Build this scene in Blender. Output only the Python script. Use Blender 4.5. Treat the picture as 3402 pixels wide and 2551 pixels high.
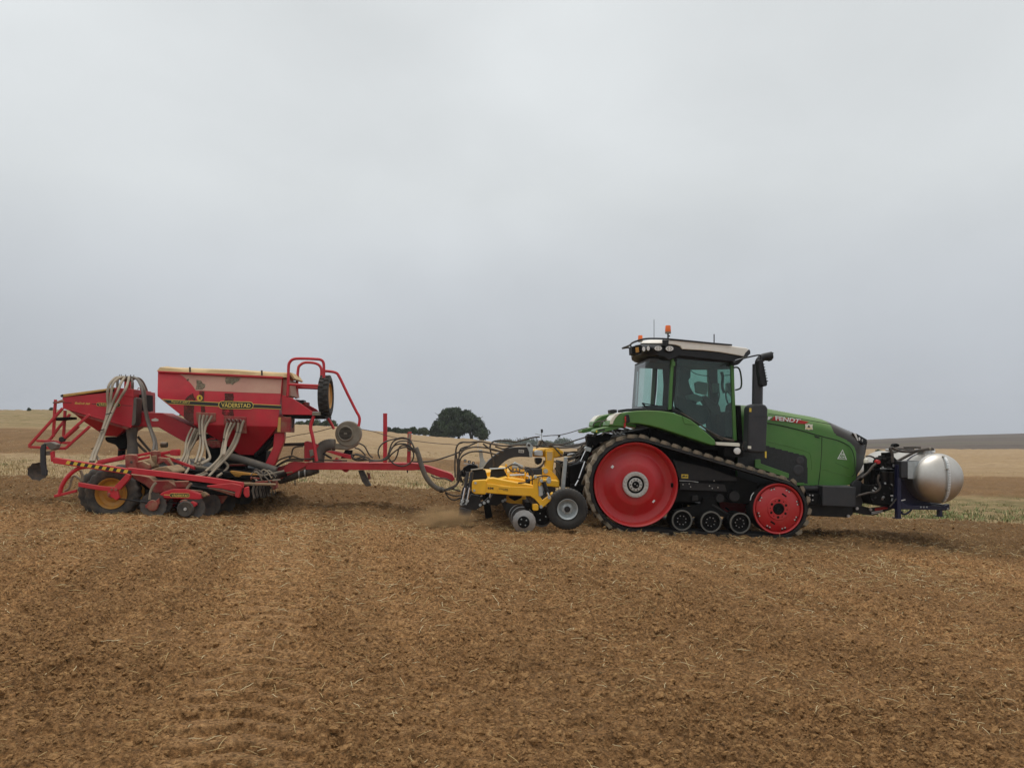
import bpy, bmesh, math, random
import numpy as np
from mathutils import Vector, Matrix

random.seed(7)
scene = bpy.context.scene
for _o in list(bpy.data.objects):
    bpy.data.objects.remove(_o)
COL = scene.collection
R = math.radians

# ------------------------------------------------------------------ camera
FPX = 2750.0            # focal length in photo pixels (3402 wide)
HY = 1430.0             # eye level row in the photo
CZ = 1.79               # eye height above the ground underfoot
cam_d = bpy.data.cameras.new('camera')
cam = bpy.data.objects.new('camera', cam_d)
COL.objects.link(cam)
cam_d.sensor_fit = 'HORIZONTAL'
cam_d.sensor_width = 36.0
cam_d.lens = 36.0 * FPX / 3402.0
cam_d.shift_y = (HY - 1275.5) / 3402.0
cam_d.clip_start = 0.05
cam_d.clip_end = 5000
cam.location = (0, 0, CZ)
cam.rotation_euler = (R(90), 0, 0)
scene.camera = cam

# ------------------------------------------------------------------ sky, sun, exposure
SUN_EL, SUN_AZ = R(80), R(-35)      # the cloud deck is brightest almost overhead, a little ahead and left
world = bpy.data.worlds.new('World')
scene.world = world
world.use_nodes = True
wt = world.node_tree
for n in list(wt.nodes):
    wt.nodes.remove(n)
wout = wt.nodes.new('ShaderNodeOutputWorld')
wbg = wt.nodes.new('ShaderNodeBackground')
sky = wt.nodes.new('ShaderNodeTexSky')
sky.sky_type = 'NISHITA'
sky.sun_disc = False
sky.sun_elevation = SUN_EL
sky.sun_rotation = SUN_AZ
sky.air_density = 1.2
sky.dust_density = 3.0
wtc = wt.nodes.new('ShaderNodeTexCoord')
wsep = wt.nodes.new('ShaderNodeSeparateXYZ')
wt.links.new(wtc.outputs['Generated'], wsep.inputs[0])
# cloud deck: brightness grows with elevation the way an overcast sky does
wr = wt.nodes.new('ShaderNodeValToRGB')
wt.links.new(wsep.outputs['Z'], wr.inputs[0])
SKY_STOPS = [(0.0, (0.420, 0.450, 0.500)), (0.08, (0.478, 0.508, 0.552)), (0.17, (0.565, 0.595, 0.628)),
             (0.27, (0.650, 0.680, 0.692)), (0.45, (0.690, 0.718, 0.726)), (1.0, (0.92, 0.93, 0.935))]
el = wr.color_ramp.elements
while len(el) < len(SKY_STOPS):
    el.new(0.5)
for e, (p, c) in zip(el, SKY_STOPS):
    e.position = p
    e.color = (*c, 1)
# stratus structure: flattened noise, a large and a smaller scale
wmap = wt.nodes.new('ShaderNodeMapping')
wmap.inputs['Scale'].default_value = (1.0, 1.0, 1.35)
wmap.inputs['Location'].default_value = (7.3, 2.6, 1.9)
wt.links.new(wtc.outputs['Generated'], wmap.inputs[0])
wn = wt.nodes.new('ShaderNodeTexNoise')
wn.inputs['Scale'].default_value = 2.0
wn.inputs['Detail'].default_value = 6
wn.inputs['Roughness'].default_value = 0.5
wn.inputs['Distortion'].default_value = 0.25
wt.links.new(wmap.outputs[0], wn.inputs['Vector'])
wmr = wt.nodes.new('ShaderNodeMapRange')
wmr.inputs['From Min'].default_value = 0.3
wmr.inputs['From Max'].default_value = 0.7
wmr.inputs['To Min'].default_value = 9.0
wmr.inputs['To Max'].default_value = 10.95
wt.links.new(wn.outputs[0], wmr.inputs[0])
wmul = wt.nodes.new('ShaderNodeVectorMath')
wmul.operation = 'SCALE'
wt.links.new(wr.outputs[0], wmul.inputs[0])
wt.links.new(wmr.outputs[0], wmul.inputs['Scale'])
wmix = wt.nodes.new('ShaderNodeMixRGB')
wmix.inputs[0].default_value = 0.04
wt.links.new(wmul.outputs[0], wmix.inputs[1])
wt.links.new(sky.outputs[0], wmix.inputs[2])
wt.links.new(wmix.outputs[0], wbg.inputs['Color'])
wbg.inputs['Strength'].default_value = 0.10
wt.links.new(wbg.outputs[0], wout.inputs['Surface'])

sun_d = bpy.data.lights.new('sun', 'SUN')
sun_d.energy = 1.4
sun_d.angle = R(40)
sun_d.color = (1.0, 0.97, 0.92)
sun = bpy.data.objects.new('sun', sun_d)
COL.objects.link(sun)
sun.rotation_euler = (R(-10), 0, R(35))
sun.location = (-3, 4, 30)

scene.view_settings.view_transform = 'Standard'
scene.view_settings.look = 'None'
scene.view_settings.exposure = 0.13
scene.view_settings.gamma = 1.0
scene.view_settings.use_curve_mapping = False
try:
    scene.cycles.max_bounces = 8
    scene.cycles.transparent_max_bounces = 16
except Exception:
    pass

# ------------------------------------------------------------------ mapping from photo measurements to metres
# each frame is a crop of the photo the measurements were taken in: origin and enlargement
FR = {'S': (0, 0, 1.0), 'T': (1900, 1050, 2.155), 'F': (2450, 1250, 2.765), 'K': (1450, 1380, 3.6867),
      'L': (60, 1150, 2.765), 'M': (480, 1150, 2.765), 'N': (900, 1150, 2.7646), 'R': (2030, 1050, 5.53),
      'E': (2380, 1120, 4.1475), 'W': (1930, 1350, 5.53), 'U': (2180, 1480, 4.0218), 'D': (0, 1250, 2.212),
      'Q': (2850, 1400, 4.0072), 'K2': (1440, 1560, 5.53), 'V': (300, 1400, 4.88), 'V2': (640, 1400, 4.88),
      'H': (1500, 1420, 8.295), 'G': (2860, 1420, 5.925)}
YC = 18.0
CTX = {'p': (0.0, YC), 'th': 0.0, 'z': 0.0}


def ctx(px, py, deg, z):
    CTX['p'] = (px, py)
    CTX['th'] = R(deg)
    CTX['z'] = z


def at(f, x, y, d):
    """Point on the vertical plane at depth d (18 = the machine's centre plane), in the machine's own axes."""
    ox, oy, s = FR[f]
    u = (ox + x / s - 1701.0) / FPX
    v = (HY - (oy + y / s)) / FPX
    px, py = CTX['p']
    th = CTX['th']
    c, sn = math.cos(th), math.sin(th)
    k = (d - YC + c * py - sn * px) / (c - u * sn)
    a = c * (k * u - px) + sn * (k - py)
    return Vector((a, d - YC, CZ + v * k - CTX['z']))


def ats(f, pts, d):
    return [at(f, p[0], p[1], p[2] if len(p) > 2 else d) for p in pts]


def mpp(f, d):
    return d / FPX / FR[f][2]


# ------------------------------------------------------------------ mesh builder
def spline(pts, k=6, closed=False):
    P = [Vector(p) for p in pts]
    n = len(P)
    out = []
    rng = range(n if closed else n - 1)
    for i in rng:
        p0 = P[(i - 1) % n] if closed or i > 0 else P[0] * 2 - P[1]
        p1, p2 = P[i], P[(i + 1) % n]
        p3 = P[(i + 2) % n] if closed or i + 2 < n else P[-1] * 2 - P[-2]
        for j in range(k):
            t = j / k
            out.append(0.5 * ((2 * p1) + (p2 - p0) * t + (2 * p0 - 5 * p1 + 4 * p2 - p3) * t * t
                              + (3 * p1 - p0 - 3 * p2 + p3) * t ** 3))
    if not closed:
        out.append(P[-1])
    return out


class MB:
    def __init__(self):
        self.v, self.f = [], []

    def add(self, vs, fs):
        b = len(self.v)
        self.v += [tuple(p) for p in vs]
        self.f += [tuple(i + b for i in q) for q in fs]
        return self

    def prism(self, pts, ext):
        n = len(pts)
        ext = Vector(ext)
        vs = [Vector(p) for p in pts] + [Vector(p) + ext for p in pts]
        fs = [tuple(range(n)), tuple(range(2 * n - 1, n - 1, -1))]
        fs += [(i, (i + 1) % n, n + (i + 1) % n, n + i) for i in range(n)]
        return self.add(vs, fs)

    def pp(self, f, pts, d0, d1):
        return self.prism(ats(f, pts, d0), (0, d1 - d0, 0))

    def box(self, c, s, rot=None):
        c = Vector(c)
        vs = []
        for sx in (-.5, .5):
            for sy in (-.5, .5):
                for sz in (-.5, .5):
                    p = Vector((sx * s[0], sy * s[1], sz * s[2]))
                    vs.append(c + (rot @ p if rot else p))
        return self.add(vs, [(0, 1, 3, 2), (4, 6, 7, 5), (0, 4, 5, 1), (2, 3, 7, 6), (0, 2, 6, 4), (1, 5, 7, 3)])

    def tube(self, pts, r, n=8, closed=False, caps=True, flat=None):
        P = [Vector(p) for p in pts]
        m = len(P)
        rr = r if isinstance(r, (list, tuple)) else [r] * m
        up = None
        vs = []
        for i, p in enumerate(P):
            t = (P[(i + 1) % m] if closed or i < m - 1 else p) - (P[i - 1] if closed or i > 0 else p)
            t = t.normalized() if t.length > 1e-9 else Vector((1, 0, 0))
            if up is None:
                up = Vector((0, 0, 1)) if abs(t.z) < 0.9 else Vector((0, 1, 0))
            s = t.cross(up)
            if s.length < 1e-6:
                s = t.cross(Vector((1, 0, 0)))
            s.normalize()
            up = s.cross(t).normalized()
            for j in range(n):
                a = 2 * math.pi * (j + .5) / n
                k = rr[i]
                vs.append(p + s * math.cos(a) * k + up * math.sin(a) * k)
        fs = []
        for i in range(m if closed else m - 1):
            for j in range(n):
                a, b = i * n + j, i * n + (j + 1) % n
                c, d = ((i + 1) % m) * n + (j + 1) % n, ((i + 1) % m) * n + j
                fs.append((a, b, c, d))
        if caps and not closed:
            fs += [tuple(range(n - 1, -1, -1)), tuple(range((m - 1) * n, m * n))]
        return self.add(vs, fs)

    def bar(self, p0, p1, w, h, up=(0, 0, 1)):
        """square section beam, w across (sideways), h along up"""
        p0, p1 = Vector(p0), Vector(p1)
        t = (p1 - p0).normalized()
        s = t.cross(Vector(up))
        if s.length < 1e-5:
            s = t.cross(Vector((0, 1, 0)))
        s.normalize()
        u = s.cross(t).normalized()
        q = [s * w / 2 + u * h / 2, -s * w / 2 + u * h / 2, -s * w / 2 - u * h / 2, s * w / 2 - u * h / 2]
        return self.add([p0 + k for k in q] + [p1 + k for k in q],
                        [(3, 2, 1, 0), (4, 5, 6, 7), (0, 1, 5, 4), (1, 2, 6, 5), (2, 3, 7, 6), (3, 0, 4, 7)])

    def lathe(self, prof, c, n=40, axis='y', tilt=None, mod=None):
        """prof: (radius, offset along axis) list; open profile, closed where radius is 0"""
        c = Vector(c)
        vs, fs, idx = [], [], []
        for r, o in prof:
            row = []
            if r < 1e-6:
                row = [len(vs)] * n
                vs.append((0, 0, o))
            else:
                for j in range(n):
                    a = 2 * math.pi * j / n
                    rr = r * (mod(j, r) if mod else 1)
                    row.append(len(vs))
                    vs.append((rr * math.cos(a), rr * math.sin(a), o))
            idx.append(row)
        for i in range(len(prof) - 1):
            for j in range(n):
                q = [idx[i][j], idx[i][(j + 1) % n], idx[i + 1][(j + 1) % n], idx[i + 1][j]]
                q2 = []
                for k in q:
                    if k not in q2:
                        q2.append(k)
                if len(q2) > 2:
                    fs.append(tuple(q2))
        M = {'y': lambda p: Vector((p[0], p[2], p[1])), 'x': lambda p: Vector((p[2], p[0], p[1])),
             'z': lambda p: Vector(p)}[axis]
        W = [M(p) for p in vs]
        if tilt:
            W = [tilt @ p for p in W]
        return self.add([c + p for p in W], fs)

    def cyl(self, p0, p1, r, n=14, r1=None):
        return self.tube([p0, p1], [r, r if r1 is None else r1], n)


def smooth_mesh(me, ang):
    me.polygons.foreach_set('use_smooth', [True] * len(me.polygons))
    try:
        me.set_sharp_from_angle(angle=R(ang))
    except Exception:
        pass


def build(name, mb, mat, parent=None, bevel=0.0, ang=32, recalc=True, label=None):
    me = bpy.data.meshes.new(name)
    me.from_pydata(mb.v, [], mb.f)
    if recalc:
        bm = bmesh.new()
        bm.from_mesh(me)
        bmesh.ops.recalc_face_normals(bm, faces=bm.faces)
        bm.to_mesh(me)
        bm.free()
    smooth_mesh(me, ang)
    if mat:
        me.materials.append(mat)
    o = bpy.data.objects.new(name, me)
    COL.objects.link(o)
    if parent:
        o.parent = parent
    if bevel:
        m = o.modifiers.new('bevel', 'BEVEL')
        m.width = bevel
        m.segments = 2
        m.limit_method = 'ANGLE'
        m.angle_limit = R(35)
        m.harden_normals = True
    if label:
        o['label'] = label
    return o


def copy_part(o, parent, loc=None, scale=None, name=None):
    c = o.copy()
    COL.objects.link(c)
    c.parent = parent
    if loc is not None:
        c.location = loc
    if scale is not None:
        c.scale = scale
    return c


def mirror(o, parent=None):
    """the same part on the far side of the machine (its centre plane is local y = 0)"""
    c = o.copy()
    COL.objects.link(c)
    c.parent = parent or o.parent
    c.scale = (1, -1, 1)
    for ch in list(o.children):
        g = ch.copy()
        COL.objects.link(g)
        g.parent = c
    return c


def empty(name, loc, rz, label, cat, group=None):
    o = bpy.data.objects.new(name, None)
    COL.objects.link(o)
    o.location = loc
    o.rotation_euler = (0, 0, rz)
    o.empty_display_size = 0.3
    o['label'] = label
    o['category'] = cat
    if group:
        o['group'] = group
    return o


# ------------------------------------------------------------------ materials
def mat(name, col, rough=0.5, metal=0.0, var=0.12, scale=5.0, dirt=None, damt=0.0, dscale=3.0, bump=0.0,
        bscale=60.0, up=0.0, coat=0.0, spec=0.5):
    """painted or bare surface with uneven tone; dirt = dust colour lying in patches (damt) and on top faces (up)"""
    m = bpy.data.materials.new(name)
    m.use_nodes = True
    nt = m.node_tree
    b = nt.nodes['Principled BSDF']
    b.inputs['Roughness'].default_value = rough
    b.inputs['Metallic'].default_value = metal
    b.inputs['Coat Weight'].default_value = coat
    b.inputs['Specular IOR Level'].default_value = spec
    tc = nt.nodes.new('ShaderNodeTexCoord')
    n1 = nt.nodes.new('ShaderNodeTexNoise')
    n1.inputs['Scale'].default_value = scale
    n1.inputs['Detail'].default_value = 5
    n1.inputs['Roughness'].default_value = 0.6
    nt.links.new(tc.outputs['Object'], n1.inputs['Vector'])
    mr = nt.nodes.new('ShaderNodeMapRange')
    mr.inputs['From Min'].default_value = 0.3
    mr.inputs['From Max'].default_value = 0.7
    mr.inputs['To Min'].default_value = 1 - var
    mr.inputs['To Max'].default_value = 1 + var
    nt.links.new(n1.outputs[0], mr.inputs[0])
    sc = nt.nodes.new('ShaderNodeVectorMath')
    sc.operation = 'SCALE'
    sc.inputs[0].default_value = col
    nt.links.new(mr.outputs[0], sc.inputs['Scale'])
    last = sc.outputs[0]
    if dirt:
        n2 = nt.nodes.new('ShaderNodeTexNoise')
        n2.inputs['Scale'].default_value = dscale
        n2.inputs['Detail'].default_value = 7
        n2.inputs['Roughness'].default_value = 0.68
        nt.links.new(tc.outputs['Object'], n2.inputs['Vector'])
        r2 = nt.nodes.new('ShaderNodeMapRange')
        r2.inputs['From Min'].default_value = 0.42
        r2.inputs['From Max'].default_value = 0.72
        r2.inputs['To Min'].default_value = 0.0
        r2.inputs['To Max'].default_value = damt * 1.6
        nt.links.new(n2.outputs[0], r2.inputs[0])
        fac = r2.outputs[0]
        if up:
            ge = nt.nodes.new('ShaderNodeNewGeometry')
            se = nt.nodes.new('ShaderNodeSeparateXYZ')
            nt.links.new(ge.outputs['Normal'], se.inputs[0])
            ru = nt.nodes.new('ShaderNodeMapRange')
            ru.inputs['From Min'].default_value = 0.25
            ru.inputs['From Max'].default_value = 0.95
            ru.inputs['To Min'].default_value = 0.0
            ru.inputs['To Max'].default_value = up
            nt.links.new(se.outputs['Z'], ru.inputs[0])
            ad = nt.nodes.new('ShaderNodeMath')
            ad.operation = 'ADD'
            ad.use_clamp = True
            nt.links.new(fac, ad.inputs[0])
            nt.links.new(ru.outputs[0], ad.inputs[1])
            fac = ad.outputs[0]
        mx = nt.nodes.new('ShaderNodeMixRGB')
        nt.links.new(fac, mx.inputs[0])
        nt.links.new(last, mx.inputs[1])
        mx.inputs[2].default_value = (*dirt, 1)
        last = mx.outputs[0]
        rr = nt.nodes.new('ShaderNodeMapRange')
        rr.inputs['To Min'].default_value = rough
        rr.inputs['To Max'].default_value = max(rough, 0.85)
        nt.links.new(fac, rr.inputs[0])
        nt.links.new(rr.outputs[0], b.inputs['Roughness'])
    nt.links.new(last, b.inputs['Base Color'])
    if bump:
        n3 = nt.nodes.new('ShaderNodeTexNoise')
        n3.inputs['Scale'].default_value = bscale
        n3.inputs['Detail'].default_value = 4
        nt.links.new(tc.outputs['Object'], n3.inputs['Vector'])
        bp = nt.nodes.new('ShaderNodeBump')
        bp.inputs['Strength'].default_value = bump
        bp.inputs['Distance'].default_value = 0.02
        nt.links.new(n3.outputs[0], bp.inputs['Height'])
        nt.links.new(bp.outputs[0], b.inputs['Normal'])
    return m


DUST = (0.30, 0.20, 0.115)
M = {}
M['green'] = mat('green_paint', (0.064, 0.190, 0.031), 0.38, var=0.10, scale=1.6, dirt=(0.20, 0.19, 0.09), damt=0.10, dscale=1.4, up=0.28)
M['greend'] = mat('green_seam', (0.012, 0.03, 0.008), 0.6)
M['redw'] = mat('wheel_red', (0.47, 0.012, 0.016), 0.34, var=0.10, scale=2.0, dirt=(.34, .14, .09), damt=0.13, dscale=3.0, up=.08)
M['red'] = mat('drill_red', (0.52, 0.015, 0.028), 0.42, var=0.16, scale=2.2, dirt=(0.34, 0.10, 0.06), damt=0.16, dscale=2.6, up=0.42)
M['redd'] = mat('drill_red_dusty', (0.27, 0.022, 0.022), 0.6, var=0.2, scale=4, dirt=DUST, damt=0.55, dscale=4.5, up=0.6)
M['yel'] = mat('cultivator_yellow', (0.86, 0.46, 0.014), 0.36, var=0.07, scale=3, dirt=(0.50, 0.27, 0.07), damt=0.16, dscale=3.4, up=0.18)
M['yelrim'] = mat('rim_ochre', (0.52, 0.24, 0.025), 0.5, var=0.2, scale=6, dirt=DUST, damt=0.35, dscale=7)
M['black'] = mat('black_steel', (0.011, 0.011, 0.012), 0.5, var=0.25, scale=5, dirt=(0.09, 0.07, 0.05), damt=0.10, dscale=5, up=0.08, spec=.35)
M['blackp'] = mat('black_plastic', (0.012, 0.012, 0.013), 0.5, var=0.2, spec=.35)
M['deep'] = mat('dark_machinery', (0.006, 0.006, 0.006), 0.6, var=0.3, scale=9, dirt=(0.05, 0.037, 0.026), damt=0.08, dscale=8, spec=.12)
M['char'] = mat('charcoal_paint', (0.026, 0.027, 0.030), 0.45, var=0.10, scale=4, dirt=(0.12, 0.10, 0.08), damt=0.08, dscale=6, up=0.10)
M['rub'] = mat('track_rubber', (0.018, 0.017, 0.017), 0.75, var=0.25, scale=6, dirt=(0.13, 0.10, 0.065), damt=0.10, dscale=7, spec=.3)
M['lug'] = mat('dusty_lug_rubber', (0.17, 0.135, 0.095), 0.85, var=0.25, scale=8, dirt=(0.30, 0.24, 0.16), damt=0.35, dscale=9)
M['tyre'] = mat('tyre_rubber', (0.022, 0.021, 0.020), 0.78, var=0.25, scale=7, dirt=(0.15, 0.115, 0.075), damt=0.14, dscale=6)
M['tyrem'] = mat('muddy_tyre', (0.050, 0.046, 0.042), 0.85, var=0.25, scale=6, dirt=(0.20, 0.15, 0.095), damt=0.30, dscale=6)
M['hose'] = mat('black_hose', (0.045, 0.038, 0.032), 0.6, var=0.25, scale=10, dirt=(0.16, 0.11, 0.07), damt=0.35, dscale=10)
M['hosed'] = mat('dusty_grey_hose', (0.27, 0.225, 0.165), 0.75, var=0.15, scale=6, dirt=(0.36, 0.27, 0.17), damt=0.4, dscale=7)
M['hoseg'] = mat('grey_corrugated_pipe', (0.115, 0.100, 0.085), 0.7, var=0.2, scale=7, dirt=(0.25, 0.19, 0.12), damt=0.3, dscale=8)
M['fan'] = mat('weathered_fan_grey', (0.22, 0.195, 0.15), 0.62, var=0.22, scale=5, dirt=(0.24, 0.18, 0.11), damt=0.35, dscale=7)
M['steel'] = mat('bare_steel', (0.50, 0.50, 0.49), 0.36, 0.9, var=0.15, scale=8)
M['chrome'] = mat('bright_rod', (0.75, 0.75, 0.75), 0.18, 1.0, var=0.05)
M['galv'] = mat('galvanised', (0.42, 0.45, 0.45), 0.5, 0.5, var=0.14, scale=12)
M['disc'] = mat('disc_steel', (0.34, 0.33, 0.315), 0.42, 0.55, var=0.2, scale=6, dirt=(0.16, 0.115, 0.075), damt=0.35, dscale=5)
M['discd'] = mat('dusty_disc_steel', (0.075, 0.072, 0.072), 0.6, 0.3, var=0.2, scale=6, dirt=(0.19, 0.14, 0.09), damt=0.4, dscale=6)
M['discb'] = mat('dark_disc_steel', (0.055, 0.052, 0.048), 0.6, 0.2, var=0.2, scale=6, dirt=(0.12, 0.09, 0.06), damt=0.3, dscale=6)
M['ring'] = mat('worn_grey_rubber', (0.13, 0.125, 0.11), 0.8, var=0.2, scale=9, dirt=(0.20, 0.15, 0.10), damt=0.2, dscale=9)
M['hub'] = mat('silver_hub', (0.50, 0.48, 0.44), 0.45, 0.3, var=0.12, scale=14)
M['roof'] = mat('cream_roof', (0.84, 0.79, 0.70), 0.4, var=0.06, scale=2, dirt=(0.45, 0.38, 0.28), damt=0.2, dscale=4)
M['tarp'] = mat('tan_tarpaulin', (0.58, 0.41, 0.20), 0.7, var=0.10, scale=3, dirt=(0.40, 0.27, 0.13), damt=0.3, dscale=4, bump=0.3, bscale=14)
M['tarpy'] = mat('yellow_tarpaulin', (0.58, 0.35, 0.09), 0.7, var=0.12, scale=5, dirt=(0.3, 0.2, 0.1), damt=0.3, dscale=6)
M['white'] = mat('white_print', (0.78, 0.78, 0.76), 0.5, var=0.03)
M['cream'] = mat('cream_lamp', (0.74, 0.70, 0.58), 0.25, var=0.05)
M['lens'] = mat('lamp_lens', (0.72, 0.70, 0.66), 0.15, var=0.12, scale=30)
M['redp'] = mat('red_print', (0.46, 0.02, 0.02), 0.45, var=0.05)
M['yelp'] = mat('yellow_print', (0.72, 0.50, 0.05), 0.5, var=0.06)
M['ylet'] = mat('pale_yellow_lettering', (0.76, 0.58, 0.12), 0.5, var=0.05)
M['bandb'] = mat('black_band', (0.02, 0.022, 0.018), 0.5, var=0.1)
M['amber'] = mat('amber_lens', (0.85, 0.16, 0.02), 0.25, var=0.05)
M['navy'] = mat('navy_paint', (0.005, 0.006, 0.034), 0.4, var=0.15, scale=5, dirt=(0.05, 0.05, 0.08), damt=0.15)
M['stain'] = mat('nose_bronze_black', (0.030, 0.022, 0.016), 0.28, var=0.2, scale=3)
M['nosel'] = mat('nose_grey_plastic', (0.040, 0.042, 0.040), 0.5)
M['screen'] = mat('mesh_screen', (0.014, 0.016, 0.017), 0.55, var=0.4, scale=20, bump=0.3, bscale=120)
M['inter'] = mat('cab_interior', (0.050, 0.054, 0.054), 0.7, var=0.2)
M['interg'] = mat('cab_grey_plastic', (0.32, 0.33, 0.32), 0.6, var=0.1)
M['dustred'] = mat('sun_bleached_red_panel', (0.47, 0.235, 0.17), 0.6, var=0.08, scale=1.8, dirt=(0.50, 0.36, 0.25), damt=0.25, dscale=1.8)
M['stainp'] = mat('grey_green_stain', (0.20, 0.165, 0.105), 0.8, var=0.25, scale=14)


def ragged(m, scale=6.0, cut=.46):
    """wear that breaks up at its edges: noise lets the paint beneath show through"""
    nt = m.node_tree
    tc = nt.nodes.new('ShaderNodeTexCoord')
    n = nt.nodes.new('ShaderNodeTexNoise')
    n.inputs['Scale'].default_value = scale
    n.inputs['Detail'].default_value = 8
    n.inputs['Roughness'].default_value = .72
    nt.links.new(tc.outputs['Object'], n.inputs['Vector'])
    r = nt.nodes.new('ShaderNodeMapRange')
    r.inputs['From Min'].default_value = cut - .10
    r.inputs['From Max'].default_value = cut + .12
    r.inputs['To Max'].default_value = .9
    nt.links.new(n.outputs[0], r.inputs[0])
    nt.links.new(r.outputs[0], nt.nodes['Principled BSDF'].inputs['Alpha'])
    return m


M['stainp'] = ragged(M['stainp'], 7, .44)
M['mud'] = mat('caked_mud', (0.27, 0.18, 0.10), 0.9, var=0.2, scale=9, bump=0.5, bscale=40)
M['bark'] = mat('bark', (0.07, 0.055, 0.042), 0.9, var=0.3, scale=3)


def stainless():
    m = mat('brushed_stainless', (0.56, 0.53, 0.485), 0.27, 1.0, var=0.07, scale=2.2, dirt=(.30, .24, .17), damt=.12, dscale=3)
    nt = m.node_tree
    b = nt.nodes['Principled BSDF']
    tc = nt.nodes.new('ShaderNodeTexCoord')
    n = nt.nodes.new('ShaderNodeTexNoise')
    n.inputs['Scale'].default_value = 26
    n.inputs['Detail'].default_value = 6
    nt.links.new(tc.outputs['Object'], n.inputs['Vector'])
    r = nt.nodes.new('ShaderNodeMapRange')
    r.inputs['To Min'].default_value = 0.34
    r.inputs['To Max'].default_value = 0.52
    nt.links.new(n.outputs[0], r.inputs[0])
    nt.links.new(r.outputs[0], b.inputs['Roughness'])
    return m


M['inox'] = stainless()


def glass_mat():
    m = bpy.data.materials.new('tinted_cab_glass')
    m.use_nodes = True
    nt = m.node_tree
    for n in list(nt.nodes):
        nt.nodes.remove(n)
    o = nt.nodes.new('ShaderNodeOutputMaterial')
    tr = nt.nodes.new('ShaderNodeBsdfTransparent')
    tr.inputs['Color'].default_value = (0.67, 0.83, 0.78, 1)
    gl = nt.nodes.new('ShaderNodeBsdfGlossy')
    gl.inputs['Roughness'].default_value = 0.04
    df = nt.nodes.new('ShaderNodeBsdfDiffuse')
    df.inputs['Color'].default_value = (0.30, 0.30, 0.27, 1)
    fr = nt.nodes.new('ShaderNodeFresnel')
    fr.inputs['IOR'].default_value = 1.5
    mx = nt.nodes.new('ShaderNodeMixShader')
    nt.links.new(fr.outputs[0], mx.inputs[0])
    nt.links.new(tr.outputs[0], mx.inputs[1])
    nt.links.new(gl.outputs[0], mx.inputs[2])
    # thin film of dust on the glass
    tc = nt.nodes.new('ShaderNodeTexCoord')
    nz = nt.nodes.new('ShaderNodeTexNoise')
    nz.inputs['Scale'].default_value = 2.5
    nz.inputs['Detail'].default_value = 6
    nt.links.new(tc.outputs['Object'], nz.inputs['Vector'])
    mr = nt.nodes.new('ShaderNodeMapRange')
    mr.inputs['From Min'].default_value = 0.35
    mr.inputs['From Max'].default_value = 0.75
    mr.inputs['To Min'].default_value = 0.02
    mr.inputs['To Max'].default_value = 0.10
    nt.links.new(nz.outputs[0], mr.inputs[0])
    m2 = nt.nodes.new('ShaderNodeMixShader')
    nt.links.new(mr.outputs[0], m2.inputs[0])
    nt.links.new(mx.outputs[0], m2.inputs[1])
    nt.links.new(df.outputs[0], m2.inputs[2])
    nt.links.new(m2.outputs[0], o.inputs['Surface'])
    return m


M['glass'] = glass_mat()


# ------------------------------------------------------------------ lettering: a text stretched over a four-cornered patch
def letter(name, body, f, quad, d, m, parent, shear=0.0, bold=0.0, off=0.0):
    cu = bpy.data.curves.new(name, 'FONT')
    cu.body = body
    cu.offset = bold
    cu.shear = shear
    cu.resolution_u = 3
    o = bpy.data.objects.new(name, cu)
    COL.objects.link(o)
    dg = bpy.context.evaluated_depsgraph_get()
    dg.update()
    me = bpy.data.meshes.new_from_object(o.evaluated_get(dg))
    bpy.data.objects.remove(o)
    xs = [v.co.x for v in me.vertices]
    ys = [v.co.y for v in me.vertices]
    x0, x1, y0, y1 = min(xs), max(xs), min(ys), max(ys)
    tl, tr, br, bl = quad
    for v in me.vertices:
        s = (v.co.x - x0) / (x1 - x0)
        t = (v.co.y - y0) / (y1 - y0)
        px = (1 - t) * ((1 - s) * bl[0] + s * br[0]) + t * ((1 - s) * tl[0] + s * tr[0])
        py = (1 - t) * ((1 - s) * bl[1] + s * br[1]) + t * ((1 - s) * tl[1] + s * tr[1])
        v.co = at(f, px, py, d) + Vector((0, off, 0))
    me.materials.clear()
    me.materials.append(m)
    ob = bpy.data.objects.new(name, me)
    COL.objects.link(ob)
    ob.parent = parent
    return ob


def pr(name, f, pts, d0, d1, m, parent, bevel=0.006, label=None):
    return build(name, MB().pp(f, pts, d0, d1), M[m], parent, bevel, label=label)


def tb(name, f, pts, d, r, m, parent, n=8, k=5, sm=True):
    P = ats(f, pts, d)
    return build(name, MB().tube(spline(P, k) if sm else P, r, n), M[m], parent, ang=60)


def ell(f, cx, cy, rx, ry, n=20, a0=0):
    return [(cx + rx * math.cos(a0 + 2 * math.pi * i / n), cy + ry * math.sin(a0 + 2 * math.pi * i / n)) for i in range(n)]
# ================================================================== GROUND
def _hash(ix, iy, seed):
    h = (ix.astype(np.int64) * 374761393 + iy.astype(np.int64) * 668265263 + seed * 974711) & 0x7fffffff
    h = ((h ^ (h >> 13)) * 1274126177) & 0x7fffffff
    h = h ^ (h >> 16)
    return (h & 0xffff) / 65535.0


def vnoise(x, y, seed=0):
    ix, iy = np.floor(x), np.floor(y)
    fx, fy = x - ix, y - iy
    ux, uy = fx * fx * (3 - 2 * fx), fy * fy * (3 - 2 * fy)
    a, b = _hash(ix, iy, seed), _hash(ix + 1, iy, seed)
    c, d = _hash(ix, iy + 1, seed), _hash(ix + 1, iy + 1, seed)
    return (a + (b - a) * ux) * (1 - uy) + (c + (d - c) * ux) * uy


def sstep(a, b, x):
    t = np.clip((x - a) / (b - a), 0, 1)
    return t * t * (3 - 2 * t)


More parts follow.
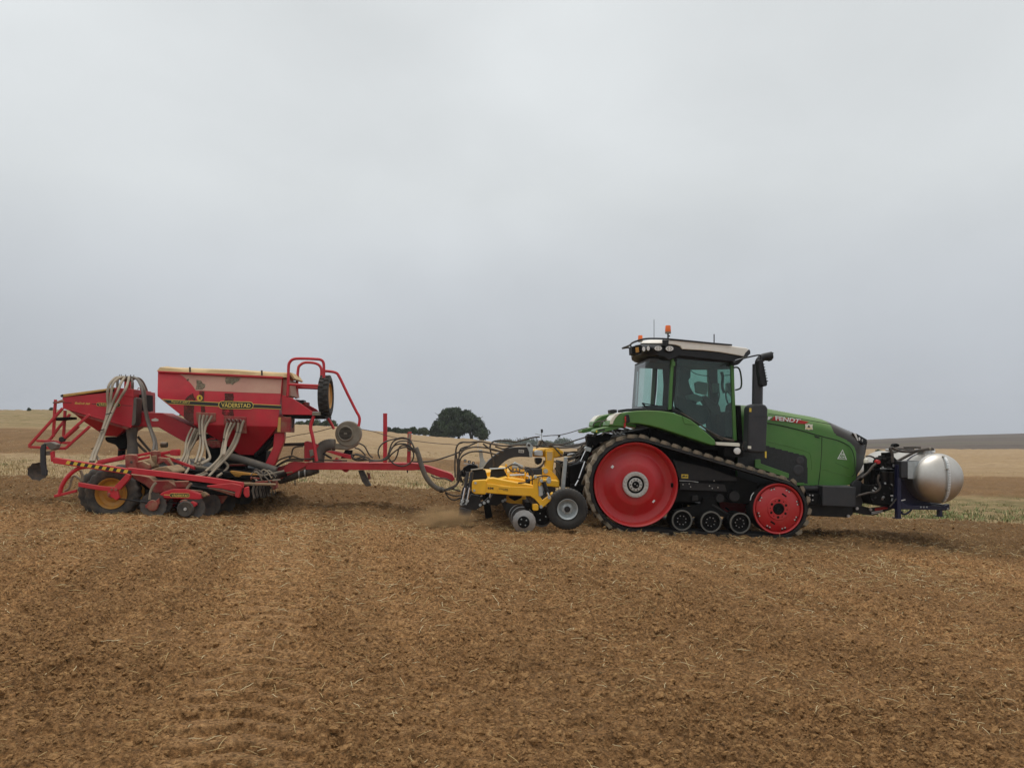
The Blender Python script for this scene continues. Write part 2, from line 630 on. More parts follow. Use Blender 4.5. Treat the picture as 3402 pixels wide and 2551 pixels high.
# height along the working line (relative to the eye), falling to the right
_kx = [-400, -60, -30, -14.5, -10, -6.9, -5.5, 1, 2.5, 5.3, 9, 14.5, 30, 60, 400]
_kz = [-0.9, -0.9, -1.1, -1.34, -1.40, -1.46, -1.53, -1.87, -2.03, -2.25, -2.42, -2.65, -3.3, -4.0, -4.0]
_tx = np.linspace(-90, 90, 3601)
_tz = np.interp(_tx, _kx, _kz)
_k = np.exp(-0.5 * (np.linspace(-3, 3, 121) / 1.0) ** 2)
_tz = np.convolve(np.pad(_tz, 60, mode='edge'), _k / _k.sum(), 'valid')


def zprof(x):
    return np.interp(x, _tx, _tz)


_sp = [-3000, -600, 0, 400, 700, 1000, 1117, 1262, 1370, 1550, 1623, 1750, 1900, 2300, 2800, 2882, 3174, 3402, 4000, 6500]
_st = [.026, .026, .0251, .0243, .0150, .0065, .004, -.0007, -.0047, -.0098, -.0113, -.0160, -.018, -.018, -.0115,
       -.0109, -.0055, -.0033, -.001, -.001]
RIDGE = 160.0


def ground_base(x, y):
    x = np.asarray(x, float)
    y = np.asarray(y, float)
    yy = np.maximum(y, 23.0)
    px = 1701 + FPX * x / yy
    t = np.interp(px, _sp, _st)
    z0 = zprof(x * 23.0 / yy)
    tl = np.maximum(t, -0.0125)
    zl = np.where(yy < RIDGE, z0 + (tl * RIDGE - z0) * (yy - 23) / (RIDGE - 23), tl * RIDGE - 0.03 * (yy - RIDGE))
    zr = np.where(yy < 200, z0 + (-.0225 * 200 - z0) * (yy - 23) / 177.0,
                  np.where(yy < 600, -4.5 + (t * 600 + 4.5) * (yy - 200) / 400.0, t * 600 - 0.03 * (yy - 600)))
    w = sstep(1500, 1950, px)
    return CZ + zl * (1 - w) + zr * w


def edge_y(x):
    """far edge of the freshly worked strip"""
    return 23.3 + 0.5 * (vnoise(x * 0.35, x * 0 + 3.3, 5) - .5) + 0.7 * (vnoise(x * 1.7, x * 0 + 1.1, 6) - .5)


def tilled_w(x, y):
    px = 1701 + FPX * x / np.maximum(y, 5)
    wob = 1.6 * (vnoise(x * .3, y * .15, 8) - .5)
    near = 1 - sstep(-.25, .25, y - edge_y(x))
    far_end = np.interp(px, [700, 1100, 1700, 2400], [61, 47, 46, 52])
    far = sstep(33.2, 34.6, y + wob) * (1 - sstep(-1.5, 1.5, y - far_end + 2 * wob))
    return near, far * 0.9


def row_w(x, y):
    """drier and moister bands left by each pass of the implement"""
    q = x + .25 * (y - 6)
    return np.clip(.5 + 1.5 * ((vnoise(q * 1.1, y * .05, 81) - .5) * .6 + (vnoise(q * 3.4, y * .07, 82) - .5) * .75 + (vnoise(x * .5, y * .35, 83) - .5) * .3), 0, 1)


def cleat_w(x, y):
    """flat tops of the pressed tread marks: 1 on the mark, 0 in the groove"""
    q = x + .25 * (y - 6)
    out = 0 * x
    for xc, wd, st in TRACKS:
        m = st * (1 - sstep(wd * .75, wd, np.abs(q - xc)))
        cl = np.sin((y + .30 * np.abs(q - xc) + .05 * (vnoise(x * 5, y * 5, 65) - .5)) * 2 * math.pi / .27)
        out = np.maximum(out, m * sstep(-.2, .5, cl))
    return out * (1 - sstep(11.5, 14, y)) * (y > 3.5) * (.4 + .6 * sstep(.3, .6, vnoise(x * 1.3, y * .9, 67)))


TRACKS = ((-1.85, .46, 1.0), (-.80, .36, .55), (.50, .40, .50), (-7.9, .34, .6), (-5.6, .34, .5), (4.3, .34, .35), (6.6, .34, .5))


def track_w(x, y):
    q = x + .25 * (y - 6)
    w = 0 * x
    for xc, wd, st in TRACKS:
        w = np.maximum(w, st * (1 - sstep(wd * .7, wd * 1.1, np.abs(q - xc))))
    return w * (1 - sstep(13, 15, y)) * (y > 3) * (.35 + .65 * sstep(.35, .65, vnoise(x * 1.3, y * .9, 67)))


def relief(x, y):
    """clods, ridges and track prints of the worked soil, in metres"""
    wx = x + 0.10 * vnoise(x * 3, y * 3, 30)
    wy = y + 0.10 * vnoise(x * 3, y * 3, 31)
    a = 1 - np.abs(2 * vnoise(wx * 2.1, wy * 2.6, 11) - 1)
    b = 1 - np.abs(2 * vnoise(wx * 5.3, wy * 6.0, 12) - 1)
    c = vnoise(wx * 12.5, wy * 13.5, 13)
    d = vnoise(wx * 27.0, wy * 28.0, 14)
    e = vnoise(x * 55.0, y * 55.0, 15)
    big = vnoise(x * .7, y * .8, 16)
    rough = 0.75 + 0.45 * sstep(.35, .75, vnoise(x * 1.1 + 9, y * .9, 17))
    h = 0.040 * (a - .5) + rough * (0.055 * (b - .5) + 0.060 * (c - .5) + 0.040 * (d - .5) + 0.020 * (e - .5)) + 0.05 * (big - .5)
    # passes of earlier work run towards the camera: track prints with cleats, and fine harrow lines
    q = x + .25 * (y - 6)
    h = h + .030 * (vnoise(q * 2.2, y * .12, 61) - .5) + .022 * (vnoise(q * 6.5, y * .25, 62) - .5)
    for xc, wd, st in TRACKS:
        m = st * (1 - sstep(wd * .75, wd, np.abs(q - xc + .05 * (vnoise(y * 2, y * 0, 63) - .5)))) * (.55 + .45 * sstep(.3, .6, vnoise(x * .9, y * .6, 64))) * (1 - sstep(12.5, 14.5, y))
        cl = np.tanh(3.2 * (np.sin((y + .30 * np.abs(q - xc) + .05 * (vnoise(x * 5, y * 5, 65) - .5)) * 2 * math.pi / .27) + .25))
        h = h * (1 - .75 * m) + m * (.034 * cl - .026)
    # furrow ridges thrown up along the direction of travel behind the tools
    fresh_shaded = sstep(14.8, 16.0, y)
    h = h * (1 + .5 * fresh_shaded) + fresh_shaded * .03 * (vnoise(x * .6, y * 3.2, 21) - .5)
    return h


def build_ground():
    ys = [-12, -8, -5, -2, 0, 1.5, 2.5, 3.2]
    y = 3.6
    while y < 25:
        ys.append(y)
        y *= 1.0040
    while y < 62:
        ys.append(y)
        y *= 1.0085
    while y < 1400:
        ys.append(y)
        y *= 1.03
    ys = np.array(ys)
    inner = np.linspace(-.70, .70, 601)
    outer = np.geomspace(.72, 3.2, 26)
    us = np.concatenate([-outer[::-1], inner, outer])
    Y, U = np.meshgrid(ys, us, indexing='ij')
    X = U * np.maximum(Y, 4.0)
    Z = ground_base(X, Y)
    nearw, farw = tilled_w(X, Y)
    rel = relief(X, Y)
    sm = 1 - sstep(45, 60, Y)
    soft = vnoise(X * 3, Y * 3, 41) * .6 + vnoise(X * 9, Y * 9, 42) * .4
    Z = Z + rel * nearw + (1 - nearw) * (soft - .5) * .10 * sm + farw * (vnoise(X * 2.2, Y * 3.3, 44) - .4) * .16 * sm \
        + sstep(55, 75, Y) * (1 - sstep(230, 300, Y)) * ((vnoise(X * .35, Y * .12, 45) - .5) * .35 + (vnoise(X * 1.3, Y * .3, 46) - .5) * .22)
    # soil heaved up by the near leg of the yellow tool
    for hx_, hy_, am, sx_, sy_ in ((-.95, 14.55, .09, .5, .16), (-.45, 14.6, .07, .25, .14), (-1.5, 14.75, -.06, .5, .15)):
        Z = Z + am * np.exp(-((X - hx_) / sx_) ** 2 - ((Y - hy_) / sy_) ** 2) * (1 + .6 * (vnoise(X * 11, Y * 11, 47) - .5))
    ny, nx = Y.shape
    co = np.stack([X, Y, Z], -1).reshape(-1, 3)
    idx = np.arange(ny * nx).reshape(ny, nx)
    q = np.stack([idx[:-1, :-1], idx[:-1, 1:], idx[1:, 1:], idx[1:, :-1]], -1).reshape(-1, 4)
    me = bpy.data.meshes.new('ground')
    me.vertices.add(len(co))
    me.vertices.foreach_set('co', co.astype(np.float32).ravel())
    me.loops.add(q.size)
    me.loops.foreach_set('vertex_index', q.astype(np.int32).ravel())
    me.polygons.add(len(q))
    me.polygons.foreach_set('loop_start', np.arange(0, q.size, 4, dtype=np.int32))
    me.polygons.foreach_set('loop_total', np.full(len(q), 4, np.int32))
    me.polygons.foreach_set('use_smooth', np.ones(len(q), bool))
    px = 1701 + FPX * X / np.maximum(Y, 5)
    green_l = .85 * sstep(60, 66, Y) * (1 - sstep(500, 1000, px)) * (Y < 400)
    gr = sstep(1900, 2500, px)
    green_r = gr * sstep(23.4, 24.2, Y) * (1 - sstep(32.5, 35, Y))
    green_m = .25 * sstep(26, 28, Y) * (1 - sstep(31, 33, Y)) * (1 - gr)
    green = np.clip(green_l + green_r + green_m, 0, 1)
    hill = sstep(196, 204, Y) * sstep(1650, 1950, px)
    fresh_shaded = np.maximum(sstep(14.6, 16.3, Y), .9 * np.exp(-((X + 1.0) / .75) ** 2 - ((Y - 14.55) / .22) ** 2)) * nearw
    for nm, arr in (('till', np.clip(nearw + farw, 0, 1)), ('track', track_w(X, Y)), ('row', row_w(X, Y)), ('cleat', cleat_w(X, Y)), ('green', green), ('hill', hill), ('fresh_shaded', np.clip(fresh_shaded + 1.0 * farw, 0, 1))):
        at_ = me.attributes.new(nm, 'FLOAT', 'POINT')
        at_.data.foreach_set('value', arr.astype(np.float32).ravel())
    me.update()
    me.validate()
    o = bpy.data.objects.new('ground', me)
    COL.objects.link(o)
    o['kind'] = 'structure'
    o['label'] = 'worked brown field with stubble and grass strips behind'
    return o


def ground_mat():
    m = bpy.data.materials.new('field_soil')
    m.use_nodes = True
    nt = m.node_tree
    L = nt.links.new
    b = nt.nodes['Principled BSDF']
    b.inputs['Roughness'].default_value = 0.95
    b.inputs['Specular IOR Level'].default_value = 0.15
    g = nt.nodes.new('ShaderNodeNewGeometry')

    def attr(n):
        a = nt.nodes.new('ShaderNodeAttribute')
        a.attribute_name = n
        return a.outputs['Fac']

    def noise(scale, det=6, ro=.6, stretch=None):
        n = nt.nodes.new('ShaderNodeTexNoise')
        n.inputs['Scale'].default_value = scale
        n.inputs['Detail'].default_value = det
        n.inputs['Roughness'].default_value = ro
        if stretch:
            mp = nt.nodes.new('ShaderNodeMapping')
            mp.inputs['Scale'].default_value = stretch
            L(g.outputs['Position'], mp.inputs[0])
            L(mp.outputs[0], n.inputs['Vector'])
        else:
            L(g.outputs['Position'], n.inputs['Vector'])
        return n.outputs[0]

    def ramp(fac, stops):
        r = nt.nodes.new('ShaderNodeValToRGB')
        e = r.color_ramp.elements
        while len(e) < len(stops):
            e.new(.5)
        for k, (p, c) in zip(e, stops):
            k.position = p
            k.color = (*c, 1)
        L(fac, r.inputs[0])
        return r.outputs[0]

    def mix(fac, a, bb, mode='MIX'):
        x = nt.nodes.new('ShaderNodeMixRGB')
        x.blend_type = mode
        if isinstance(fac, float):
            x.inputs[0].default_value = fac
        else:
            L(fac, x.inputs[0])
        L(a, x.inputs[1])
        if isinstance(bb, tuple):
            x.inputs[2].default_value = (*bb, 1)
        else:
            L(bb, x.inputs[2])
        return x.outputs[0]

    def mrange(v, a, bb, c, d):
        r = nt.nodes.new('ShaderNodeMapRange')
        r.inputs['From Min'].default_value = a
        r.inputs['From Max'].default_value = bb
        r.inputs['To Min'].default_value = c
        r.inputs['To Max'].default_value = d
        L(v, r.inputs[0])
        return r.outputs[0]

    soil = ramp(noise(14, 8, .72), [(.30, (.095, .047, .0190)), (.43, (.210, .108, .0420)), (.55, (.325, .174, .0715)), (.70, (.48, .302, .140))])
    soil = mix(mrange(noise(1.1, 4, .6), .4, .68, 0.0, .45), soil, (.255, .135, .055))
    soil = mix(mrange(attr('cleat'), 0, 1, 0, .30), soil, (.36, .212, .100))  # pressed dry tops tinted lighter, painting the ripples' light and dark into the colour
    crumb = nt.nodes.new('ShaderNodeVectorMath')
    crumb.operation = 'SCALE'
    L(soil, crumb.inputs[0])
    cm_ = nt.nodes.new('ShaderNodeMath')
    cm_.operation = 'MULTIPLY'
    L(mrange(noise(38, 4, .65), .34, .66, .42, 1.46), cm_.inputs[0])
    L(mrange(attr('row'), 0, 1, .83, 1.17), cm_.inputs[1])
    L(cm_.outputs[0], crumb.inputs['Scale'])
    soil = crumb.outputs[0]
    fleck = mrange(noise(46, 3, .7, (.55, 1, 1)), .64, .72, 0, .55)
    soil = mix(fleck, soil, (.46, .35, .19))
    soil = mix(mrange(attr('fresh_shaded'), 0, 1, 0, .60), soil, (.112, .070, .032))  # one dark tone for freshly worked soil and painted shade by the machines
    stub = ramp(noise(2.6, 8, .75, (.35, 1, 1)), [(.30, (.19, .125, .068)), (.5, (.335, .232, .128)), (.72, (.48, .35, .205))])
    stub = mix(mrange(noise(.10, 7, .7, (.22, 1, 1)), .42, .62, 0, .6), stub, (.30, .20, .098))
    stub = mix(mrange(noise(.45, 4, .6, (.12, 1, 1)), .52, .60, 0, .35), stub, (.25, .165, .085))
    grn = ramp(noise(1.3, 7, .65), [(.3, (.105, .092, .036)), (.5, (.195, .150, .066)), (.7, (.32, .235, .115))])
    hl = ramp(noise(.02, 7, .65, (.25, 1, 1)), [(.35, (.075, .060, .050)), (.47, (.096, .076, .062)), (.55, (.125, .098, .074)), (.66, (.078, .084, .050))])
    col = mix(attr('till'), stub, soil)
    gf = nt.nodes.new('ShaderNodeMath')
    gf.operation = 'MULTIPLY'
    L(attr('green'), gf.inputs[0])
    L(mrange(noise(.5, 5, .6, (.4, 1, 1)), .35, .55, .25, 1), gf.inputs[1])
    col = mix(gf.outputs[0], col, grn)
    col = mix(attr('hill'), col, hl)
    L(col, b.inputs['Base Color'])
    bp = nt.nodes.new('ShaderNodeBump')
    bp.inputs['Strength'].default_value = .9
    bp.inputs['Distance'].default_value = .05
    L(noise(34, 6, .7), bp.inputs['Height'])
    L(bp.outputs[0], b.inputs['Normal'])
    return m


GROUND = build_ground()
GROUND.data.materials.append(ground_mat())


def gz(x, y):
    return float(ground_base(np.array([x]), np.array([y]))[0])


# ------------------------------------------------------------------ scattered stuff: points with scale and turn, one mesh instanced on each
def gn_scatter(name, pts, rot, scl, variants, kind_label):
    me = bpy.data.meshes.new(name)
    me.from_pydata([], [], [])
    me.vertices.add(len(pts))
    me.vertices.foreach_set('co', np.asarray(pts, np.float32).ravel())
    for nm, ty, arr in (('rot', 'FLOAT_VECTOR', rot), ('scl', 'FLOAT_VECTOR', scl)):
        a = me.attributes.new(nm, ty, 'POINT')
        a.data.foreach_set('vector', np.asarray(arr, np.float32).ravel())
    o = bpy.data.objects.new(name, me)
    COL.objects.link(o)
    ng = bpy.data.node_groups.new(name + '_nodes', 'GeometryNodeTree')
    ng.interface.new_socket('Geometry', in_out='INPUT', socket_type='NodeSocketGeometry')
    ng.interface.new_socket('Geometry', in_out='OUTPUT', socket_type='NodeSocketGeometry')
    gi, go = ng.nodes.new('NodeGroupInput'), ng.nodes.new('NodeGroupOutput')
    iop = ng.nodes.new('GeometryNodeInstanceOnPoints')
    ci = ng.nodes.new('GeometryNodeCollectionInfo')
    ci.inputs['Separate Children'].default_value = True
    ci.inputs['Reset Children'].default_value = True
    vc = bpy.data.collections.new(name + '_shapes')
    for v in variants:
        vc.objects.link(v)
    ci.inputs['Collection'].default_value = vc
    iop.inputs['Pick Instance'].default_value = True

    def na(nm):
        n = ng.nodes.new('GeometryNodeInputNamedAttribute')
        n.data_type = 'FLOAT_VECTOR'
        n.inputs['Name'].default_value = nm
        return n.outputs['Attribute']
    ng.links.new(gi.outputs[0], iop.inputs['Points'])
    ng.links.new(ci.outputs[0], iop.inputs['Instance'])
    ng.links.new(na('rot'), iop.inputs['Rotation'])
    ng.links.new(na('scl'), iop.inputs['Scale'])
    ng.links.new(iop.outputs[0], go.inputs[0])
    md = o.modifiers.new('scatter', 'NODES')
    md.node_group = ng
    o['kind'] = 'stuff'
    o['label'] = kind_label
    return o


def var_obj(name, mb, m, ang=180):
    me = bpy.data.meshes.new(name)
    me.from_pydata(mb.v, [], mb.f)
    smooth_mesh(me, ang)
    me.materials.append(m)
    return bpy.data.objects.new(name, me)


rng = np.random.default_rng(5)


def field_points(n, y0, y1, power=2.0, half=.70):
    """random points over the field, thinner with distance"""
    r = rng.random(n)
    if power == 2.0:
        y = 1 / (1 / y0 + r * (1 / y1 - 1 / y0))
    elif power == 1.0:
        y = y0 * (y1 / y0) ** r
    else:
        y = y0 + (y1 - y0) * r
    x = (rng.random(n) * 2 - 1) * half * y
    return x, y


def clod_variants():
    out = []
    cm = mat('clod_soil', (.285, .158, .066), .95, var=.5, scale=1.2, dirt=(.36, .23, .11), damt=.25, dscale=3, bump=.6, bscale=4, spec=.1)
    for k in range(6):
        bm = bmesh.new()
        bmesh.ops.create_icosphere(bm, subdivisions=1 if k > 1 else 2, radius=1)
        rr = random.Random(k)
        off = Vector((rr.random() * 9, rr.random() * 9, rr.random() * 9))
        from mathutils import noise as mn
        for v in bm.verts:
            n = mn.noise(v.co * 1.1 + off) * .45 + mn.noise(v.co * 2.7 + off) * .28
            v.co *= 1 + n
            v.co.z *= .72
        me = bpy.data.meshes.new('clod')
        bm.to_mesh(me)
        bm.free()
        me.materials.append(cm)
        out.append(bpy.data.objects.new('clod', me))
    return out


def scatter_field():
    # clods
    n = 170000
    x, y = field_points(n, 4.2, 23.2, 1.0, .68)
    clump = vnoise(x * 1.1 + 9, y * .9, 17) * .6 + vnoise(x * 3.3, y * 3.1, 77) * .4
    keep = rng.random(n) < sstep(.25, .65, clump) * .45 + .42
    x, y = x[keep], y[keep]
    keep = (y < edge_y(x)) & (rng.random(len(x)) > .8 * track_w(x, y))
    x, y = x[keep], y[keep]
    s = .0044 * np.exp(rng.normal(0, .60, len(x))) * (1 + .055 * y)
    s = np.minimum(s, .030)
    z = ground_base(x, y) + relief(x, y) + s * .15
    rot = rng.random((len(x), 3)) * np.array([.8, .8, 6.28])
    scl = np.stack([s * (.8 + .5 * rng.random(len(x))), s * (.8 + .5 * rng.random(len(x))), s], -1)
    gn_scatter('soil_clods', np.stack([x, y, z], -1), rot, scl, clod_variants(), 'brown soil clods lying over the worked field')
    # straw
    sm1 = mat('straw', (.52, .37, .16), .7, var=.25, scale=3)
    sm2 = mat('weathered_straw', (.38, .255, .11), .8, var=.25, scale=3)
    sm3 = mat('bleached_straw', (.66, .54, .31), .6, var=.15, scale=3)
    vs = []
    for k, m in enumerate((sm1, sm2, sm3, sm2, sm1)):
        rr = random.Random(20 + k)
        P = [Vector((-.5 + i / 3, rr.uniform(-.05, .05) * (i in (1, 2)), rr.uniform(-.02, .05) * (i in (1, 2)))) for i in range(4)]
        vs.append(var_obj('straw_stalk', MB().tube(P, [.022, .026, .024, .016], 4), m))
    n = 30000
    x, y = field_points(n, 4.3, 23.0, 0)
    dens = np.interp(y, [4, 7, 9.5, 11.5, 15, 16.5, 23], [.18, .20, .34, .65, .80, .45, .35])
    px = 1701 + FPX * x / y
    dens = dens * np.interp(px, [0, 900, 1300, 3402], [.75, .8, 1, 1]) * (.35 + 1.1 * sstep(.3, .7, vnoise(x * .8, y * .8, 91)))
    keep = (rng.random(n) < dens) & (y < edge_y(x))
    x, y = x[keep], y[keep]
    l = rng.uniform(.04, .17, len(x)) * np.interp(y, [4, 14], [.8, 1.25])
    z = ground_base(x, y) + relief(x, y) + .012
    rot = np.stack([rng.normal(0, .15, len(x)), rng.normal(0, .22, len(x)) + (rng.random(len(x)) < .08) * .8, rng.random(len(x)) * 6.28], -1)
    th = np.interp(y, [4, 15], [.075, .16])
    scl = np.stack([l, th, th], -1)
    gn_scatter('loose_straw', np.stack([x, y, z], -1), rot, scl, vs, 'pale loose straw strewn over the worked soil')
    # stubble and dead grass on the unworked strip behind
    def tuft(name, m, nb, h, spread, w, seed):
        rr = random.Random(seed)
        mb = MB()
        for i in range(nb):
            a = rr.uniform(0, 6.28)
            b0 = Vector((rr.uniform(-1, 1), rr.uniform(-1, 1), 0)) * spread
            hh = h * rr.uniform(.45, 1.1)
            lean = Vector((math.cos(a), math.sin(a), 0)) * hh * rr.uniform(.1, .6)
            sd = Vector((math.cos(a + 1.57), math.sin(a + 1.57), 0)) * w
            p1 = b0 + lean * .4 + Vector((0, 0, hh * .6))
            p2 = b0 + lean + Vector((0, 0, hh))
            mb.add([b0 - sd, b0 + sd, p1 + sd * .8, p1 - sd * .8, p2], [(0, 1, 2, 3), (3, 2, 4)])
        return var_obj(name, mb, m)
    tan = mat('dead_grass', (.40, .295, .145), .8, var=.3, scale=2)
    tan2 = mat('pale_stubble', (.48, .365, .19), .8, var=.25, scale=2)
    gre = mat('green_grass', (.150, .185, .050), .7, var=.35, scale=1.5)
    gre2 = mat('olive_weeds', (.17, .165, .062), .8, var=.35, scale=1.5)
    tv = [tuft('tuft', m, 16, .11, .16, .006, 40 + k) for k, m in enumerate((tan, tan2, tan))]
    gv = [tuft('tuft', m, 16, .10, .16, .007, 50 + k) for k, m in enumerate((gre, gre2, gre))]
    n = 17000
    x, y = field_points(n, 23.0, 62, 2.0, .72)
    px = 1701 + FPX * x / y
    near, far = tilled_w(x, y)
    gw = sstep(1900, 2500, px) * (y < 33.5) * .75 + .12 * (px < 2000)
    patch = sstep(.32, .68, vnoise(x * .45, y * .7, 71) * .6 + vnoise(x * 1.6, y * 1.9, 72) * .4)
    keep = (rng.random(n) < (1 - np.clip(near + far * .80, 0, 1)) * (.15 + .85 * patch)) & (y > edge_y(x) - .1)
    x, y, gw = x[keep], y[keep], gw[keep]
    isg = rng.random(len(x)) < gw * (.4 + .9 * vnoise(x * .4, y * 1.2, 66))
    for nm, sel, vv, lab in (('dead_grass', ~isg, tv, 'tan stubble and dead grass on the strip behind the machines'),
                             ('green_grass', isg, gv, 'green grass and weeds in the unworked strip')):
        xx, yy = x[sel], y[sel]
        s = rng.uniform(.45, 1.0, len(xx)) ** 1.5 * 1.5 * np.interp(yy, [23, 25, 28, 34, 62], [1.0, .9, .65, .5, .5])
        z = ground_base(xx, yy) - .02
        rot = np.stack([rng.normal(0, .1, len(xx)), rng.normal(0, .1, len(xx)), rng.random(len(xx)) * 6.28], -1)
        gn_scatter(nm, np.stack([xx, yy, z], -1), rot, np.stack([s * 1.5 + .3, s * 1.5 + .3, s], -1), vv, lab)


scatter_field()
# ================================================================== TRACKED TRACTOR
TP = (3.9, 18.0)
TZ = gz(3.9, 16.9)
ctx(TP[0], TP[1], 3.0, TZ)
TR = empty('tracked_tractor', (TP[0], TP[1], TZ), R(3.0), 'large green tracked tractor with red wheels and cream cab roof pulling the machines', 'tractor')


def bolts(name, c, rad, n, r, dp, m, parent, a0=0.0, h=.018):
    """a ring of bolt heads facing the near side, each its own mesh datablock user"""
    mb = MB().lathe([(0, -h), (r * .8, -h), (r, -h * .6), (r, 0)], (0, 0, 0), 8)
    first = None
    for i in range(n):
        a = a0 + 2 * math.pi * i / n
        p = Vector((c[0] + rad * math.cos(a), c[1] + dp, c[2] + rad * math.sin(a)))
        if first is None:
            first = build(name, mb, M[m], parent)
            first.location = p
        else:
            copy_part(first, parent, p)
    return first


D0 = 16.5
mT = mpp('T', D0)
c1 = at('T', 461, 1208, D0)
c2 = at('T', 1482, 1380, D0)
r1, r2 = 336 * mT, 213 * mT
BELT_T = 0.062


def belt_path(ra, rb, na=44, nb=30):
    dx, dz = c2.x - c1.x, c2.z - c1.z
    dist = math.hypot(dx, dz)
    base = math.atan2(dz, dx)
    al = math.acos((ra - rb) / dist)
    P = []
    for i in range(na + 1):
        a = base + al + (2 * math.pi - 2 * al) * i / na
        P.append((c1.x + ra * math.cos(a), c1.z + ra * math.sin(a)))
    for i in range(nb + 1):
        a = base - al + 2 * al * i / nb
        P.append((c2.x + rb * math.cos(a), c2.z + rb * math.sin(a)))
    return P


WID = 0.64


def make_track():
    o_ = belt_path(r1, r2)
    i_ = belt_path(r1 - BELT_T, r2 - BELT_T)
    y0, y1 = D0 - YC, D0 - YC + WID
    n = len(o_)
    vs, fs = [], []
    for k in range(n):
        vs += [(o_[k][0], y0 + .012, o_[k][1]), (o_[k][0], y1 - .012, o_[k][1]), (i_[k][0], y1, i_[k][1]), (i_[k][0], y0, i_[k][1])]
    for k in range(n):
        j = (k + 1) % n
        for a in range(4):
            b = (a + 1) % 4
            fs.append((4 * k + a, 4 * k + b, 4 * j + b, 4 * j + a))
    belt = build('track_belt', MB().add(vs, fs), M['rub'], TR, ang=40)
    # tread lugs: chevron halves, one mesh shared by all
    lug = MB()
    hh, wb, wt_ = .062, .150, .100
    half = WID / 2
    sk = .16
    nseg = 3
    rings = []
    for s in range(nseg + 1):
        t = s / nseg
        yy = half * t
        sh = sk * t ** 1.3
        rings.append([(sh - wb / 2, yy, -.01), (sh - wt_ / 2, yy, hh), (sh + wt_ / 2, yy, hh), (sh + wb / 2, yy, -.01)])
    vv = [p for r_ in rings for p in r_]
    ff = [(0, 1, 2, 3), tuple(4 * nseg + q for q in (3, 2, 1, 0))]
    for s in range(nseg):
        for a in range(4):
            b = (a + 1) % 4
            ff.append((4 * s + a, 4 * s + b, 4 * s + 4 + b, 4 * s + 4 + a))
    lug.add(vv, ff)
    # arc length walk
    P = [Vector((p[0], 0, p[1])) for p in o_] + [Vector((o_[0][0], 0, o_[0][1]))]
    seg = [(P[i + 1] - P[i]).length for i in range(len(P) - 1)]
    tot = sum(seg)
    cnt = round(tot / .228)
    first = None
    for kk in range(cnt * 2):
        side = kk % 2
        s = tot * (kk // 2) / cnt
        i = 0
        while s > seg[i] and i < len(seg) - 1:
            s -= seg[i]
            i += 1
        p = P[i].lerp(P[i + 1], s / seg[i])
        t = (P[i + 1] - P[i]).normalized()
        nn = Vector((t.z, 0, -t.x))      # outward
        yv = Vector((0, 1, 0))
        if side == 0:
            mx = Matrix(((t.x, 0, nn.x, p.x), (0, -1, 0, y0 + half), (t.z, 0, nn.z, p.z), (0, 0, 0, 1)))
        else:
            mx = Matrix(((t.x, 0, nn.x, p.x), (0, 1, 0, y0 + half), (t.z, 0, nn.z, p.z), (0, 0, 0, 1)))
        if first is None:
            first = build('track_lug', lug, M['lug'], belt, .006)
            o = first
        else:
            o = first.copy()
            COL.objects.link(o)
            o.parent = belt
        o.matrix_basis = mx
    return belt


BELT = make_track()
mirror(BELT)


def ringprof(c, prof, n=48):
    return MB().lathe(prof, c, n)


def make_drive_wheel():
    R0 = 303 * mT
    c = c1.copy()
    y = 0.02
    w = ringprof(c, [(R0, y + .05), (R0, y), (R0 - .012, y - .012), (R0 - .034, y), (R0 - .05, y + .03), (R0 - .075, y + .17),
                     (R0 - .20, y + .215), (R0 - .235, y + .205), (R0 - .42, y + .095), (R0 - .45, y + .085), (.26, y + .10), (.0, y + .10)], 72)
    wh = build('drive_wheel', w, M['redw'], TR, ang=50, label='large red dished drive wheel at the rear of the track')
    build('wheel_drum', ringprof(c, [(R0 - .05, .50), (R0 - .002, .48), (R0 - .002, y + .05)], 48), M['rub'], wh, ang=50)
    build('hub_ring', ringprof(c, [(.175, .10), (.175, .055), (.185, .045), (.25, .045), (.258, .055), (.258, .12)], 48), M['hub'], wh)
    build('hub_gap', ringprof(c, [(.18, .118), (.10, .118), (0, .118)], 32), M['deep'], wh)
    build('hub_centre', ringprof(c, [(.135, .115), (.135, .06), (.12, .05), (.075, .05), (.07, .062)], 40), M['hub'], wh)
    build('hub_cap', ringprof(c, [(.072, .065), (.068, .035), (0, .03)], 10), M['deep'], wh)
    bolts('hub_bolt', c, .222, 20, .019, .045, 'hub', wh)
    bolts('hub_stud', c, .105, 10, .012, .05, 'deep', wh, h=.006)
    bolts('cap_bolt', c + Vector((.0, 0, 0)), .028, 2, .012, .03, 'hub', wh, a0=2.5)
    for (x, y_) in ((300, 1081), (597, 1328)):
        a = math.atan2(-(y_ - 1208), x - 461)
        p = Vector((c.x + (x - 461) * mT, c.y + .16, c.z - (y_ - 1208) * mT))
        build('sticker', MB().box(p, (.05, .004, .06), Matrix.Rotation(.7, 3, 'Y')), M['white'], wh)
    v = Vector((c.x + .76 * math.cos(-.02), c.y + .16, c.z + .76 * math.sin(-.02)))
    build('valve_cover', MB().box(v, (.05, .05, .085)), M['deep'], wh, .008)
    return wh


DW = make_drive_wheel()
mirror(DW)


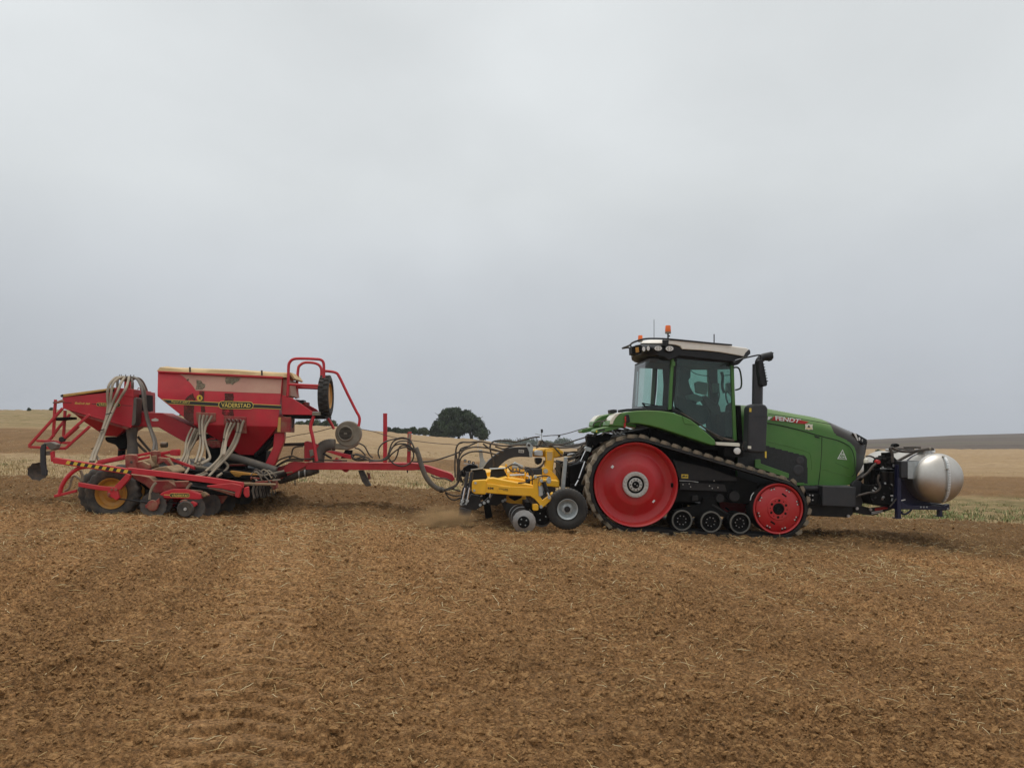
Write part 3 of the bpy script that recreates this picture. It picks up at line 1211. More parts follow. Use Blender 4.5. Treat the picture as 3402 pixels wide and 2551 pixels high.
def make_idler():
    c = c2.copy()
    R0 = 183 * mT
    w = ringprof(c, [(R0, .06), (R0, .03), (R0 - .012, .02), (R0 - .035, .03), (R0 - .04, .07), (R0 - .055, .085), (R0 - .06, .06),
                     (R0 - .075, .045), (.23, .03), (.215, .012), (.12, .012), (.112, .05), (0, .06)], 64)
    wh = build('front_idler', w, M['redw'], TR, ang=45, label='red bolted front idler wheel')
    build('wheel_drum', ringprof(c, [(R0 - .05, .50), (R0 - .002, .48), (R0 - .002, .06)], 48), M['rub'], wh, ang=50)
    build('hub_socket', ringprof(c, [(.112, .02), (.098, .005), (.092, .005), (.088, .03), (.03, .035), (.025, .02), (0, .02)], 32), M['deep'], wh)
    bolts('wheel_hole', c, .167, 6, .027, .013, 'deep', wh, a0=.45, h=.004)
    bolts('small_hole', c, .172, 6, .012, .013, 'deep', wh, a0=.95, h=.004)
    mb = MB().lathe([(0, -.02), (.013, -.02), (.016, -.01), (.016, 0)], (0, 0, 0), 8)
    f0 = None
    for i in range(16):
        a = .28 + 2 * math.pi * (i // 2) / 8 + (.075 if i % 2 else -.075)
        p = c + Vector((.405 * math.cos(a), .05, .405 * math.sin(a)))
        if f0 is None:
            f0 = build('rim_bolt', mb, M['hub'], wh)
            f0.location = p
        else:
            copy_part(f0, wh, p)
    for i in range(8):
        a = .28 + 2 * math.pi * i / 8
        p = c + Vector((.415 * math.cos(a), .050, .415 * math.sin(a)))
        build('bolt_pocket', MB().box(p, (.05, .012, .12), Matrix.Rotation(-a, 3, 'Y')), M['deep'], wh, .01)
    for a in (1.15, -1.95):
        p = c + Vector((.30 * math.cos(a), .035, .30 * math.sin(a)))
        build('lift_slot', MB().box(p, (.035, .012, .11), Matrix.Rotation(-a + .2, 3, 'Y')), M['deep'], wh, .012)
    return wh


IDL = make_idler()
mirror(IDL)

for (x, y, r_) in ((790, 1462, 75), (997, 1473, 77), (1206, 1482, 76)):
    c = at('T', x, y, D0 + .03)
    rr = r_ * mpp('T', D0)
    w = build('mid_wheel', ringprof(c, [(rr, .03), (rr, .01), (rr - .006, 0), (rr - .028, 0), (rr - .032, .02)], 40), M['ring'], TR,
              label='small black bogie roller with grey rubber rim')
    build('roller_drum', ringprof(c, [(rr - .03, .5), (rr - .002, .48), (rr - .002, .03)], 32), M['deep'], w, ang=50)
    build('roller_disc', ringprof(c, [(rr - .030, .03), (rr - .05, .07), (.11, .075), (.10, .05), (.035, .05), (.03, .03), (0, .03)], 32), M['deep'], w)
    bolts('roller_bolt', c, .088, 8, .011, .05, 'steel', w, a0=random.random())
    mirror(w)

# undercarriage between the wheels
U = lambda n, pts, d0, d1, m='deep', bv=.008: mirror(pr(n, 'T', pts, d0, d1, m, TR, bv)) and None
U('undercarriage_beam', [(700, 1020), (760, 1030), (1100, 1120), (1330, 1195), (1340, 1300), (1250, 1345), (1080, 1330), (700, 1330)], 16.82, 17.1, 'deep')
U('side_plate', [(772, 1188), (1095, 1205), (1110, 1257), (775, 1242)], 16.74, 16.80, 'black')
U('upper_panel', [(728, 1030), (1000, 1090), (1180, 1160), (1180, 1180), (770, 1175), (748, 1100)], 16.77, 16.815, 'black')
U('suspension_housing', ell('T', 1165, 1290, 47, 47, 20), 16.70, 16.9, 'deep')
U('suspension_cap', ell('T', 1165, 1290, 36, 36, 20), 16.68, 16.70, 'black', .004)
U('bogie_pivot', ell('T', 1062, 1305, 30, 30, 16), 16.70, 16.85, 'black')
U('bogie_arm', [(720, 1390), (930, 1345), (945, 1300), (1030, 1300), (1040, 1350), (1100, 1400), (1260, 1450), (1250, 1500), (1100, 1440), (1000, 1420), (860, 1440), (740, 1450)], 16.72, 16.86, 'deep')
U('bogie_link', [(1010, 1345), (1120, 1410), (1112, 1420), (1000, 1355)], 16.70, 16.73, 'black')
U('tension_block', [(860, 1285), (905, 1285), (905, 1320), (860, 1320)], 16.74, 16.84, 'black')
for (x, y) in ((795, 1205), (840, 1200), (850, 1222), (985, 1215), (1005, 1232), (1045, 1226), (1018, 1178)):
    p = at('T', x, y, 16.738)
    build('plate_bolt', MB().lathe([(0, -.012), (.011, -.012), (.013, 0)], p, 8), M['hub'], TR)
pr('warning_sticker', 'T', [(784, 1131), (833, 1133), (832, 1161), (785, 1159)], 16.766, 16.770, 'yelp', TR, 0)
pr('warning_symbol', 'T', [(790, 1142), (806, 1138), (812, 1146), (828, 1140), (826, 1152), (806, 1150), (792, 1154)], 16.762, 16.766, 'bandb', TR, 0)
tb('grease_line', 'T', [(770, 1178), (840, 1180), (905, 1188)], 16.74, .008, 'steel', TR, 6)
tb('brake_line', 'T', [(1277, 1318), (1286, 1285), (1303, 1262)], 16.62, .009, 'white', TR, 6)

# chassis, engine frame
pr('chassis', 'T', [(560, 900), (700, 900), (1180, 900), (1260, 940), (1720, 1180), (1720, 1330), (1400, 1330), (1000, 1250), (560, 1250)], 17.48, 18.52, 'deep', TR, .02)
pr('belly_frame', 'F', [(600, 1010), (1075, 1010), (1075, 1190), (1060, 1270), (1020, 1297), (690, 1282), (600, 1200)], 17.34, 18.66, 'black', TR, .015)
pr('rear_housing', 'T', [(300, 905), (380, 830), (560, 800), (1000, 900), (1000, 1160), (560, 1260), (300, 1200)], 17.35, 18.65, 'deep', TR, .03)
pr('cab_floor', 'T', [(560, 690), (760, 700), (930, 830), (1200, 895), (1200, 960), (900, 960), (560, 900)], 17.2, 18.8, 'deep', TR, .02)

# fenders
FEND = [(262, 786), (270, 752), (292, 728), (330, 703), (400, 684), (470, 677), (540, 674), (640, 679), (720, 690), (785, 712), (850, 742), (895, 775),
        (960, 830), (1026, 888), (1030, 924), (1005, 926), (880, 886), (760, 846), (640, 806), (560, 785), (470, 770), (420, 769), (386, 776), (380, 792)]
fd = pr('fender', 'T', FEND, 16.60, 17.36, 'green', TR, .035, label='green rear fender over the near track')
mirror(fd)
ff = pr('fender_fold', 'T', [(790, 716), (806, 772), (888, 779), (850, 746)], 16.585, 16.62, 'green', TR, .006)
mirror(ff)
rt = pr('rear_tray', 'T', [(166, 828), (176, 810), (300, 782), (384, 762), (384, 790), (290, 818), (180, 840)], 16.66, 17.30, 'green', TR, .012)
mirror(rt)
rl = pr('rear_lamp', 'W', [(530, 330), (538, 265), (570, 205), (630, 140), (700, 118), (765, 112), (700, 150), (640, 210), (600, 280), (592, 325)], 16.585, 17.2, 'cream', TR, .012)
mirror(rl)
pr('marker_lamp', 'W', [(815, 165), (840, 145), (880, 150), (895, 200), (905, 285), (850, 305), (830, 290)], 16.52, 16.60, 'blackp', TR, .01)
pr('marker_lens', 'W', [(812, 190), (832, 178), (834, 290), (818, 292)], 16.50, 16.58, 'redp', TR, .006)
pr('marker_reflector', 'W', [(792, 300), (828, 296), (826, 385), (790, 390)], 16.56, 16.59, 'redp', TR, .004)
pr('tray_label', 'W', [(320, 425), (440, 408), (440, 440), (322, 460)], 16.652, 16.66, 'bandb', TR, 0)
pr('tray_label', 'W', [(275, 440), (300, 436), (300, 470), (276, 474)], 16.652, 16.66, 'yelp', TR, 0)
pr('fender_rim', 'W', [(720, 60), (860, 42), (1130, 36), (1500, 45), (1640, 70), (1560, 80), (1140, 76), (860, 88), (730, 110)], 17.0, 17.30, 'blackp', TR, .01)
pr('socket_box', 'W', [(536, 62), (600, 54), (662, 60), (664, 110), (600, 130), (545, 135)], 17.0, 17.3, 'blackp', TR, .008)

# steps and sill
pr('sill_bar', 'T', [(1030, 901), (1196, 908), (1204, 916), (1202, 934), (1040, 924), (1030, 918)], 16.78, 16.98, 'cream', TR, .008)
tb('sill_hose', 'T', [(960, 810), (1030, 850), (1100, 878), (1160, 890)], 16.86, .022, 'hose', TR)
tb('sill_hose', 'T', [(780, 690), (870, 745), (950, 800), (1010, 850), (1080, 890)], 16.95, .016, 'hose', TR)
wl = build('step_lamp', MB().lathe([(.065, .05), (.068, 0), (.055, -.006), (0, -.008)], at('T', 1185, 965, 16.72), 20), M['lens'], TR)
pr('step_box', 'T', [(1090, 940), (1230, 940), (1230, 1010), (1090, 1010)], 16.85, 17.3, 'deep', TR, .01)

# ---------------- hood
HOODN = 17.35
hs = [(0, 250, 1000), (20, 252, 1000), (150, 260, 1000), (280, 278, 1000), (450, 310, 1000), (600, 338, 1000), (740, 362, 1000), (835, 385, 1000),
      (900, 408, 1000), (950, 430, 1000), (1010, 458, 1000), (1055, 479, 992), (1085, 493, 945), (1110, 505, 888), (1140, 523, 845), (1160, 540, 800),
      (1176, 556, 705), (1187, 570, 630), (1192, 585, 600)]
hx = np.array([h[0] for h in hs], float)


def fpoly(pts):
    return pts


def inside(px, pz, poly):
    c = False
    n = len(poly)
    for i in range(n):
        x1, y1 = poly[i]
        x2, y2 = poly[i - 1]
        if (y1 > pz) != (y2 > pz) and px < (x2 - x1) * (pz - y1) / (y2 - y1) + x1:
            c = not c
    return c


NOSE = fpoly([(832, 378), (950, 425), (1080, 480), (1200, 570), (1200, 640), (1176, 740), (1090, 702), (1073, 650), (1040, 612), (1000, 585), (890, 527), (870, 455), (855, 410)])
NOSEL = fpoly([(1090, 702), (1180, 742), (1165, 800), (1110, 890), (1088, 950), (1085, 880)])
SCREEN = fpoly([(-10, 570), (275, 640), (622, 730), (638, 765), (646, 985), (560, 972), (490, 1010), (-10, 1010)])


def make_hood():
    xs = np.concatenate([np.linspace(0, 1000, 200), np.linspace(1004, 1192, 50)])
    nv = 92
    rows, pix = [], []
    for x in xs:
        yt = np.interp(x, hx, [h[1] for h in hs])
        yb = np.interp(x, hx, [h[2] for h in hs])
        hw = .65 * (1 - .42 * max(0, (x - 930) / 262.0) ** 2.2)
        pt, pb = at('F', x, yt, YC - hw), at('F', x, yb, YC - hw)
        H = pt.z - pb.z
        sh = min(.30, H * .7)
        row = []
        nl = 68
        for i in range(nl):
            t = i / (nl - 1)
            z = pb.z + (H - sh) * t
            row.append((pt.x, -hw - .012 * math.sin(math.pi * t), z))
        for i in range(1, nv - nl + 1):
            a = i / (nv - nl) * math.pi / 2
            row.append((pt.x, -hw * math.cos(a) ** .72, pt.z - sh + sh * math.sin(a) ** .9))
        row += [(p[0], -p[1], p[2]) for p in row[-2::-1]]
        rows.append(row)
        pix += [(x, yb + (yt - yb) * (p[2] - pb.z) / H) for p in row]
    n = len(rows[0])
    groups = {'green': MB(), 'stain': MB(), 'nosel': MB(), 'nosel2': MB(), 'screen': MB(), 'screen2': MB()}
    allv = [p for r_ in rows for p in r_]
    sets = {k: [] for k in groups}
    for i in range(len(rows) - 1):
        for j in range(n - 1):
            q = (i * n + j, (i + 1) * n + j, (i + 1) * n + j + 1, i * n + j + 1)
            cx = sum(pix[k][0] for k in q) / 4
            cz = sum(pix[k][1] for k in q) / 4
            key = 'green'
            if inside(cx, cz, NOSE):
                key = 'stain'
            elif inside(cx, cz, NOSEL):
                key = 'nosel' if j < n // 2 else 'nosel2'
            elif inside(cx, cz, SCREEN):
                key = 'screen' if j < n // 2 else 'screen2'
            sets[key].append(q)
    e = (len(rows) - 1) * n
    sets['stain'].append(tuple(e + j for j in range(n)))
    sets['green'].append(tuple(reversed(range(n))))
    for k, fs in sets.items():
        used = sorted({i for q in fs for i in q})
        mp = {i: a for a, i in enumerate(used)}
        groups[k].add([allv[i] for i in used], [tuple(mp[i] for i in q) for q in fs])
    hood = build('hood', groups['green'], M['green'], TR, ang=55, label='sloping green engine hood')
    build('nose_panel', groups['stain'], M['stain'], hood, ang=50, label='dark bronze nose panel above the grille')
    build('lower_grille', groups['nosel'], M['nosel'], hood, ang=50)
    build('side_screen', groups['screen'], M['screen'], hood, ang=50)
    build('side_screen', groups['screen2'], M['screen'], hood, ang=50)
    build('lower_grille', groups['nosel2'], M['nosel'], hood, ang=50)
    return hood


HOOD = make_hood()


def seam(pts, w=.010, d=HOODN - .008, m='greend'):
    P = spline(ats('F', pts, d), 5)
    vs, fs = [], []
    o = build('panel_seam', MB().tube(P, w, 6), M[m], HOOD, ang=60)
    mirror(o, HOOD)


seam([(270, 428), (400, 452), (560, 490), (700, 530), (780, 552)], .011)
seam([(780, 552), (900, 582), (980, 612), (1040, 655), (1072, 740), (1080, 860), (1068, 905), (1048, 922)], .009)
seam([(776, 560), (772, 700), (758, 880), (744, 1000)], .008)
seam([(770, 848), (900, 886), (1045, 922)], .005, HOODN - .010, 'green')
seam([(280, 597), (480, 645), (630, 688), (662, 705), (678, 760), (684, 860)], .007, HOODN - .010, 'green')
seam([(900, 795), (1025, 848)], .004, HOODN - .010)
tb('crease_line', 'F', [(285, 345), (450, 368), (620, 398), (760, 422), (862, 440)], HOODN - .001, .007, 'greend', HOOD, 6)
pr('hood_latch', 'F', [(710, 545), (752, 556), (758, 568), (715, 560)], HOODN - .022, HOODN + .01, 'blackp', HOOD, .003)
gb = pr('green_bracket', 'F', [(163, 765), (212, 762), (214, 800), (475, 893), (472, 936), (163, 836)], 17.22, 17.27, 'green', TR, .006)
for (x, y, rx) in ((560, 860, 26), (575, 775, 20)):
    build('fan_glint', MB().lathe([(rx * .0022 * 2, 0), (rx * .0022 * 1.6, -.006), (rx * .0022, -.002), (0, -.004)], at('F', x, y, HOODN - .02), 18), M['char'], HOOD)
# lettering and emblems
pr('red_slash', 'F', [(320, 398), (330, 372), (345, 366), (560, 398), (655, 418), (622, 437), (560, 433), (440, 412), (300, 404)], HOODN - .018, HOODN - .014, 'redp', HOOD, 0)
pr('white_slash', 'F', [(282, 368), (322, 372), (290, 398), (278, 400)], HOODN - .022, HOODN - .014, 'white', HOOD, 0)
letter('brand_lettering', 'FENDT', 'F', [(340, 362), (586, 394), (570, 430), (352, 404)], HOODN - .034, M['white'], HOOD, .12, .03)
crest = [(622, 438), (640, 440), (656, 436), (674, 442), (692, 440), (689, 462), (693, 490), (672, 488), (655, 493), (638, 487), (621, 489), (625, 463)]
pr('crest_emblem', 'F', crest, HOODN - .020, HOODN - .014, 'cream', HOOD, 0)
pr('crest_figure', 'F', [(645, 462), (657, 447), (665, 462), (670, 470), (645, 470)], HOODN - .023, HOODN - .020, 'stain', HOOD, 0)
pr('crest_scroll', 'F', [(630, 474), (686, 476), (684, 482), (632, 480)], HOODN - .023, HOODN - .020, 'yelp', HOOD, 0)
tri = [(966, 672), (1006, 766), (918, 758)]
pr('triangle_sign', 'F', tri, HOODN - .020, HOODN - .014, 'white', HOOD, 0)
pr('triangle_field', 'F', [(966, 684), (998, 760), (928, 753)], HOODN - .023, HOODN - .020, 'green', HOOD, 0)
letter('sign_lettering', 'ATPV', 'F', [(938, 733), (994, 737), (998, 755), (932, 750)], HOODN - .026, M['white'], HOOD, 0, .02)
letter('sign_number', '35', 'F', [(952, 706), (980, 708), (982, 726), (950, 724)], HOODN - .026, M['white'], HOOD, 0, .02)
# headlight
pr('headlight', 'F', [(1068, 520), (1098, 528), (1190, 580), (1186, 628), (1168, 630), (1112, 598), (1092, 580)], HOODN + .13, HOODN + .3, 'blackp', HOOD, .006)
pr('headlight_blade', 'F', [(1066, 520), (1090, 526), (1112, 590), (1104, 592)], HOODN + .115, HOODN + .14, 'lens', HOOD, .003)
pr('headlight_lens', 'F', ell('F', 1122, 574, 7, 16, 12), HOODN + .11, HOODN + .14, 'lens', HOOD, 0)
pr('headlight_lens', 'F', ell('F', 1148, 588, 7, 14, 12), HOODN + .13, HOODN + .16, 'lens', HOOD, 0)
pr('headlight_strip', 'F', [(1160, 622), (1186, 612), (1184, 628), (1166, 632)], HOODN + .14, HOODN + .2, 'lens', HOOD, 0)

# ---------------- front end
pr('ballast_box', 'F', [(782, 1006), (1090, 1018), (1086, 1200), (782, 1188)], 16.98, 17.7, 'char', TR, .014, label='charcoal box beside the front axle')
cb = build('front_cylinder', MB().cyl(at('F', 600, 1030, 17.25), at('F', 778, 1040, 17.25), .075, 16), M['blackp'], TR, ang=50)
build('cylinder_ring', MB().lathe([(.078, 0), (.078, .02)], at('F', 776, 1040, 17.25), 16, 'x'), M['cream'], TR)
pr('frame_bracket', 'F', [(640, 1070), (780, 1080), (780, 1180), (640, 1180)], 17.1, 17.3, 'deep', TR, .01)
for (x, y) in ((663, 1090), (690, 1092), (664, 1130), (690, 1135)):
    build('frame_bolt', MB().lathe([(0, -.014), (.016, -.014), (.018, 0)], at('F', x, y, 17.098), 8), M['steel'], TR)
lp = pr('linkage_plate', 'F', [(1050, 990), (1085, 955), (1140, 965), (1172, 1010), (1172, 1110), (1140, 1200), (1080, 1215), (1050, 1180)], 17.30, 17.40, 'char', TR, .012)
mirror(lp)
la = pr('linkage_arm', 'F', [(1082, 1210), (1100, 1188), (1150, 1190), (1230, 1212), (1400, 1192), (1470, 1150), (1485, 1165), (1440, 1215), (1330, 1250), (1250, 1278), (1160, 1270), (1075, 1252)], 17.28, 17.40, 'black', TR, .012)
mirror(la)
pr('linkage_label', 'F', [(1262, 1210), (1392, 1192), (1375, 1218), (1265, 1236)], 17.272, 17.278, 'redp', TR, 0)
for k in range(2):
    pr('linkage_stripe', 'F', [(1232, 1250 + 14 * k - 6), (1335, 1228 + 14 * k), (1335, 1234 + 14 * k), (1235, 1257 + 14 * k - 6)], 17.270, 17.276, 'white', TR, 0)
for (x, y) in ((1096, 1212), (1220, 1222), (1016, 1282)):
    build('linkage_pin', MB().lathe([(0, -.03), (.03, -.03), (.034, 0)], at('F', x, y, 17.28), 12), M['steel'], TR)
lc = build('lift_cylinder', MB().cyl(at('F', 1150, 1150, 17.45), at('F', 1330, 1065, 17.45), .045, 12), M['deep'], TR, ang=60)
mirror(lc)
tb('front_hose', 'F', [(1090, 1110), (1150, 1075), (1230, 1070), (1290, 1060)], 17.3, .017, 'hose', TR)
tb('front_hose', 'F', [(1100, 950), (1160, 900), (1200, 850), (1270, 790)], 17.35, .022, 'hose', TR)
tb('front_hose', 'F', [(1110, 940), (1180, 935), (1230, 985), (1290, 1000)], 17.4, .018, 'hose', TR)
pr('front_top_link', 'F', [(1090, 960), (1200, 870), (1215, 885), (1120, 980)], 17.9, 18.1, 'deep', TR, .01)

# ---------------- exhaust stack
xd = 16.9
mz = pr('muffler_case', 'T', [(1268, 650), (1290, 634), (1310, 628), (1360, 628), (1388, 636), (1407, 655), (1392, 982), (1262, 976), (1258, 960)], 16.72, 17.06, 'char', TR, .05, label='dark grey exhaust muffler case')
pr('muffler_band', 'T', [(1272, 708), (1402, 716), (1402, 722), (1272, 714)], 16.712, 16.74, 'char', TR, .002)
pr('muffler_label', 'T', [(1272, 658), (1286, 660), (1285, 686), (1271, 684)], 16.712, 16.73, 'yelp', TR, 0)
pr('muffler_tag', 'T', [(1262, 928), (1284, 930), (1284, 950), (1262, 948)], 16.70, 16.73, 'cream', TR, 0)
pr('edge_reflector', 'T', [(1384, 968), (1394, 968), (1393, 1016), (1384, 1012)], 16.70, 16.72, 'yelp', TR, 0)
tb('muffler_cable', 'T', [(1226, 962), (1220, 935), (1232, 905), (1245, 905)], 16.75, .008, 'hose', TR)
p0, p1, p2 = at('T', 1327, 632, xd), at('T', 1331, 345, xd), at('T', 1345, 318, xd)
build('exhaust_pipe', MB().tube([at('T', 1327, 632, xd), at('T', 1331, 345, xd)], .108, 24), M['char'], TR, ang=60)
elb = spline([at('T', 1335, 360, xd), at('T', 1340, 325, xd), at('T', 1365, 298, xd), at('T', 1400, 288, xd), at('T', 1432, 281, xd)], 6)
eb = MB().tube(elb, [.078] * len(elb), 20)
build('exhaust_tip', eb, M['blackp'], TR, ang=60)
lip = [at('T', x, y, xd) for x, y in ((1395, 262 + 10), (1447, 258), (1427, 322), (1395, 330))]
build('exhaust_outlet', MB().tube([at('T', 1385, 293, xd), at('T', 1426, 288, xd)], [.080, .088], 20), M['blackp'], TR, ang=60)
pr('exhaust_rake', 'T', [(1420, 262), (1447, 258), (1428, 321), (1418, 322)], xd - .07, xd + .07, 'blackp', TR, .02)
# mirror
tb('mirror_arm', 'T', [(1160, 335), (1185, 318), (1240, 300), (1300, 286), (1335, 280), (1350, 284), (1352, 312)], 16.72, .017, 'blackp', TR)
pr('mirror_bracket', 'T', [(1152, 318), (1200, 308), (1238, 300), (1200, 340), (1185, 350), (1158, 348)], 16.9, 17.1, 'blackp', TR, .01)
mr_ = pr('wing_mirror', 'T', [(1336, 318), (1346, 310), (1362, 311), (1370, 322), (1400, 480), (1398, 498), (1370, 506), (1352, 485), (1348, 450), (1338, 400)], 16.62, 16.80, 'blackp', TR, .012)
for k in range(7):
    x, y = 1368 + k * 4.3, 345 + k * 20
    build('mirror_rib', MB().box(at('T', x, y, 16.62), (.06, .012, .018)), M['deep'], mr_)

# ---------------- cab
CN = 17.12
GREENP = 'green'


def cabtube(name, f, pts, d, r, m='green', both=True, sm=False, n=8):
    o = tb(name, f, pts, d, r, m, TR, n, 5, sm)
    if both:
        mirror(o)
    return o


def pillar(name, f, pts, d0, d1, m='green'):
    o = pr(name, f, pts, d0, d1, m, TR, .012)
    mirror(o)
    return o


pillar('rear_pillar', 'T', [(712, 305), (735, 305), (722, 520), (716, 668), (690, 672), (700, 500)], CN, CN + .09)
pillar('front_pillar', 'T', [(1138, 320), (1158, 318), (1182, 890), (1158, 895)], CN, CN + .10)
pillar('door_seal', 'T', [(735, 290), (752, 292), (742, 500), (726, 640), (735, 660), (716, 668), (722, 520)], CN - .01, CN + .06, 'blackp')
pillar('door_sill', 'T', [(716, 655), (760, 672), (830, 722), (910, 790), (1000, 846), (1100, 872), (1160, 880), (1160, 898), (1080, 895), (980, 868), (890, 800), (800, 720), (716, 680)], CN - .01, CN + .1, 'blackp')
pillar('roof_beam', 'T', [(700, 280), (1150, 305), (1160, 335), (1000, 325), (750, 300), (700, 312)], CN, CN + .12, 'blackp')
dg = pr('door_glass', 'T', [(752, 296), (1138, 330), (1152, 868), (1090, 862), (1000, 838), (910, 780), (830, 712), (745, 650), (735, 610), (745, 500)], CN + .03, CN + .036, 'glass', TR, 0)
mirror(dg)
pr('hinge', 'R', [(1120, 835), (1180, 838), (1182, 915), (1125, 918)], CN - .03, CN + .02, 'green', TR, .006)
# curved rear quarter and rear window
A = [at('T', 700, y, CN + .03) for y in (312, 668)]
quarter = []
for t in np.linspace(0, 1, 9):
    a = t * math.pi / 2
    xt = 700 - (700 - 548) * math.sin(a) - 0 * t
    xb = 690 - (690 - 524) * math.sin(a)
    dd = CN + .03 + .30 * (1 - math.cos(a))
    quarter.append((at('T', 0, 312, CN + .03).z, xt, xb, dd))
vs, fs = [], []
ztop = at('T', 600, 318, CN).z
zbot = at('T', 600, 664, CN).z
for (z_, xt, xb, dd) in quarter:
    a1 = at('T', xt, 318, CN + .03)
    a2 = at('T', xb, 664, CN + .03)
    vs += [(a1.x, dd - YC, ztop), (a2.x, dd - YC, zbot)]
far = [(v[0], -v[1], v[2]) for v in vs]
nv_ = len(vs) // 2
for i in range(nv_ - 1):
    fs.append((2 * i, 2 * i + 2, 2 * i + 3, 2 * i + 1))
qg = build('quarter_glass', MB().add(vs, fs), M['glass'], TR, ang=60)
mirror(qg)
rg = [vs[-2], vs[-1], far[-1], far[-2]]
build('rear_glass', MB().add(rg, [(0, 1, 2, 3)]), M['glass'], TR)
wsx0, wsx1 = at('T', 1150, 325, CN).x, at('T', 1172, 880, CN).x
build('windscreen', MB().add([(wsx0 + .05, -.82, at('T', 0, 322, CN).z), (wsx1 + .02, -.82, at('T', 0, 880, CN).z), (wsx1 + .02, .82, at('T', 0, 880, CN).z), (wsx0 + .05, .82, at('T', 0, 322, CN).z)], [(0, 1, 2, 3)]), M['glass'], TR)
tb('wiper', 'T', [(502, 622), (540, 630), (618, 642)], CN + .1, .010, 'blackp', TR, 6)
tb('wiper_pivot', 'T', [(505, 625), (520, 640), (525, 652)], CN + .12, .018, 'blackp', TR, 6)
tb('grab_handle', 'T', [(1160, 368), (1185, 368), (1202, 388), (1212, 440), (1214, 490), (1204, 518), (1170, 530)], CN - .02, .018, 'greend', TR)
# roof: profile swept across the cab, the tail rounded in plan
ROOF = [(470, 196), (500, 178), (560, 170), (700, 172), (900, 188), (1100, 208), (1215, 224), (1250, 228), (1266, 236), (1276, 256), (1258, 288), (1228, 290), (1150, 275), (1050, 258), (940, 246), (780, 238), (762, 234), (742, 218), (640, 206), (520, 202)]
UNDER = [(418, 224), (436, 208), (500, 200), (742, 216), (766, 238), (1050, 256), (1235, 292), (1172, 312), (1150, 330), (940, 305), (720, 285), (620, 305), (535, 316), (490, 302), (470, 292), (426, 284)]


def swept(name, pts, w, m, parent, bv, label=None):
    vs, fs = [], []
    K = 11
    n = len(pts)
    for k in range(K):
        yk = -w + 2 * w * k / (K - 1)
        for (x, y) in pts:
            tail = min(1, max(0, (800 - x) / 330.0))
            p = at('T', x, y, YC - w + (w * .85) * tail)
            zz = at('T', x, y, YC - abs(yk)).z
            vs.append((p.x + tail * (.09 + .30 * abs(yk / w) ** 3), yk, zz))
    for k in range(K - 1):
        for i in range(n):
            a, b = k * n + i, k * n + (i + 1) % n
            fs.append((a, b, b + n, a + n))
    fs += [tuple(range(n)), tuple((K - 1) * n + i for i in reversed(range(n)))]
    return build(name, MB().add(vs, fs), M[m], parent, bv, label=label)


rf = swept('roof_shell', ROOF, 1.02, 'roof', TR, .02, 'cream cab roof with dark underside')
pr('roof_nose_cap', 'T', [(1243, 262), (1268, 238), (1277, 244), (1280, 268), (1256, 291), (1228, 292)], 16.97, 19.03, 'char', TR, .012)
swept('roof_underside', UNDER, .98, 'blackp', TR, .02)
rail = [at('T', x, y, d) for x, y, d in ((1145, 208, 16.96), (1000, 195, 16.96), (850, 180, 16.96), (700, 166, 16.97), (600, 161, 17.0), (520, 164, 17.1), (462, 180, 17.25), (430, 194, 17.5), (418, 206, 17.85))]
rail += [Vector((p.x, -p.y, p.z)) for p in rail[::-1]]
build('roof_rail', MB().tube(spline(rail, 4), .019, 8), M['blackp'], TR, ang=60)
tb('rail_end', 'T', [(420, 208), (426, 222), (450, 228)], 17.7, .016, 'blackp', TR, 8)
pr('rail_bracket', 'T', [(650, 170), (694, 172), (692, 212), (668, 220), (652, 212)], 16.96, 17.02, 'blackp', TR, .006)
for (x, y, rx, ry, dd) in ((618, 231, 27, 17, 16.97), (700, 233, 28, 18, 16.94)):
    lh = pr('work_lamp', 'T', ell('T', x, y, rx + 5, ry + 5, 18), dd, dd + .12, 'blackp', TR, .01)
    pr('lamp_face', 'T', ell('T', x, y, rx, ry, 18), dd - .008, dd, 'lens', lh, .003)
    for k in range(6):
        a = k * 1.047
        pr('lamp_diode', 'T', ell('T', x + rx * .5 * math.cos(a), y + ry * .5 * math.sin(a), 4, 4, 8), dd - .011, dd - .008, 'fan', lh, 0)
for (x, y) in ((515, 236), (547, 231)):
    lh = pr('work_lamp', 'T', ell('T', x, y, 15, 22, 16), 17.06, 17.22, 'blackp', TR, .01)
    pr('lamp_face', 'T', ell('T', x, y, 11, 17, 16), 17.045, 17.06, 'lens', lh, .003)
pr('rear_light_box', 'T', [(430, 218), (480, 205), (502, 210), (500, 262), (470, 275), (432, 270)], 17.16, 17.5, 'deep', TR, .01)
pr('rear_amber_lens', 'T', [(455, 226), (478, 222), (482, 258), (458, 262)], 17.14, 17.17, 'yelrim', TR, .004)


def beacon(c, s):
    b = build('beacon', MB().lathe([(.058 * s, 0), (.058 * s, .035 * s), (.05 * s, .04 * s)], c, 20, 'z'), M['fan'], TR, ang=40, label='amber warning beacon')
    build('beacon_lens', MB().lathe([(.056 * s, .036 * s), (.058 * s, .05 * s), (.052 * s, .145 * s), (.046 * s, .158 * s), (0, .162 * s)], c, 20, 'z'), M['amber'], b, ang=40)
    return b


bc = at('T', 688, 126, 17.0)
beacon(bc, 1.05)
build('beacon_stem', MB().cyl(bc + Vector((0, 0, -.11)), bc + Vector((0, 0, .005)), .016, 10), M['blackp'], TR)
build('beacon_knob', MB().box(bc + Vector((.03, 0, -.05)), (.03, .012, .03)), M['blackp'], TR, .004)
beacon(at('T', 490, 186, 18.85), .95)
tb('aerial', 'T', [(588, 25), (588, 178)], 18.4, .006, 'blackp', TR, 6, sm=False)
tb('aerial', 'T', [(1018, 130), (1018, 208)], 17.4, .012, 'blackp', TR, 6, sm=False)
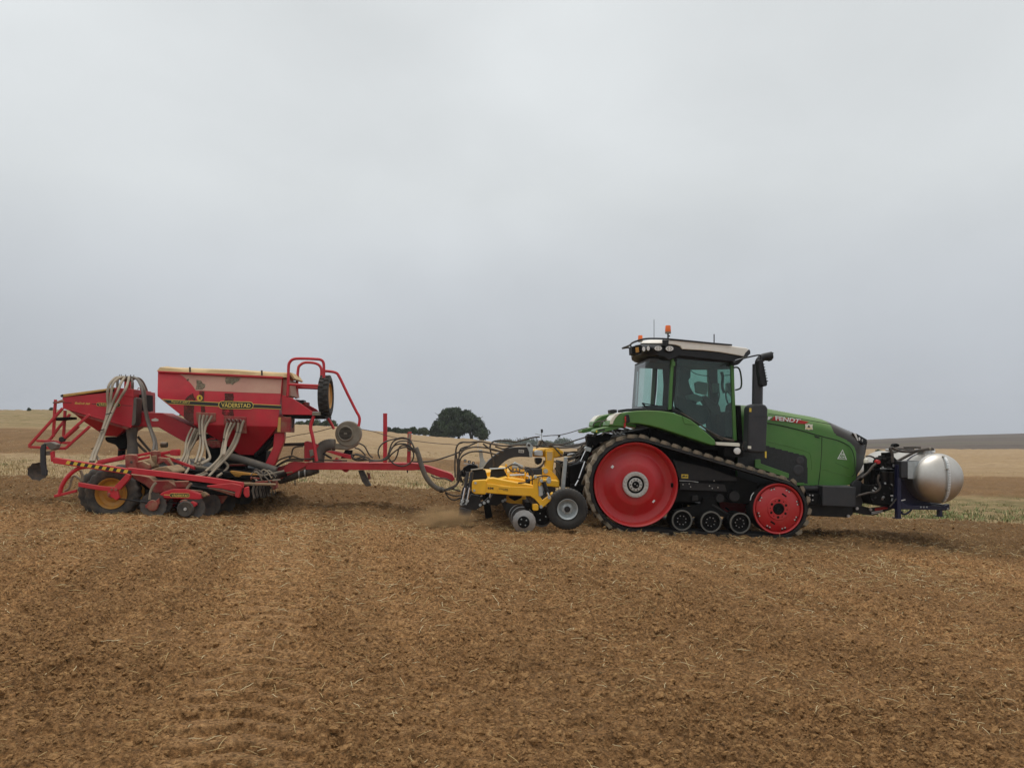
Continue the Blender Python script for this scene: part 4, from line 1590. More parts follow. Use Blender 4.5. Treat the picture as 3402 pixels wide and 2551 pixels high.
# interior
seat = pr('seat_back', 'T', [(775, 372), (800, 362), (828, 378), (852, 376), (852, 440), (835, 455), (850, 510), (880, 560), (900, 620), (880, 650), (790, 650), (760, 560)], 17.75, 18.25, 'inter', TR, .03)
pr('seat_cushion', 'T', [(790, 620), (960, 640), (985, 670), (960, 720), (900, 770), (800, 720)], 17.7, 18.3, 'inter', TR, .03)
pr('console', 'T', [(750, 560), (830, 600), (900, 640), (960, 655), (990, 700), (960, 770), (900, 790), (760, 690)], 17.3, 17.6, 'inter', TR, .02)
pr('monitor', 'T', [(882, 478), (905, 466), (978, 480), (966, 566), (890, 548)], 17.35, 17.45, 'interg', TR, .012)
pr('armrest', 'T', [(828, 568), (880, 556), (930, 575), (940, 600), (905, 615), (840, 598)], 17.35, 17.6, 'interg', TR, .012)
pr('steering_column', 'T', [(935, 590), (960, 565), (1010, 610), (1060, 640), (1100, 860), (1000, 850), (990, 680)], 17.85, 18.15, 'inter', TR, .02)
build('steering_wheel', MB().tube([at('T', 1030, 600, 18) + Vector((.10 * math.sin(a) * .5, .2 * math.cos(a), .17 * math.sin(a))) for a in np.linspace(0, 6.28, 25)[:-1]], .016, 8, True), M['inter'], TR, ang=60)
pr('far_door_post', 'T', [(985, 320), (1060, 318), (1075, 520), (1060, 860), (1000, 860), (990, 700)], 18.62, 18.70, 'inter', TR, .01)
pr('far_rear_post', 'T', [(650, 320), (712, 320), (712, 660), (650, 660), (660, 500)], 18.55, 18.62, 'inter', TR, .01)
pr('headliner', 'T', [(560, 300), (1150, 322), (1150, 345), (800, 345), (700, 335), (560, 330)], 17.2, 18.8, 'inter', TR, .01)
pr('rear_shelf', 'T', [(530, 640), (720, 640), (740, 690), (540, 690)], 17.25, 18.75, 'inter', TR, .01)
pr('cab_front_wall', 'T', [(1090, 700), (1150, 680), (1165, 890), (1100, 890)], 17.3, 18.7, 'inter', TR, .01)
tb('coiled_cable', 'T', [(822, 345), (840, 380), (880, 410), (930, 424), (988, 428)], 18.4, .009, 'inter', TR, 6)
tb('interior_lamp', 'T', [(1070, 400), (1080, 440), (1075, 500), (1090, 550)], 17.5, .03, 'inter', TR, 8)
pr('jerrycan', 'T', [(1020, 480), (1055, 478), (1060, 545), (1025, 548)], 17.9, 18.1, 'interg', TR, .01)
pr('fire_wall', 'T', [(1175, 640), (1210, 640), (1225, 900), (1190, 905)], 17.25, 18.75, 'deep', TR, .01)

# ---------------- rear linkage (partly over the cultivator's headstock)
lk = pr('top_bracket', 'K', [(1840, 250), (1900, 225), (1990, 240), (2080, 215), (2160, 230), (2120, 300), (2000, 330), (1960, 370), (1880, 370), (1850, 320)], 17.0, 17.3, 'deep', TR, .02)
for (x, y) in ((1862, 240), (1935, 248)):
    build('bracket_pin', MB().lathe([(0, -.03), (.028, -.03), (.03, .1)], at('K', x, y, 16.98), 14), M['black'], TR)
def cylinder(f, a, b, c, d, r=.042):
    o = build('lift_ram', MB().cyl(at(f, *a, d), at(f, *b, d), r, 14), M['deep'], TR, ang=60)
    build('ram_rod', MB().cyl(at(f, *b, d), at(f, *c, d), r * .42, 12), M['chrome'], o, ang=60)
    return o
cylinder('K', (1900, 330), (1820, 560), (1745, 770), 16.98)
cylinder('K', (1870, 300), (1850, 380), (1765, 560), 16.92, .03)
pr('grey_clamp', 'K', [(1812, 398), (1838, 376), (1902, 400), (1888, 446), (1822, 432)], 16.90, 17.0, 'galv', TR, .008)
cylinder('K', (1860, 600), (1740, 790), (1700, 860), 17.02, .045)
build('lower_link', MB().bar(at('K', 1950, 900, 17.1), at('K', 1640, 870, 17.1), .07, .12), M['deep'], TR, .01)
build('top_link', MB().cyl(at('K', 1840, 470, 17.9), at('K', 1560, 470, 17.9), .05, 12), M['deep'], TR, ang=60)
build('top_link_rod', MB().cyl(at('K', 1690, 478, 17.75), at('K', 1600, 482, 17.75), .03, 12), M['chrome'], TR, ang=60)
build('top_link_barrel', MB().cyl(at('K', 1810, 500, 17.7), at('K', 1680, 495, 17.7), .055, 14), M['deep'], TR, ang=60)
pr('drawbar_block', 'K', [(1620, 620), (1850, 560), (1900, 700), (1860, 900), (1700, 900), (1640, 820)], 17.4, 18.6, 'deep', TR, .02)
for i in range(9):
    rr = random.Random(300 + i)
    x0, y0 = 1870 + rr.uniform(-20, 160), 260 + rr.uniform(0, 150)
    x1, y1 = 1500 + rr.uniform(0, 160), 430 + rr.uniform(0, 220)
    dd = 17.2 + rr.uniform(0, 1.2)
    tb('hydraulic_hose', 'K', [(x0, y0), (x0 - 90, y0 + 10 + rr.uniform(-20, 50)), ((x0 + x1) / 2, (y0 + y1) / 2 + rr.uniform(10, 60)), (x1, y1)], dd, .014, 'hose', TR, 6)
for k, P_ in enumerate(([(1840, 262), (1700, 305), (1550, 352), (1400, 362), (1300, 352)], [(1850, 320), (1750, 365), (1620, 392), (1480, 392), (1380, 372), (1290, 300)],
                        [(1850, 345), (1720, 352), (1580, 372), (1440, 350), (1330, 330)])):
    tb('hydraulic_hose', 'K', P_, 17.5 + .15 * k, .014, 'hose', TR, 6)
for i in range(10):
    rr = random.Random(500 + i)
    x0 = 2000 + rr.uniform(-60, 250)
    tb('hydraulic_hose', 'W', [(200 + 40 * i, 520 - 20 * i + rr.uniform(-30, 30)), (340 + 40 * i, 470 - 10 * i + rr.uniform(-40, 40)), (480 + 36 * i, 440 + rr.uniform(-60, 50)), (620 + 30 * i, 470 + rr.uniform(-60, 60))], 17.0 + .06 * i, .016, 'hose', TR, 6)
for i in range(8):
    rr = random.Random(600 + i)
    build('coupler', MB().cyl(at('W', 380 + 55 * i, 500 + rr.uniform(-40, 25), 16.95), at('W', 425 + 55 * i, 490 + rr.uniform(-40, 25), 16.95), .018, 8), M['steel' if i % 3 else 'hub'], TR)
tb('tray_hose', 'W', [(220, 380), (240, 310), (320, 275), (450, 262)], 17.2, .014, 'hose', TR, 6)
tb('tray_hose', 'W', [(345, 360), (370, 310), (430, 260), (490, 235)], 17.1, .014, 'hose', TR, 6)
# ================================================================== FRONT LIQUID TANK ON NAVY FRAME
KP = (8.4, 18.0)
KZ = gz(8.4, 17.5)
ctx(KP[0], KP[1], 3.0, KZ)
TK = empty('front_liquid_tank', (KP[0], KP[1], KZ), R(3.0), 'stainless steel liquid tank with dished end on a navy frame ahead of the tractor', 'tank')
tc_ = at('F', 1862, 940, 16.75)
tr_ = .505
prof = []
for i in range(15):
    a = i / 14 * math.pi / 2
    prof.append((tr_ * math.sin(a) ** .9 if i else 0, -.02 - .31 * math.cos(a) ** 1.0 + .10))
L_ = 2.35
prof2 = prof + [(tr_, .12)] + [(tr_, L_ * k / 4) for k in range(1, 5)] + [(r_, L_ + .12 - o + .0) for r_, o in prof[::-1]]
vessel = build('vessel', MB().lathe(prof2, tc_, 64), M['inox'], TK, ang=60, label='brushed stainless vessel lying across the frame')
build('vessel_seam', MB().lathe([(tr_ + .001, .075), (tr_ + .006, .085), (tr_ + .006, .10), (tr_ + .001, .11)], tc_, 64), M['steel'], vessel, ang=60)
for yy in (.55, 1.75):
    build('strap', MB().lathe([(tr_ + .002, yy), (tr_ + .008, yy), (tr_ + .008, yy + .05), (tr_ + .002, yy + .05)], tc_, 48), M['navy'], vessel, ang=60)
# sight gauge: clear tube and white scale bent over the dished end


def dome_y(rad):
    """offset of the dished end at a given radius"""
    a = math.asin(min(1, (max(rad, 0) / tr_) ** (1 / .9)))
    return .08 - .31 * math.cos(a)


def gauge(x0, w, name, m, off, z0=-.455, z1=.44, parent=vessel):
    vs, fs = [], []
    n = 40
    for i in range(n + 1):
        z = z0 + (z1 - z0) * i / n
        for sx in (-.5, .5):
            x = x0 + w * sx
            rad = math.hypot(x, z)
            vs.append((tc_.x + x, tc_.y + dome_y(rad) - off, tc_.z + z))
    for i in range(n):
        fs.append((2 * i, 2 * i + 1, 2 * i + 3, 2 * i + 2))
    return build(name, MB().add(vs, fs), M[m], parent, ang=60)


gauge(.055, .050, 'gauge_scale', 'white', .012)
mbk = MB()
for i in range(24):
    z = -.40 + i * .033
    x = .055
    rad = math.hypot(x, z)
    mbk.box((tc_.x + x, tc_.y + dome_y(rad) - .0145, tc_.z + z), (.022 if i % 2 else .034, .003, .007))
sg = build('scale_marks', mbk, M['bandb'], vessel)
sg['kind'] = 'stuff'
gt = [Vector((tc_.x + .012, tc_.y + dome_y(math.hypot(.012, z)) - .03, tc_.z + z)) for z in np.linspace(-.46, .45, 20)]
build('sight_tube', MB().tube(gt, .010, 8), M['galv'], vessel, ang=60)
for z in (.45, .20, -.22, -.46):
    build('tube_clip', MB().box((tc_.x + .012, tc_.y + dome_y(abs(z)) - .02, tc_.z + z), (.035, .05, .022)), M['fan'], vessel, .004)
build('filler_neck', MB().lathe([(.16, 0), (.16, .07), (.19, .075), (.19, .10), (0, .11)], tc_ + Vector((.0, .55, tr_ - .02)), 24, 'z'), M['steel'], vessel, ang=40)
build('lid', MB().box(tc_ + Vector((0, 1.7, tr_ + .03)), (.34, .4, .06)), M['steel'], vessel, .02)
# frame
pf = lambda n, pts, d0, d1, m='navy', bv=.008: pr(n, 'F', pts, d0, d1, m, TK, bv)
pf('frame_post', [(1470, 812), (1505, 812), (1505, 1302), (1470, 1302)], 16.95, 17.07)
pf('post_foot', [(1455, 1300), (1512, 1300), (1512, 1308), (1455, 1308)], 16.92, 17.10)
pf('frame_post', [(1440, 830), (1470, 830), (1470, 1190), (1440, 1190)], 17.4, 17.5)
pf('frame_post', [(1470, 812), (1505, 812), (1505, 1302), (1470, 1302)], 18.9, 19.02)
pf('frame_post', [(1270, 780), (1312, 780), (1312, 900), (1270, 900)], 17.4, 17.5)
pf('base_beam', [(1505, 1150), (1560, 1180), (1900, 1190), (1950, 1172), (1950, 1222), (1935, 1228), (1505, 1222)], 16.95, 17.10)
pf('base_beam', [(1505, 1150), (1560, 1180), (1900, 1190), (1950, 1172), (1950, 1222), (1935, 1228), (1505, 1222)], 18.9, 19.05)
pf('front_leg', [(1855, 1226), (1886, 1226), (1886, 1283), (1855, 1283)], 16.97, 17.08)
pf('leg_foot', [(1840, 1282), (1900, 1282), (1900, 1289), (1840, 1289)], 16.94, 17.12)
pf('front_leg', [(1855, 1226), (1886, 1226), (1886, 1283), (1855, 1283)], 18.92, 19.03)
build('cross_beam', MB().bar(at('F', 1490, 1195, 17.0), at('F', 1490, 1195, 17.0) + Vector((0, 2.0, 0)), .1, .12), M['navy'], TK, .008)
build('cross_beam', MB().bar(at('F', 1900, 1205, 17.0), at('F', 1900, 1205, 17.0) + Vector((0, 2.0, 0)), .1, .12), M['navy'], TK, .008)
pf('saddle', [(1505, 950), (1640, 960), (1680, 1090), (1780, 1165), (1900, 1180), (1505, 1180)], 17.2, 17.32, 'navy')
pf('saddle', [(1505, 950), (1640, 960), (1680, 1090), (1780, 1165), (1900, 1180), (1505, 1180)], 18.5, 18.62, 'navy')
pf('back_panel', [(1500, 900), (1600, 930), (1700, 1120), (1700, 1175), (1500, 1175)], 17.35, 17.4, 'deep')
tb('tow_eye', 'F', [(1508, 1236), (1515, 1262), (1550, 1262), (1580, 1240), (1600, 1222)], 17.0, .02, 'navy', TK)
for x in (1685, 1712, 1740, 1932):
    build('beam_hole', MB().lathe([(0, -.004), (.016, -.004), (.018, 0)], at('F', x, 1200 if x < 1900 else 1214, 16.948), 10), M['galv'], TK)
pr('control_box', 'F', [(1506, 782), (1680, 778), (1662, 830), (1640, 890), (1634, 944), (1566, 942), (1560, 930), (1506, 930)], 16.86, 17.16, 'char', TK, .008)
pr('control_box_face', 'F', [(1566, 786), (1678, 780), (1660, 830), (1640, 885), (1632, 942), (1566, 940)], 16.852, 16.868, 'galv', TK, .004)
# pump and filters between tank and tractor
rr = random.Random(77)
pr('pump_body', 'F', [(1215, 1000), (1420, 990), (1440, 1100), (1420, 1185), (1240, 1180), (1210, 1100)], 17.15, 17.7, 'deep', TK, .03)
pr('pump_frame', 'F', [(1200, 800), (1268, 790), (1268, 1000), (1200, 1000)], 17.3, 17.5, 'deep', TK, .01)
pr('pump_guard', 'F', [(1268, 860), (1440, 850), (1440, 1010), (1268, 1010)], 17.35, 17.7, 'deep', TK, .02)
for (x, y, r_, h, m_) in ((1345, 900, .07, .30, 'black'), (1412, 905, .065, .26, 'black'), (1295, 960, .05, .2, 'deep'), (1240, 880, .05, .22, 'deep')):
    p = at('F', x, y, 17.22)
    build('filter_bowl', MB().lathe([(.02, -h), (r_ * .8, -h * .92), (r_, -h * .6), (r_, 0), (r_ * 1.15, .01), (r_ * 1.15, .06), (0, .07)], p, 18, 'z'), M[m_], TK, ang=50)
pr('valve_block', 'F', [(1330, 745), (1440, 735), (1490, 790), (1480, 850), (1310, 840), (1305, 780)], 17.1, 17.4, 'deep', TK, .02)
pr('relay_box', 'F', [(1357, 702), (1410, 700), (1412, 742), (1358, 744)], 17.12, 17.3, 'deep', TK, .006)
pr('relay_box', 'F', [(1330, 730), (1352, 728), (1354, 760), (1330, 762)], 17.12, 17.3, 'deep', TK, .006)
build('red_cap', MB().lathe([(0, -.05), (.04, -.05), (.045, 0), (.045, .05)], at('F', 1287, 786, 17.1), 14), M['redp'], TK)
build('pale_bottle', MB().lathe([(.045, -.10), (.05, -.05), (.05, .06), (.03, .08), (0, .085)], at('F', 1182, 790, 17.5), 14, 'z'), M['cream'], TK, ang=50)
for i in range(16):
    p = at('F', 1240 + rr.uniform(0, 210), 1060 + rr.uniform(-80, 90), 17.12)
    build('fitting', MB().cyl(p, p + Vector((rr.uniform(-.05, .05), .02, rr.uniform(-.06, .06))), rr.uniform(.010, .022), 8), M['steel' if rr.random() < .45 else 'black'], TK)
for i in range(8):
    p = at('F', 1330 + rr.uniform(0, 150), 790 + rr.uniform(-40, 50), 17.08)
    build('fitting', MB().box(p, (rr.uniform(.02, .06), .04, rr.uniform(.02, .06))), M['black' if i % 3 else 'steel'], TK, .004)
tb('suction_hose', 'F', [(1425, 790), (1422, 720), (1410, 680), (1402, 664), (1420, 655), (1450, 672), (1520, 690), (1600, 690), (1680, 678), (1760, 666), (1790, 668), (1796, 690)], 17.0, .030, 'hose', TK, 10)
tb('suction_hose', 'F', [(1450, 790), (1520, 752), (1590, 715), (1640, 690), (1700, 676)], 17.15, .030, 'hose', TK, 10)
tb('suction_hose', 'F', [(1440, 662), (1500, 665), (1560, 672), (1620, 668)], 17.3, .018, 'hose', TK, 8)
tb('suction_hose', 'F', [(1530, 655), (1600, 652), (1680, 655)], 17.7, .025, 'hose', TK, 8)
build('hose_collar', MB().cyl(at('F', 1756, 667, 17.0), at('F', 1772, 667, 17.0), .037, 12), M['fan'], TK)
build('hose_elbow', MB().cyl(at('F', 1798, 680, 17.0), at('F', 1799, 698, 17.0), .04, 12), M['white'], TK)
pr('breather', 'F', [(1434, 640), (1442, 622), (1462, 614), (1490, 626), (1494, 640), (1470, 650), (1440, 654)], 17.5, 17.65, 'deep', TK, .02)
tb('delivery_hose', 'F', [(1180, 735), (1215, 732), (1250, 745), (1280, 772)], 17.2, .018, 'hose', TK, 8)
tb('delivery_hose', 'F', [(1290, 790), (1240, 830), (1200, 880), (1140, 930)], 17.1, .025, 'hose', TK, 8)
tb('delivery_hose', 'F', [(1300, 900), (1290, 960), (1310, 1020), (1270, 1060), (1200, 1070), (1110, 1095)], 17.1, .022, 'hose', TK, 8)
tb('stay_cable', 'F', [(1400, 1200), (1440, 1150), (1490, 1090)], 17.0, .014, 'hose', TK, 8)
tb('stay_cable', 'F', [(1505, 1140), (1542, 1132)], 16.94, .009, 'white', TK, 6)
# ================================================================== YELLOW CULTIVATOR
CP = (0.6, 18.0)
CZ0 = gz(.6, 16.5)
ctx(CP[0], CP[1], 3.0, CZ0)
CU = empty('yellow_cultivator', (CP[0], CP[1], CZ0), R(3.0), 'bright yellow mounted cultivator with black legs and discs behind the tractor', 'cultivator')
pk = lambda n, pts, d0, d1, m='yel', bv=.008, par=None, f='K': pr(n, f, pts, d0, d1, m, par or CU, bv)
ND = 15.05
fb = pk('side_beam', [(608, 826), (905, 868), (1192, 882), (1160, 988), (905, 976), (600, 946)], ND, ND + .26, 'yel', .012)
pk('beam_top_plate', [(600, 800), (640, 772), (700, 768), (860, 800), (1190, 858), (1190, 884), (905, 868), (608, 826)], ND + .03, ND + .42, 'yel', .01)
pk('end_plate', [(445, 796), (595, 786), (622, 800), (612, 832), (602, 968), (560, 966), (470, 962), (432, 932), (434, 830)], ND - .02, ND + .14, 'yel', .018)
pk('beam_gusset', [(740, 900), (762, 858), (905, 874), (905, 972), (760, 955)], ND - .012, ND + .02, 'yel', .006)
for (x, y) in ((478, 827), (463, 919)):
    build('end_bolt', MB().lathe([(0, -.03), (.020, -.03), (.024, 0)], at('K', x, y, ND - .02), 10), M['galv'], CU)
letter('size_lettering', '6M', 'K', [(628, 872), (699, 878), (697, 908), (626, 902)], ND - .004, M['bandb'], CU, 0, .03)
letter('model_lettering', 'LOWDISTURBER', 'K', [(764, 887), (878, 899), (878, 912), (764, 902)], ND - .018, M['bandb'], CU, 0, .02)
letter('model_lettering', 'GRANGE', 'K', [(814, 909), (878, 914), (878, 925), (814, 920)], ND - .018, M['bandb'], CU, 0, .02)
# wheel arm
pk('wheel_arm', [(1184, 880), (1186, 752), (1205, 730), (1232, 735), (1242, 760), (1244, 860), (1262, 980), (1300, 1038), (1376, 985), (1400, 985), (1408, 1010), (1396, 1045), (1300, 1130), (1270, 1110), (1252, 1075), (1200, 1020), (1150, 988)], ND, ND + .10, 'yel', .012)
pk('arm_knuckle', [(1246, 850), (1285, 770), (1305, 768), (1308, 810), (1262, 880)], ND - .03, ND + .04, 'yel', .012)
pk('arm_end', [(1178, 1092), (1190, 1086), (1240, 1086), (1250, 1098), (1250, 1155), (1238, 1164), (1190, 1164), (1178, 1152)], ND - .06, ND + .1, 'yel', .02)
for (x, y) in ((1212, 752), (1285, 800), (1382, 1005), (1282, 1118)):
    build('arm_pin', MB().lathe([(0, -.03), (.026, -.03), (.03, 0), (.03, .03)], at('K', x, y, ND - .03), 12), M['galv'], CU)
cr = build('wheel_ram', MB().cyl(at('K', 1312, 812, ND - .05), at('K', 1355, 940, ND - .05), .040, 14), M['black'], CU, ang=60)
build('ram_rod', MB().cyl(at('K', 1355, 940, ND - .05), at('K', 1375, 985, ND - .05), .018, 10), M['chrome'], cr)
pk('ram_bracket', [(1252, 870), (1300, 860), (1306, 970), (1280, 990), (1254, 985)], ND - .03, ND - .005, 'galv', .006)
pk('ram_knuckle', [(1345, 790), (1370, 752), (1400, 760), (1408, 800), (1392, 840), (1350, 830)], ND, ND + .08, 'galv', .015)
tb('ram_hose', 'K', [(1000, 828), (1080, 820), (1160, 790), (1240, 750), (1320, 738), (1395, 752)], ND - .03, .012, 'blackp', CU)
# coil spring
cs = at('K', 1170, 1050, ND + .16)
sp = [cs + Vector((.05 * math.cos(a) + .02 * a / 6.28 - .06, .05 * math.sin(a), .10 - .03 * a / 6.28)) for a in np.linspace(0, 6.28 * 6, 90)]
build('coil_spring', MB().tube(sp, .014, 6), M['hose'], CU, ang=60)
# land wheel
wc = at('K', 1607, 1150, ND + .02)
mk = mpp('K', ND)
WR = 252 * mk


def tyre(name, c, R_, rim, w, parent, tm, rm, treadn=36, lug=.012, rimw=None):
    """tyre with moulded tread, rim as sub-part"""
    def modf(j, r_):
        return 1 + (lug / R_ if (j // 2) % 2 and r_ > R_ * .93 else 0)
    prof_ = [(rim, w * .30), (rim + .02, w * .10), (rim + (R_ - rim) * .45, -.0), (R_ * .93, w * .03), (R_ * .985, w * .12), (R_, w * .3), (R_, w * .7),
             (R_ * .985, w * .88), (R_ * .93, w * .97), (rim + (R_ - rim) * .45, w), (rim, w * .8)]
    t = build(name, MB().lathe(prof_, c, treadn * 4, mod=modf), M[tm], parent, ang=50)
    rp = [(rim - .005, w * .7), (rim - .004, w * .22), (rim + .018, w * .06), (rim + .012, w * .03), (rim - .012, w * .08), (rim - .03, w * .30), (rim * .62, w * .38), (rim * .55, w * .30), (rim * .28, w * .26), (0, w * .26)]
    r = build('rim', MB().lathe(rp, c, 40), M[rm], t, ang=45)
    return t, r


tw, rimo = tyre('land_wheel', wc, WR, 118 * mk, .26, CU, 'tyre', 'galv', 40, .010)
tw['label'] = 'black tyred land wheel with silver rim'
build('hub', MB().lathe([(.055, .09), (.055, .035), (.045, .025), (0, .025)], wc, 16), M['black'], tw)
bolts('wheel_nut', wc, .085, 5, .013, .065, 'galv', tw, .3)
tw2 = mirror(tw)
build('wheel_axle', MB().cyl(wc + Vector((0, .2, 0)), wc + Vector((-.25, .5, .25)), .04, 10), M['yel'], CU)


# discs
def disc(name, c, r_, m, parent, scallop=0, n=72, dish=.05, tilt=None, cm='deep'):
    def modf(j, rr_):
        return 1 - (scallop * abs(math.sin(j / n * math.pi * (n / 5.0))) if rr_ > r_ * .9 else 0)
    o = build(name, MB().lathe([(0, dish), (r_ * .35, dish * .9), (r_ * .75, dish * .4), (r_, 0), (r_, .008), (r_ * .7, dish * .5 + .01), (0, dish + .012)], (0, 0, 0), n, mod=modf if scallop else None, tilt=tilt), M[m], parent, ang=60)
    o.location = c
    return o


DT = Matrix.Rotation(R(-14), 3, 'Z')
dr = 147 * mpp('K', ND)
dl = [(1073, 1302, ND - .02, 'disc'), (1052, 1258, ND + .28, 'discb'), (1026, 1226, ND + .58, 'discb')]
for (x, y, d, m_) in dl:
    o = disc('disc_blade', at('K', x, y, d), dr, m_, CU, .03, 80, -.05, DT)
    if m_ == 'discb':
        build('disc_edge', MB().lathe([(dr * .955, -.008), (dr * 1.0, -.004)], (0, 0, 0), 60, tilt=DT), M['steel'], o)
    hub_ = build('disc_hub', MB().lathe([(.11, -.045), (.10, -.058), (.03, -.062), (0, -.062)], (0, 0, 0), 24, tilt=DT), M['deep'], o)
    for k in range(4):
        a = .6 + k * 1.571
        build('disc_bolt', MB().lathe([(0, -.018), (.011, -.018), (.013, 0)], DT @ Vector((.065 * math.cos(a), -.058, .065 * math.sin(a))), 8, tilt=DT), M['galv'], o)
for k in range(5):
    o = disc('disc_blade', at('K', 1290 - 4 * k, 1235, ND + .15) + Vector((0, 1.1 * k, 0)), dr * .92, 'discb', CU, .03, 60, .05, Matrix.Rotation(R(14), 3, 'Z'))
    build('disc_hub', MB().lathe([(.15, -.02), (.14, -.03), (0, -.035)], (0, 0, 0), 20), M['deep'], o)
    for q in range(3):
        a = q * 2.1
        build('disc_bolt', MB().lathe([(0, -.018), (.011, -.018), (.013, 0)], (.07 * math.cos(a), -.03, .07 * math.sin(a)), 8), M['galv'], o)
for k in range(4):
    o = disc('disc_blade', at('K', 1040, 1290, ND) + Vector((0, 1.9 + 1.2 * k, .02)), dr, 'discb', CU, .03, 40, -.05, DT)
pk('disc_beam', [(1080, 1060), (1180, 1070), (1180, 1130), (1080, 1130)], ND + .15, 20.9, 'deep', .01)
for k in range(9):
    p = at('K', 1120, 1110, ND + .1) + Vector((0, .68 * k, 0))
    build('disc_arm', MB().bar(p, p + Vector((-.06, 0, -.25)), .05, .07, (1, 0, 0)), M['deep'], CU, .008)

# legs: black shanks with wing points, in two rows across the width
LEG = [(425, 965), (520, 985), (545, 1060), (600, 1040), (640, 1000), (660, 1020), (610, 1080), (540, 1120), (480, 1160), (430, 1160), (385, 1290), (262, 1240), (300, 1100), (350, 1090)]
leg0 = pk('tine_leg', LEG, ND + .12, ND + .24, 'black', .01)
leg0['label'] = 'black subsoiling leg, its point in the soil'
LEG2 = [(690, 960), (860, 975), (850, 1040), (790, 1070), (740, 1105), (640, 1095), (650, 1040)]
leg1 = pk('tine_leg', LEG2, ND + .75, ND + .9, 'black', .01)
for k in range(1, 5):
    copy_part(leg0, CU, Vector((0, 1.2 * k, 0)))
for k in range(1, 4):
    copy_part(leg1, CU, Vector((0, 1.2 * k, 0)))
pk('leg_shank', [(560, 960), (640, 965), (690, 1260), (600, 1260)], ND + 1.3, ND + 1.36, 'deep', .005)
pk('point_wing', [(262, 1240), (385, 1290), (430, 1165), (345, 1140), (295, 1130)], ND + .02, ND + .13, 'char', .006)
for (x, y) in ((536, 1095), (584, 1070), (632, 1050), (813, 1046), (842, 1030)):
    build('leg_bolt', MB().lathe([(0, -.03), (.024, -.03), (.027, 0)], at('K', x, y, ND + .10 if x < 700 else ND + .73), 12), M['galv'], CU)
for (xa, ya, xb, yb, xc, yc) in ((385, 690, 352, 885, 318, 1050), (435, 690, 408, 880, 378, 1045)):
    o = build('leg_ram', MB().cyl(at('K', xa, ya, ND + .05), at('K', xb, yb, ND + .05), .032, 14), M['char'], CU, ang=60)
    build('ram_rod', MB().cyl(at('K', xb, yb, ND + .05), at('K', xc, yc, ND + .05), .019, 12), M['chrome'], o, ang=60)
    build('ram_eye', MB().lathe([(0, -.03), (.028, -.03), (.032, .03), (0, .03)], at('K', xc, yc, ND + .05), 14), M['galv'], o)
    build('ram_fork', MB().bar(at('K', xc, yc, ND + .05), at('K', xc - 22, yc + 45, ND + .05), .03, .035), M['galv'], o)
build('leg_ram', MB().cyl(at('K', 662, 955, ND + .6), at('K', 655, 1010, ND + .6), .019, 12), M['chrome'], CU, ang=60)
# rubber flaps and valve gear
pk('rubber_flap', [(440, 672), (560, 655), (600, 668), (625, 762), (600, 785), (445, 795), (425, 780)], ND + .5, ND + .54, 'blackp', .006)
pk('rubber_flap', [(668, 665), (820, 650), (870, 742), (740, 778), (655, 760)], ND + 1.0, ND + 1.04, 'blackp', .006)
pk('flap_rail', [(650, 652), (850, 640), (850, 652), (655, 664)], ND + .9, ND + 1.1, 'galv', .004)
pk('flap_rail', [(420, 664), (570, 646), (580, 656), (425, 676)], ND + .4, ND + .6, 'fan', .004)
pk('yellow_infill', [(608, 700), (660, 690), (650, 770), (620, 775)], ND + 1.4, ND + 1.5, 'yel', .006)
pk('rear_cross_beam', [(600, 772), (760, 782), (860, 756), (880, 770), (870, 820), (620, 800)], ND + .5, 20.9, 'yel', .012)
pk('main_cross_beam', [(880, 760), (1090, 790), (1100, 860), (880, 830)], ND + .4, 20.9, 'yel', .012)
pk('under_panel', [(850, 985), (1100, 985), (1085, 1088), (905, 1075), (850, 1060)], ND + .8, ND + .9, 'yel', .008)
pk('under_tunnel', [(880, 985), (1050, 985), (1040, 1010), (960, 1045), (900, 1015)], ND + .77, ND + .80, 'deep', .006)
# folding knuckle plates
for (x, yt, yb, d, w) in ((855, 590, 800, 16.9, 18), (912, 602, 812, 16.2, 18), (965, 652, 812, 15.9, 16), (1042, 665, 812, 15.9, 14), (1090, 690, 812, 15.7, 20), (885, 700, 815, 15.7, 20)):
    pk('knuckle_plate', [(x - w * .5, yt + 20), (x, yt), (x + w * .6, yt + 14), (x + w * .55, yb), (x - w * .6, yb)], d, d + .25, 'yel', .008)
for (x, yt, yb, d, w) in ((828, 640, 790, 17.2, 14), (940, 620, 800, 16.6, 14), (1000, 640, 812, 16.0, 12), (1068, 650, 812, 16.4, 14), (1120, 700, 850, 15.6, 16), (1160, 740, 860, 15.4, 14)):
    pk('knuckle_plate', [(x - w * .5, yt + 24), (x, yt), (x + w * .6, yt + 12), (x + w * .55, yb), (x - w * .6, yb)], d, d + .2, 'yel', .008)
for k, P_ in enumerate(([(880, 640), (930, 690), (980, 680), (1040, 700), (1110, 690)], [(1000, 620), (1060, 650), (1130, 640), (1180, 700), (1150, 780)], [(1100, 800), (1140, 770), (1180, 790), (1200, 840)], [(700, 700), (780, 660), (860, 640), (930, 600), (1000, 610)])):
    tb('hydraulic_hose', 'K', P_, 15.85 + .1 * k, .015, 'hose', CU, 6)
pk('valve_body', [(1095, 790), (1150, 775), (1175, 820), (1160, 860), (1105, 850)], 15.5, 15.8, 'deep', .02)
pk('knuckle_box', [(900, 715), (1090, 700), (1105, 740), (1095, 815), (900, 812)], 16.15, 16.5, 'yel', .01)
build('knuckle_pin', MB().cyl(at('K', 880, 735, 15.75), at('K', 1120, 725, 15.75), .02, 10), M['galv'], CU)
build('knuckle_ram', MB().cyl(at('K', 925, 655, 16.3), at('K', 1030, 660, 16.3), .06, 14), M['fan'], CU, ang=60)
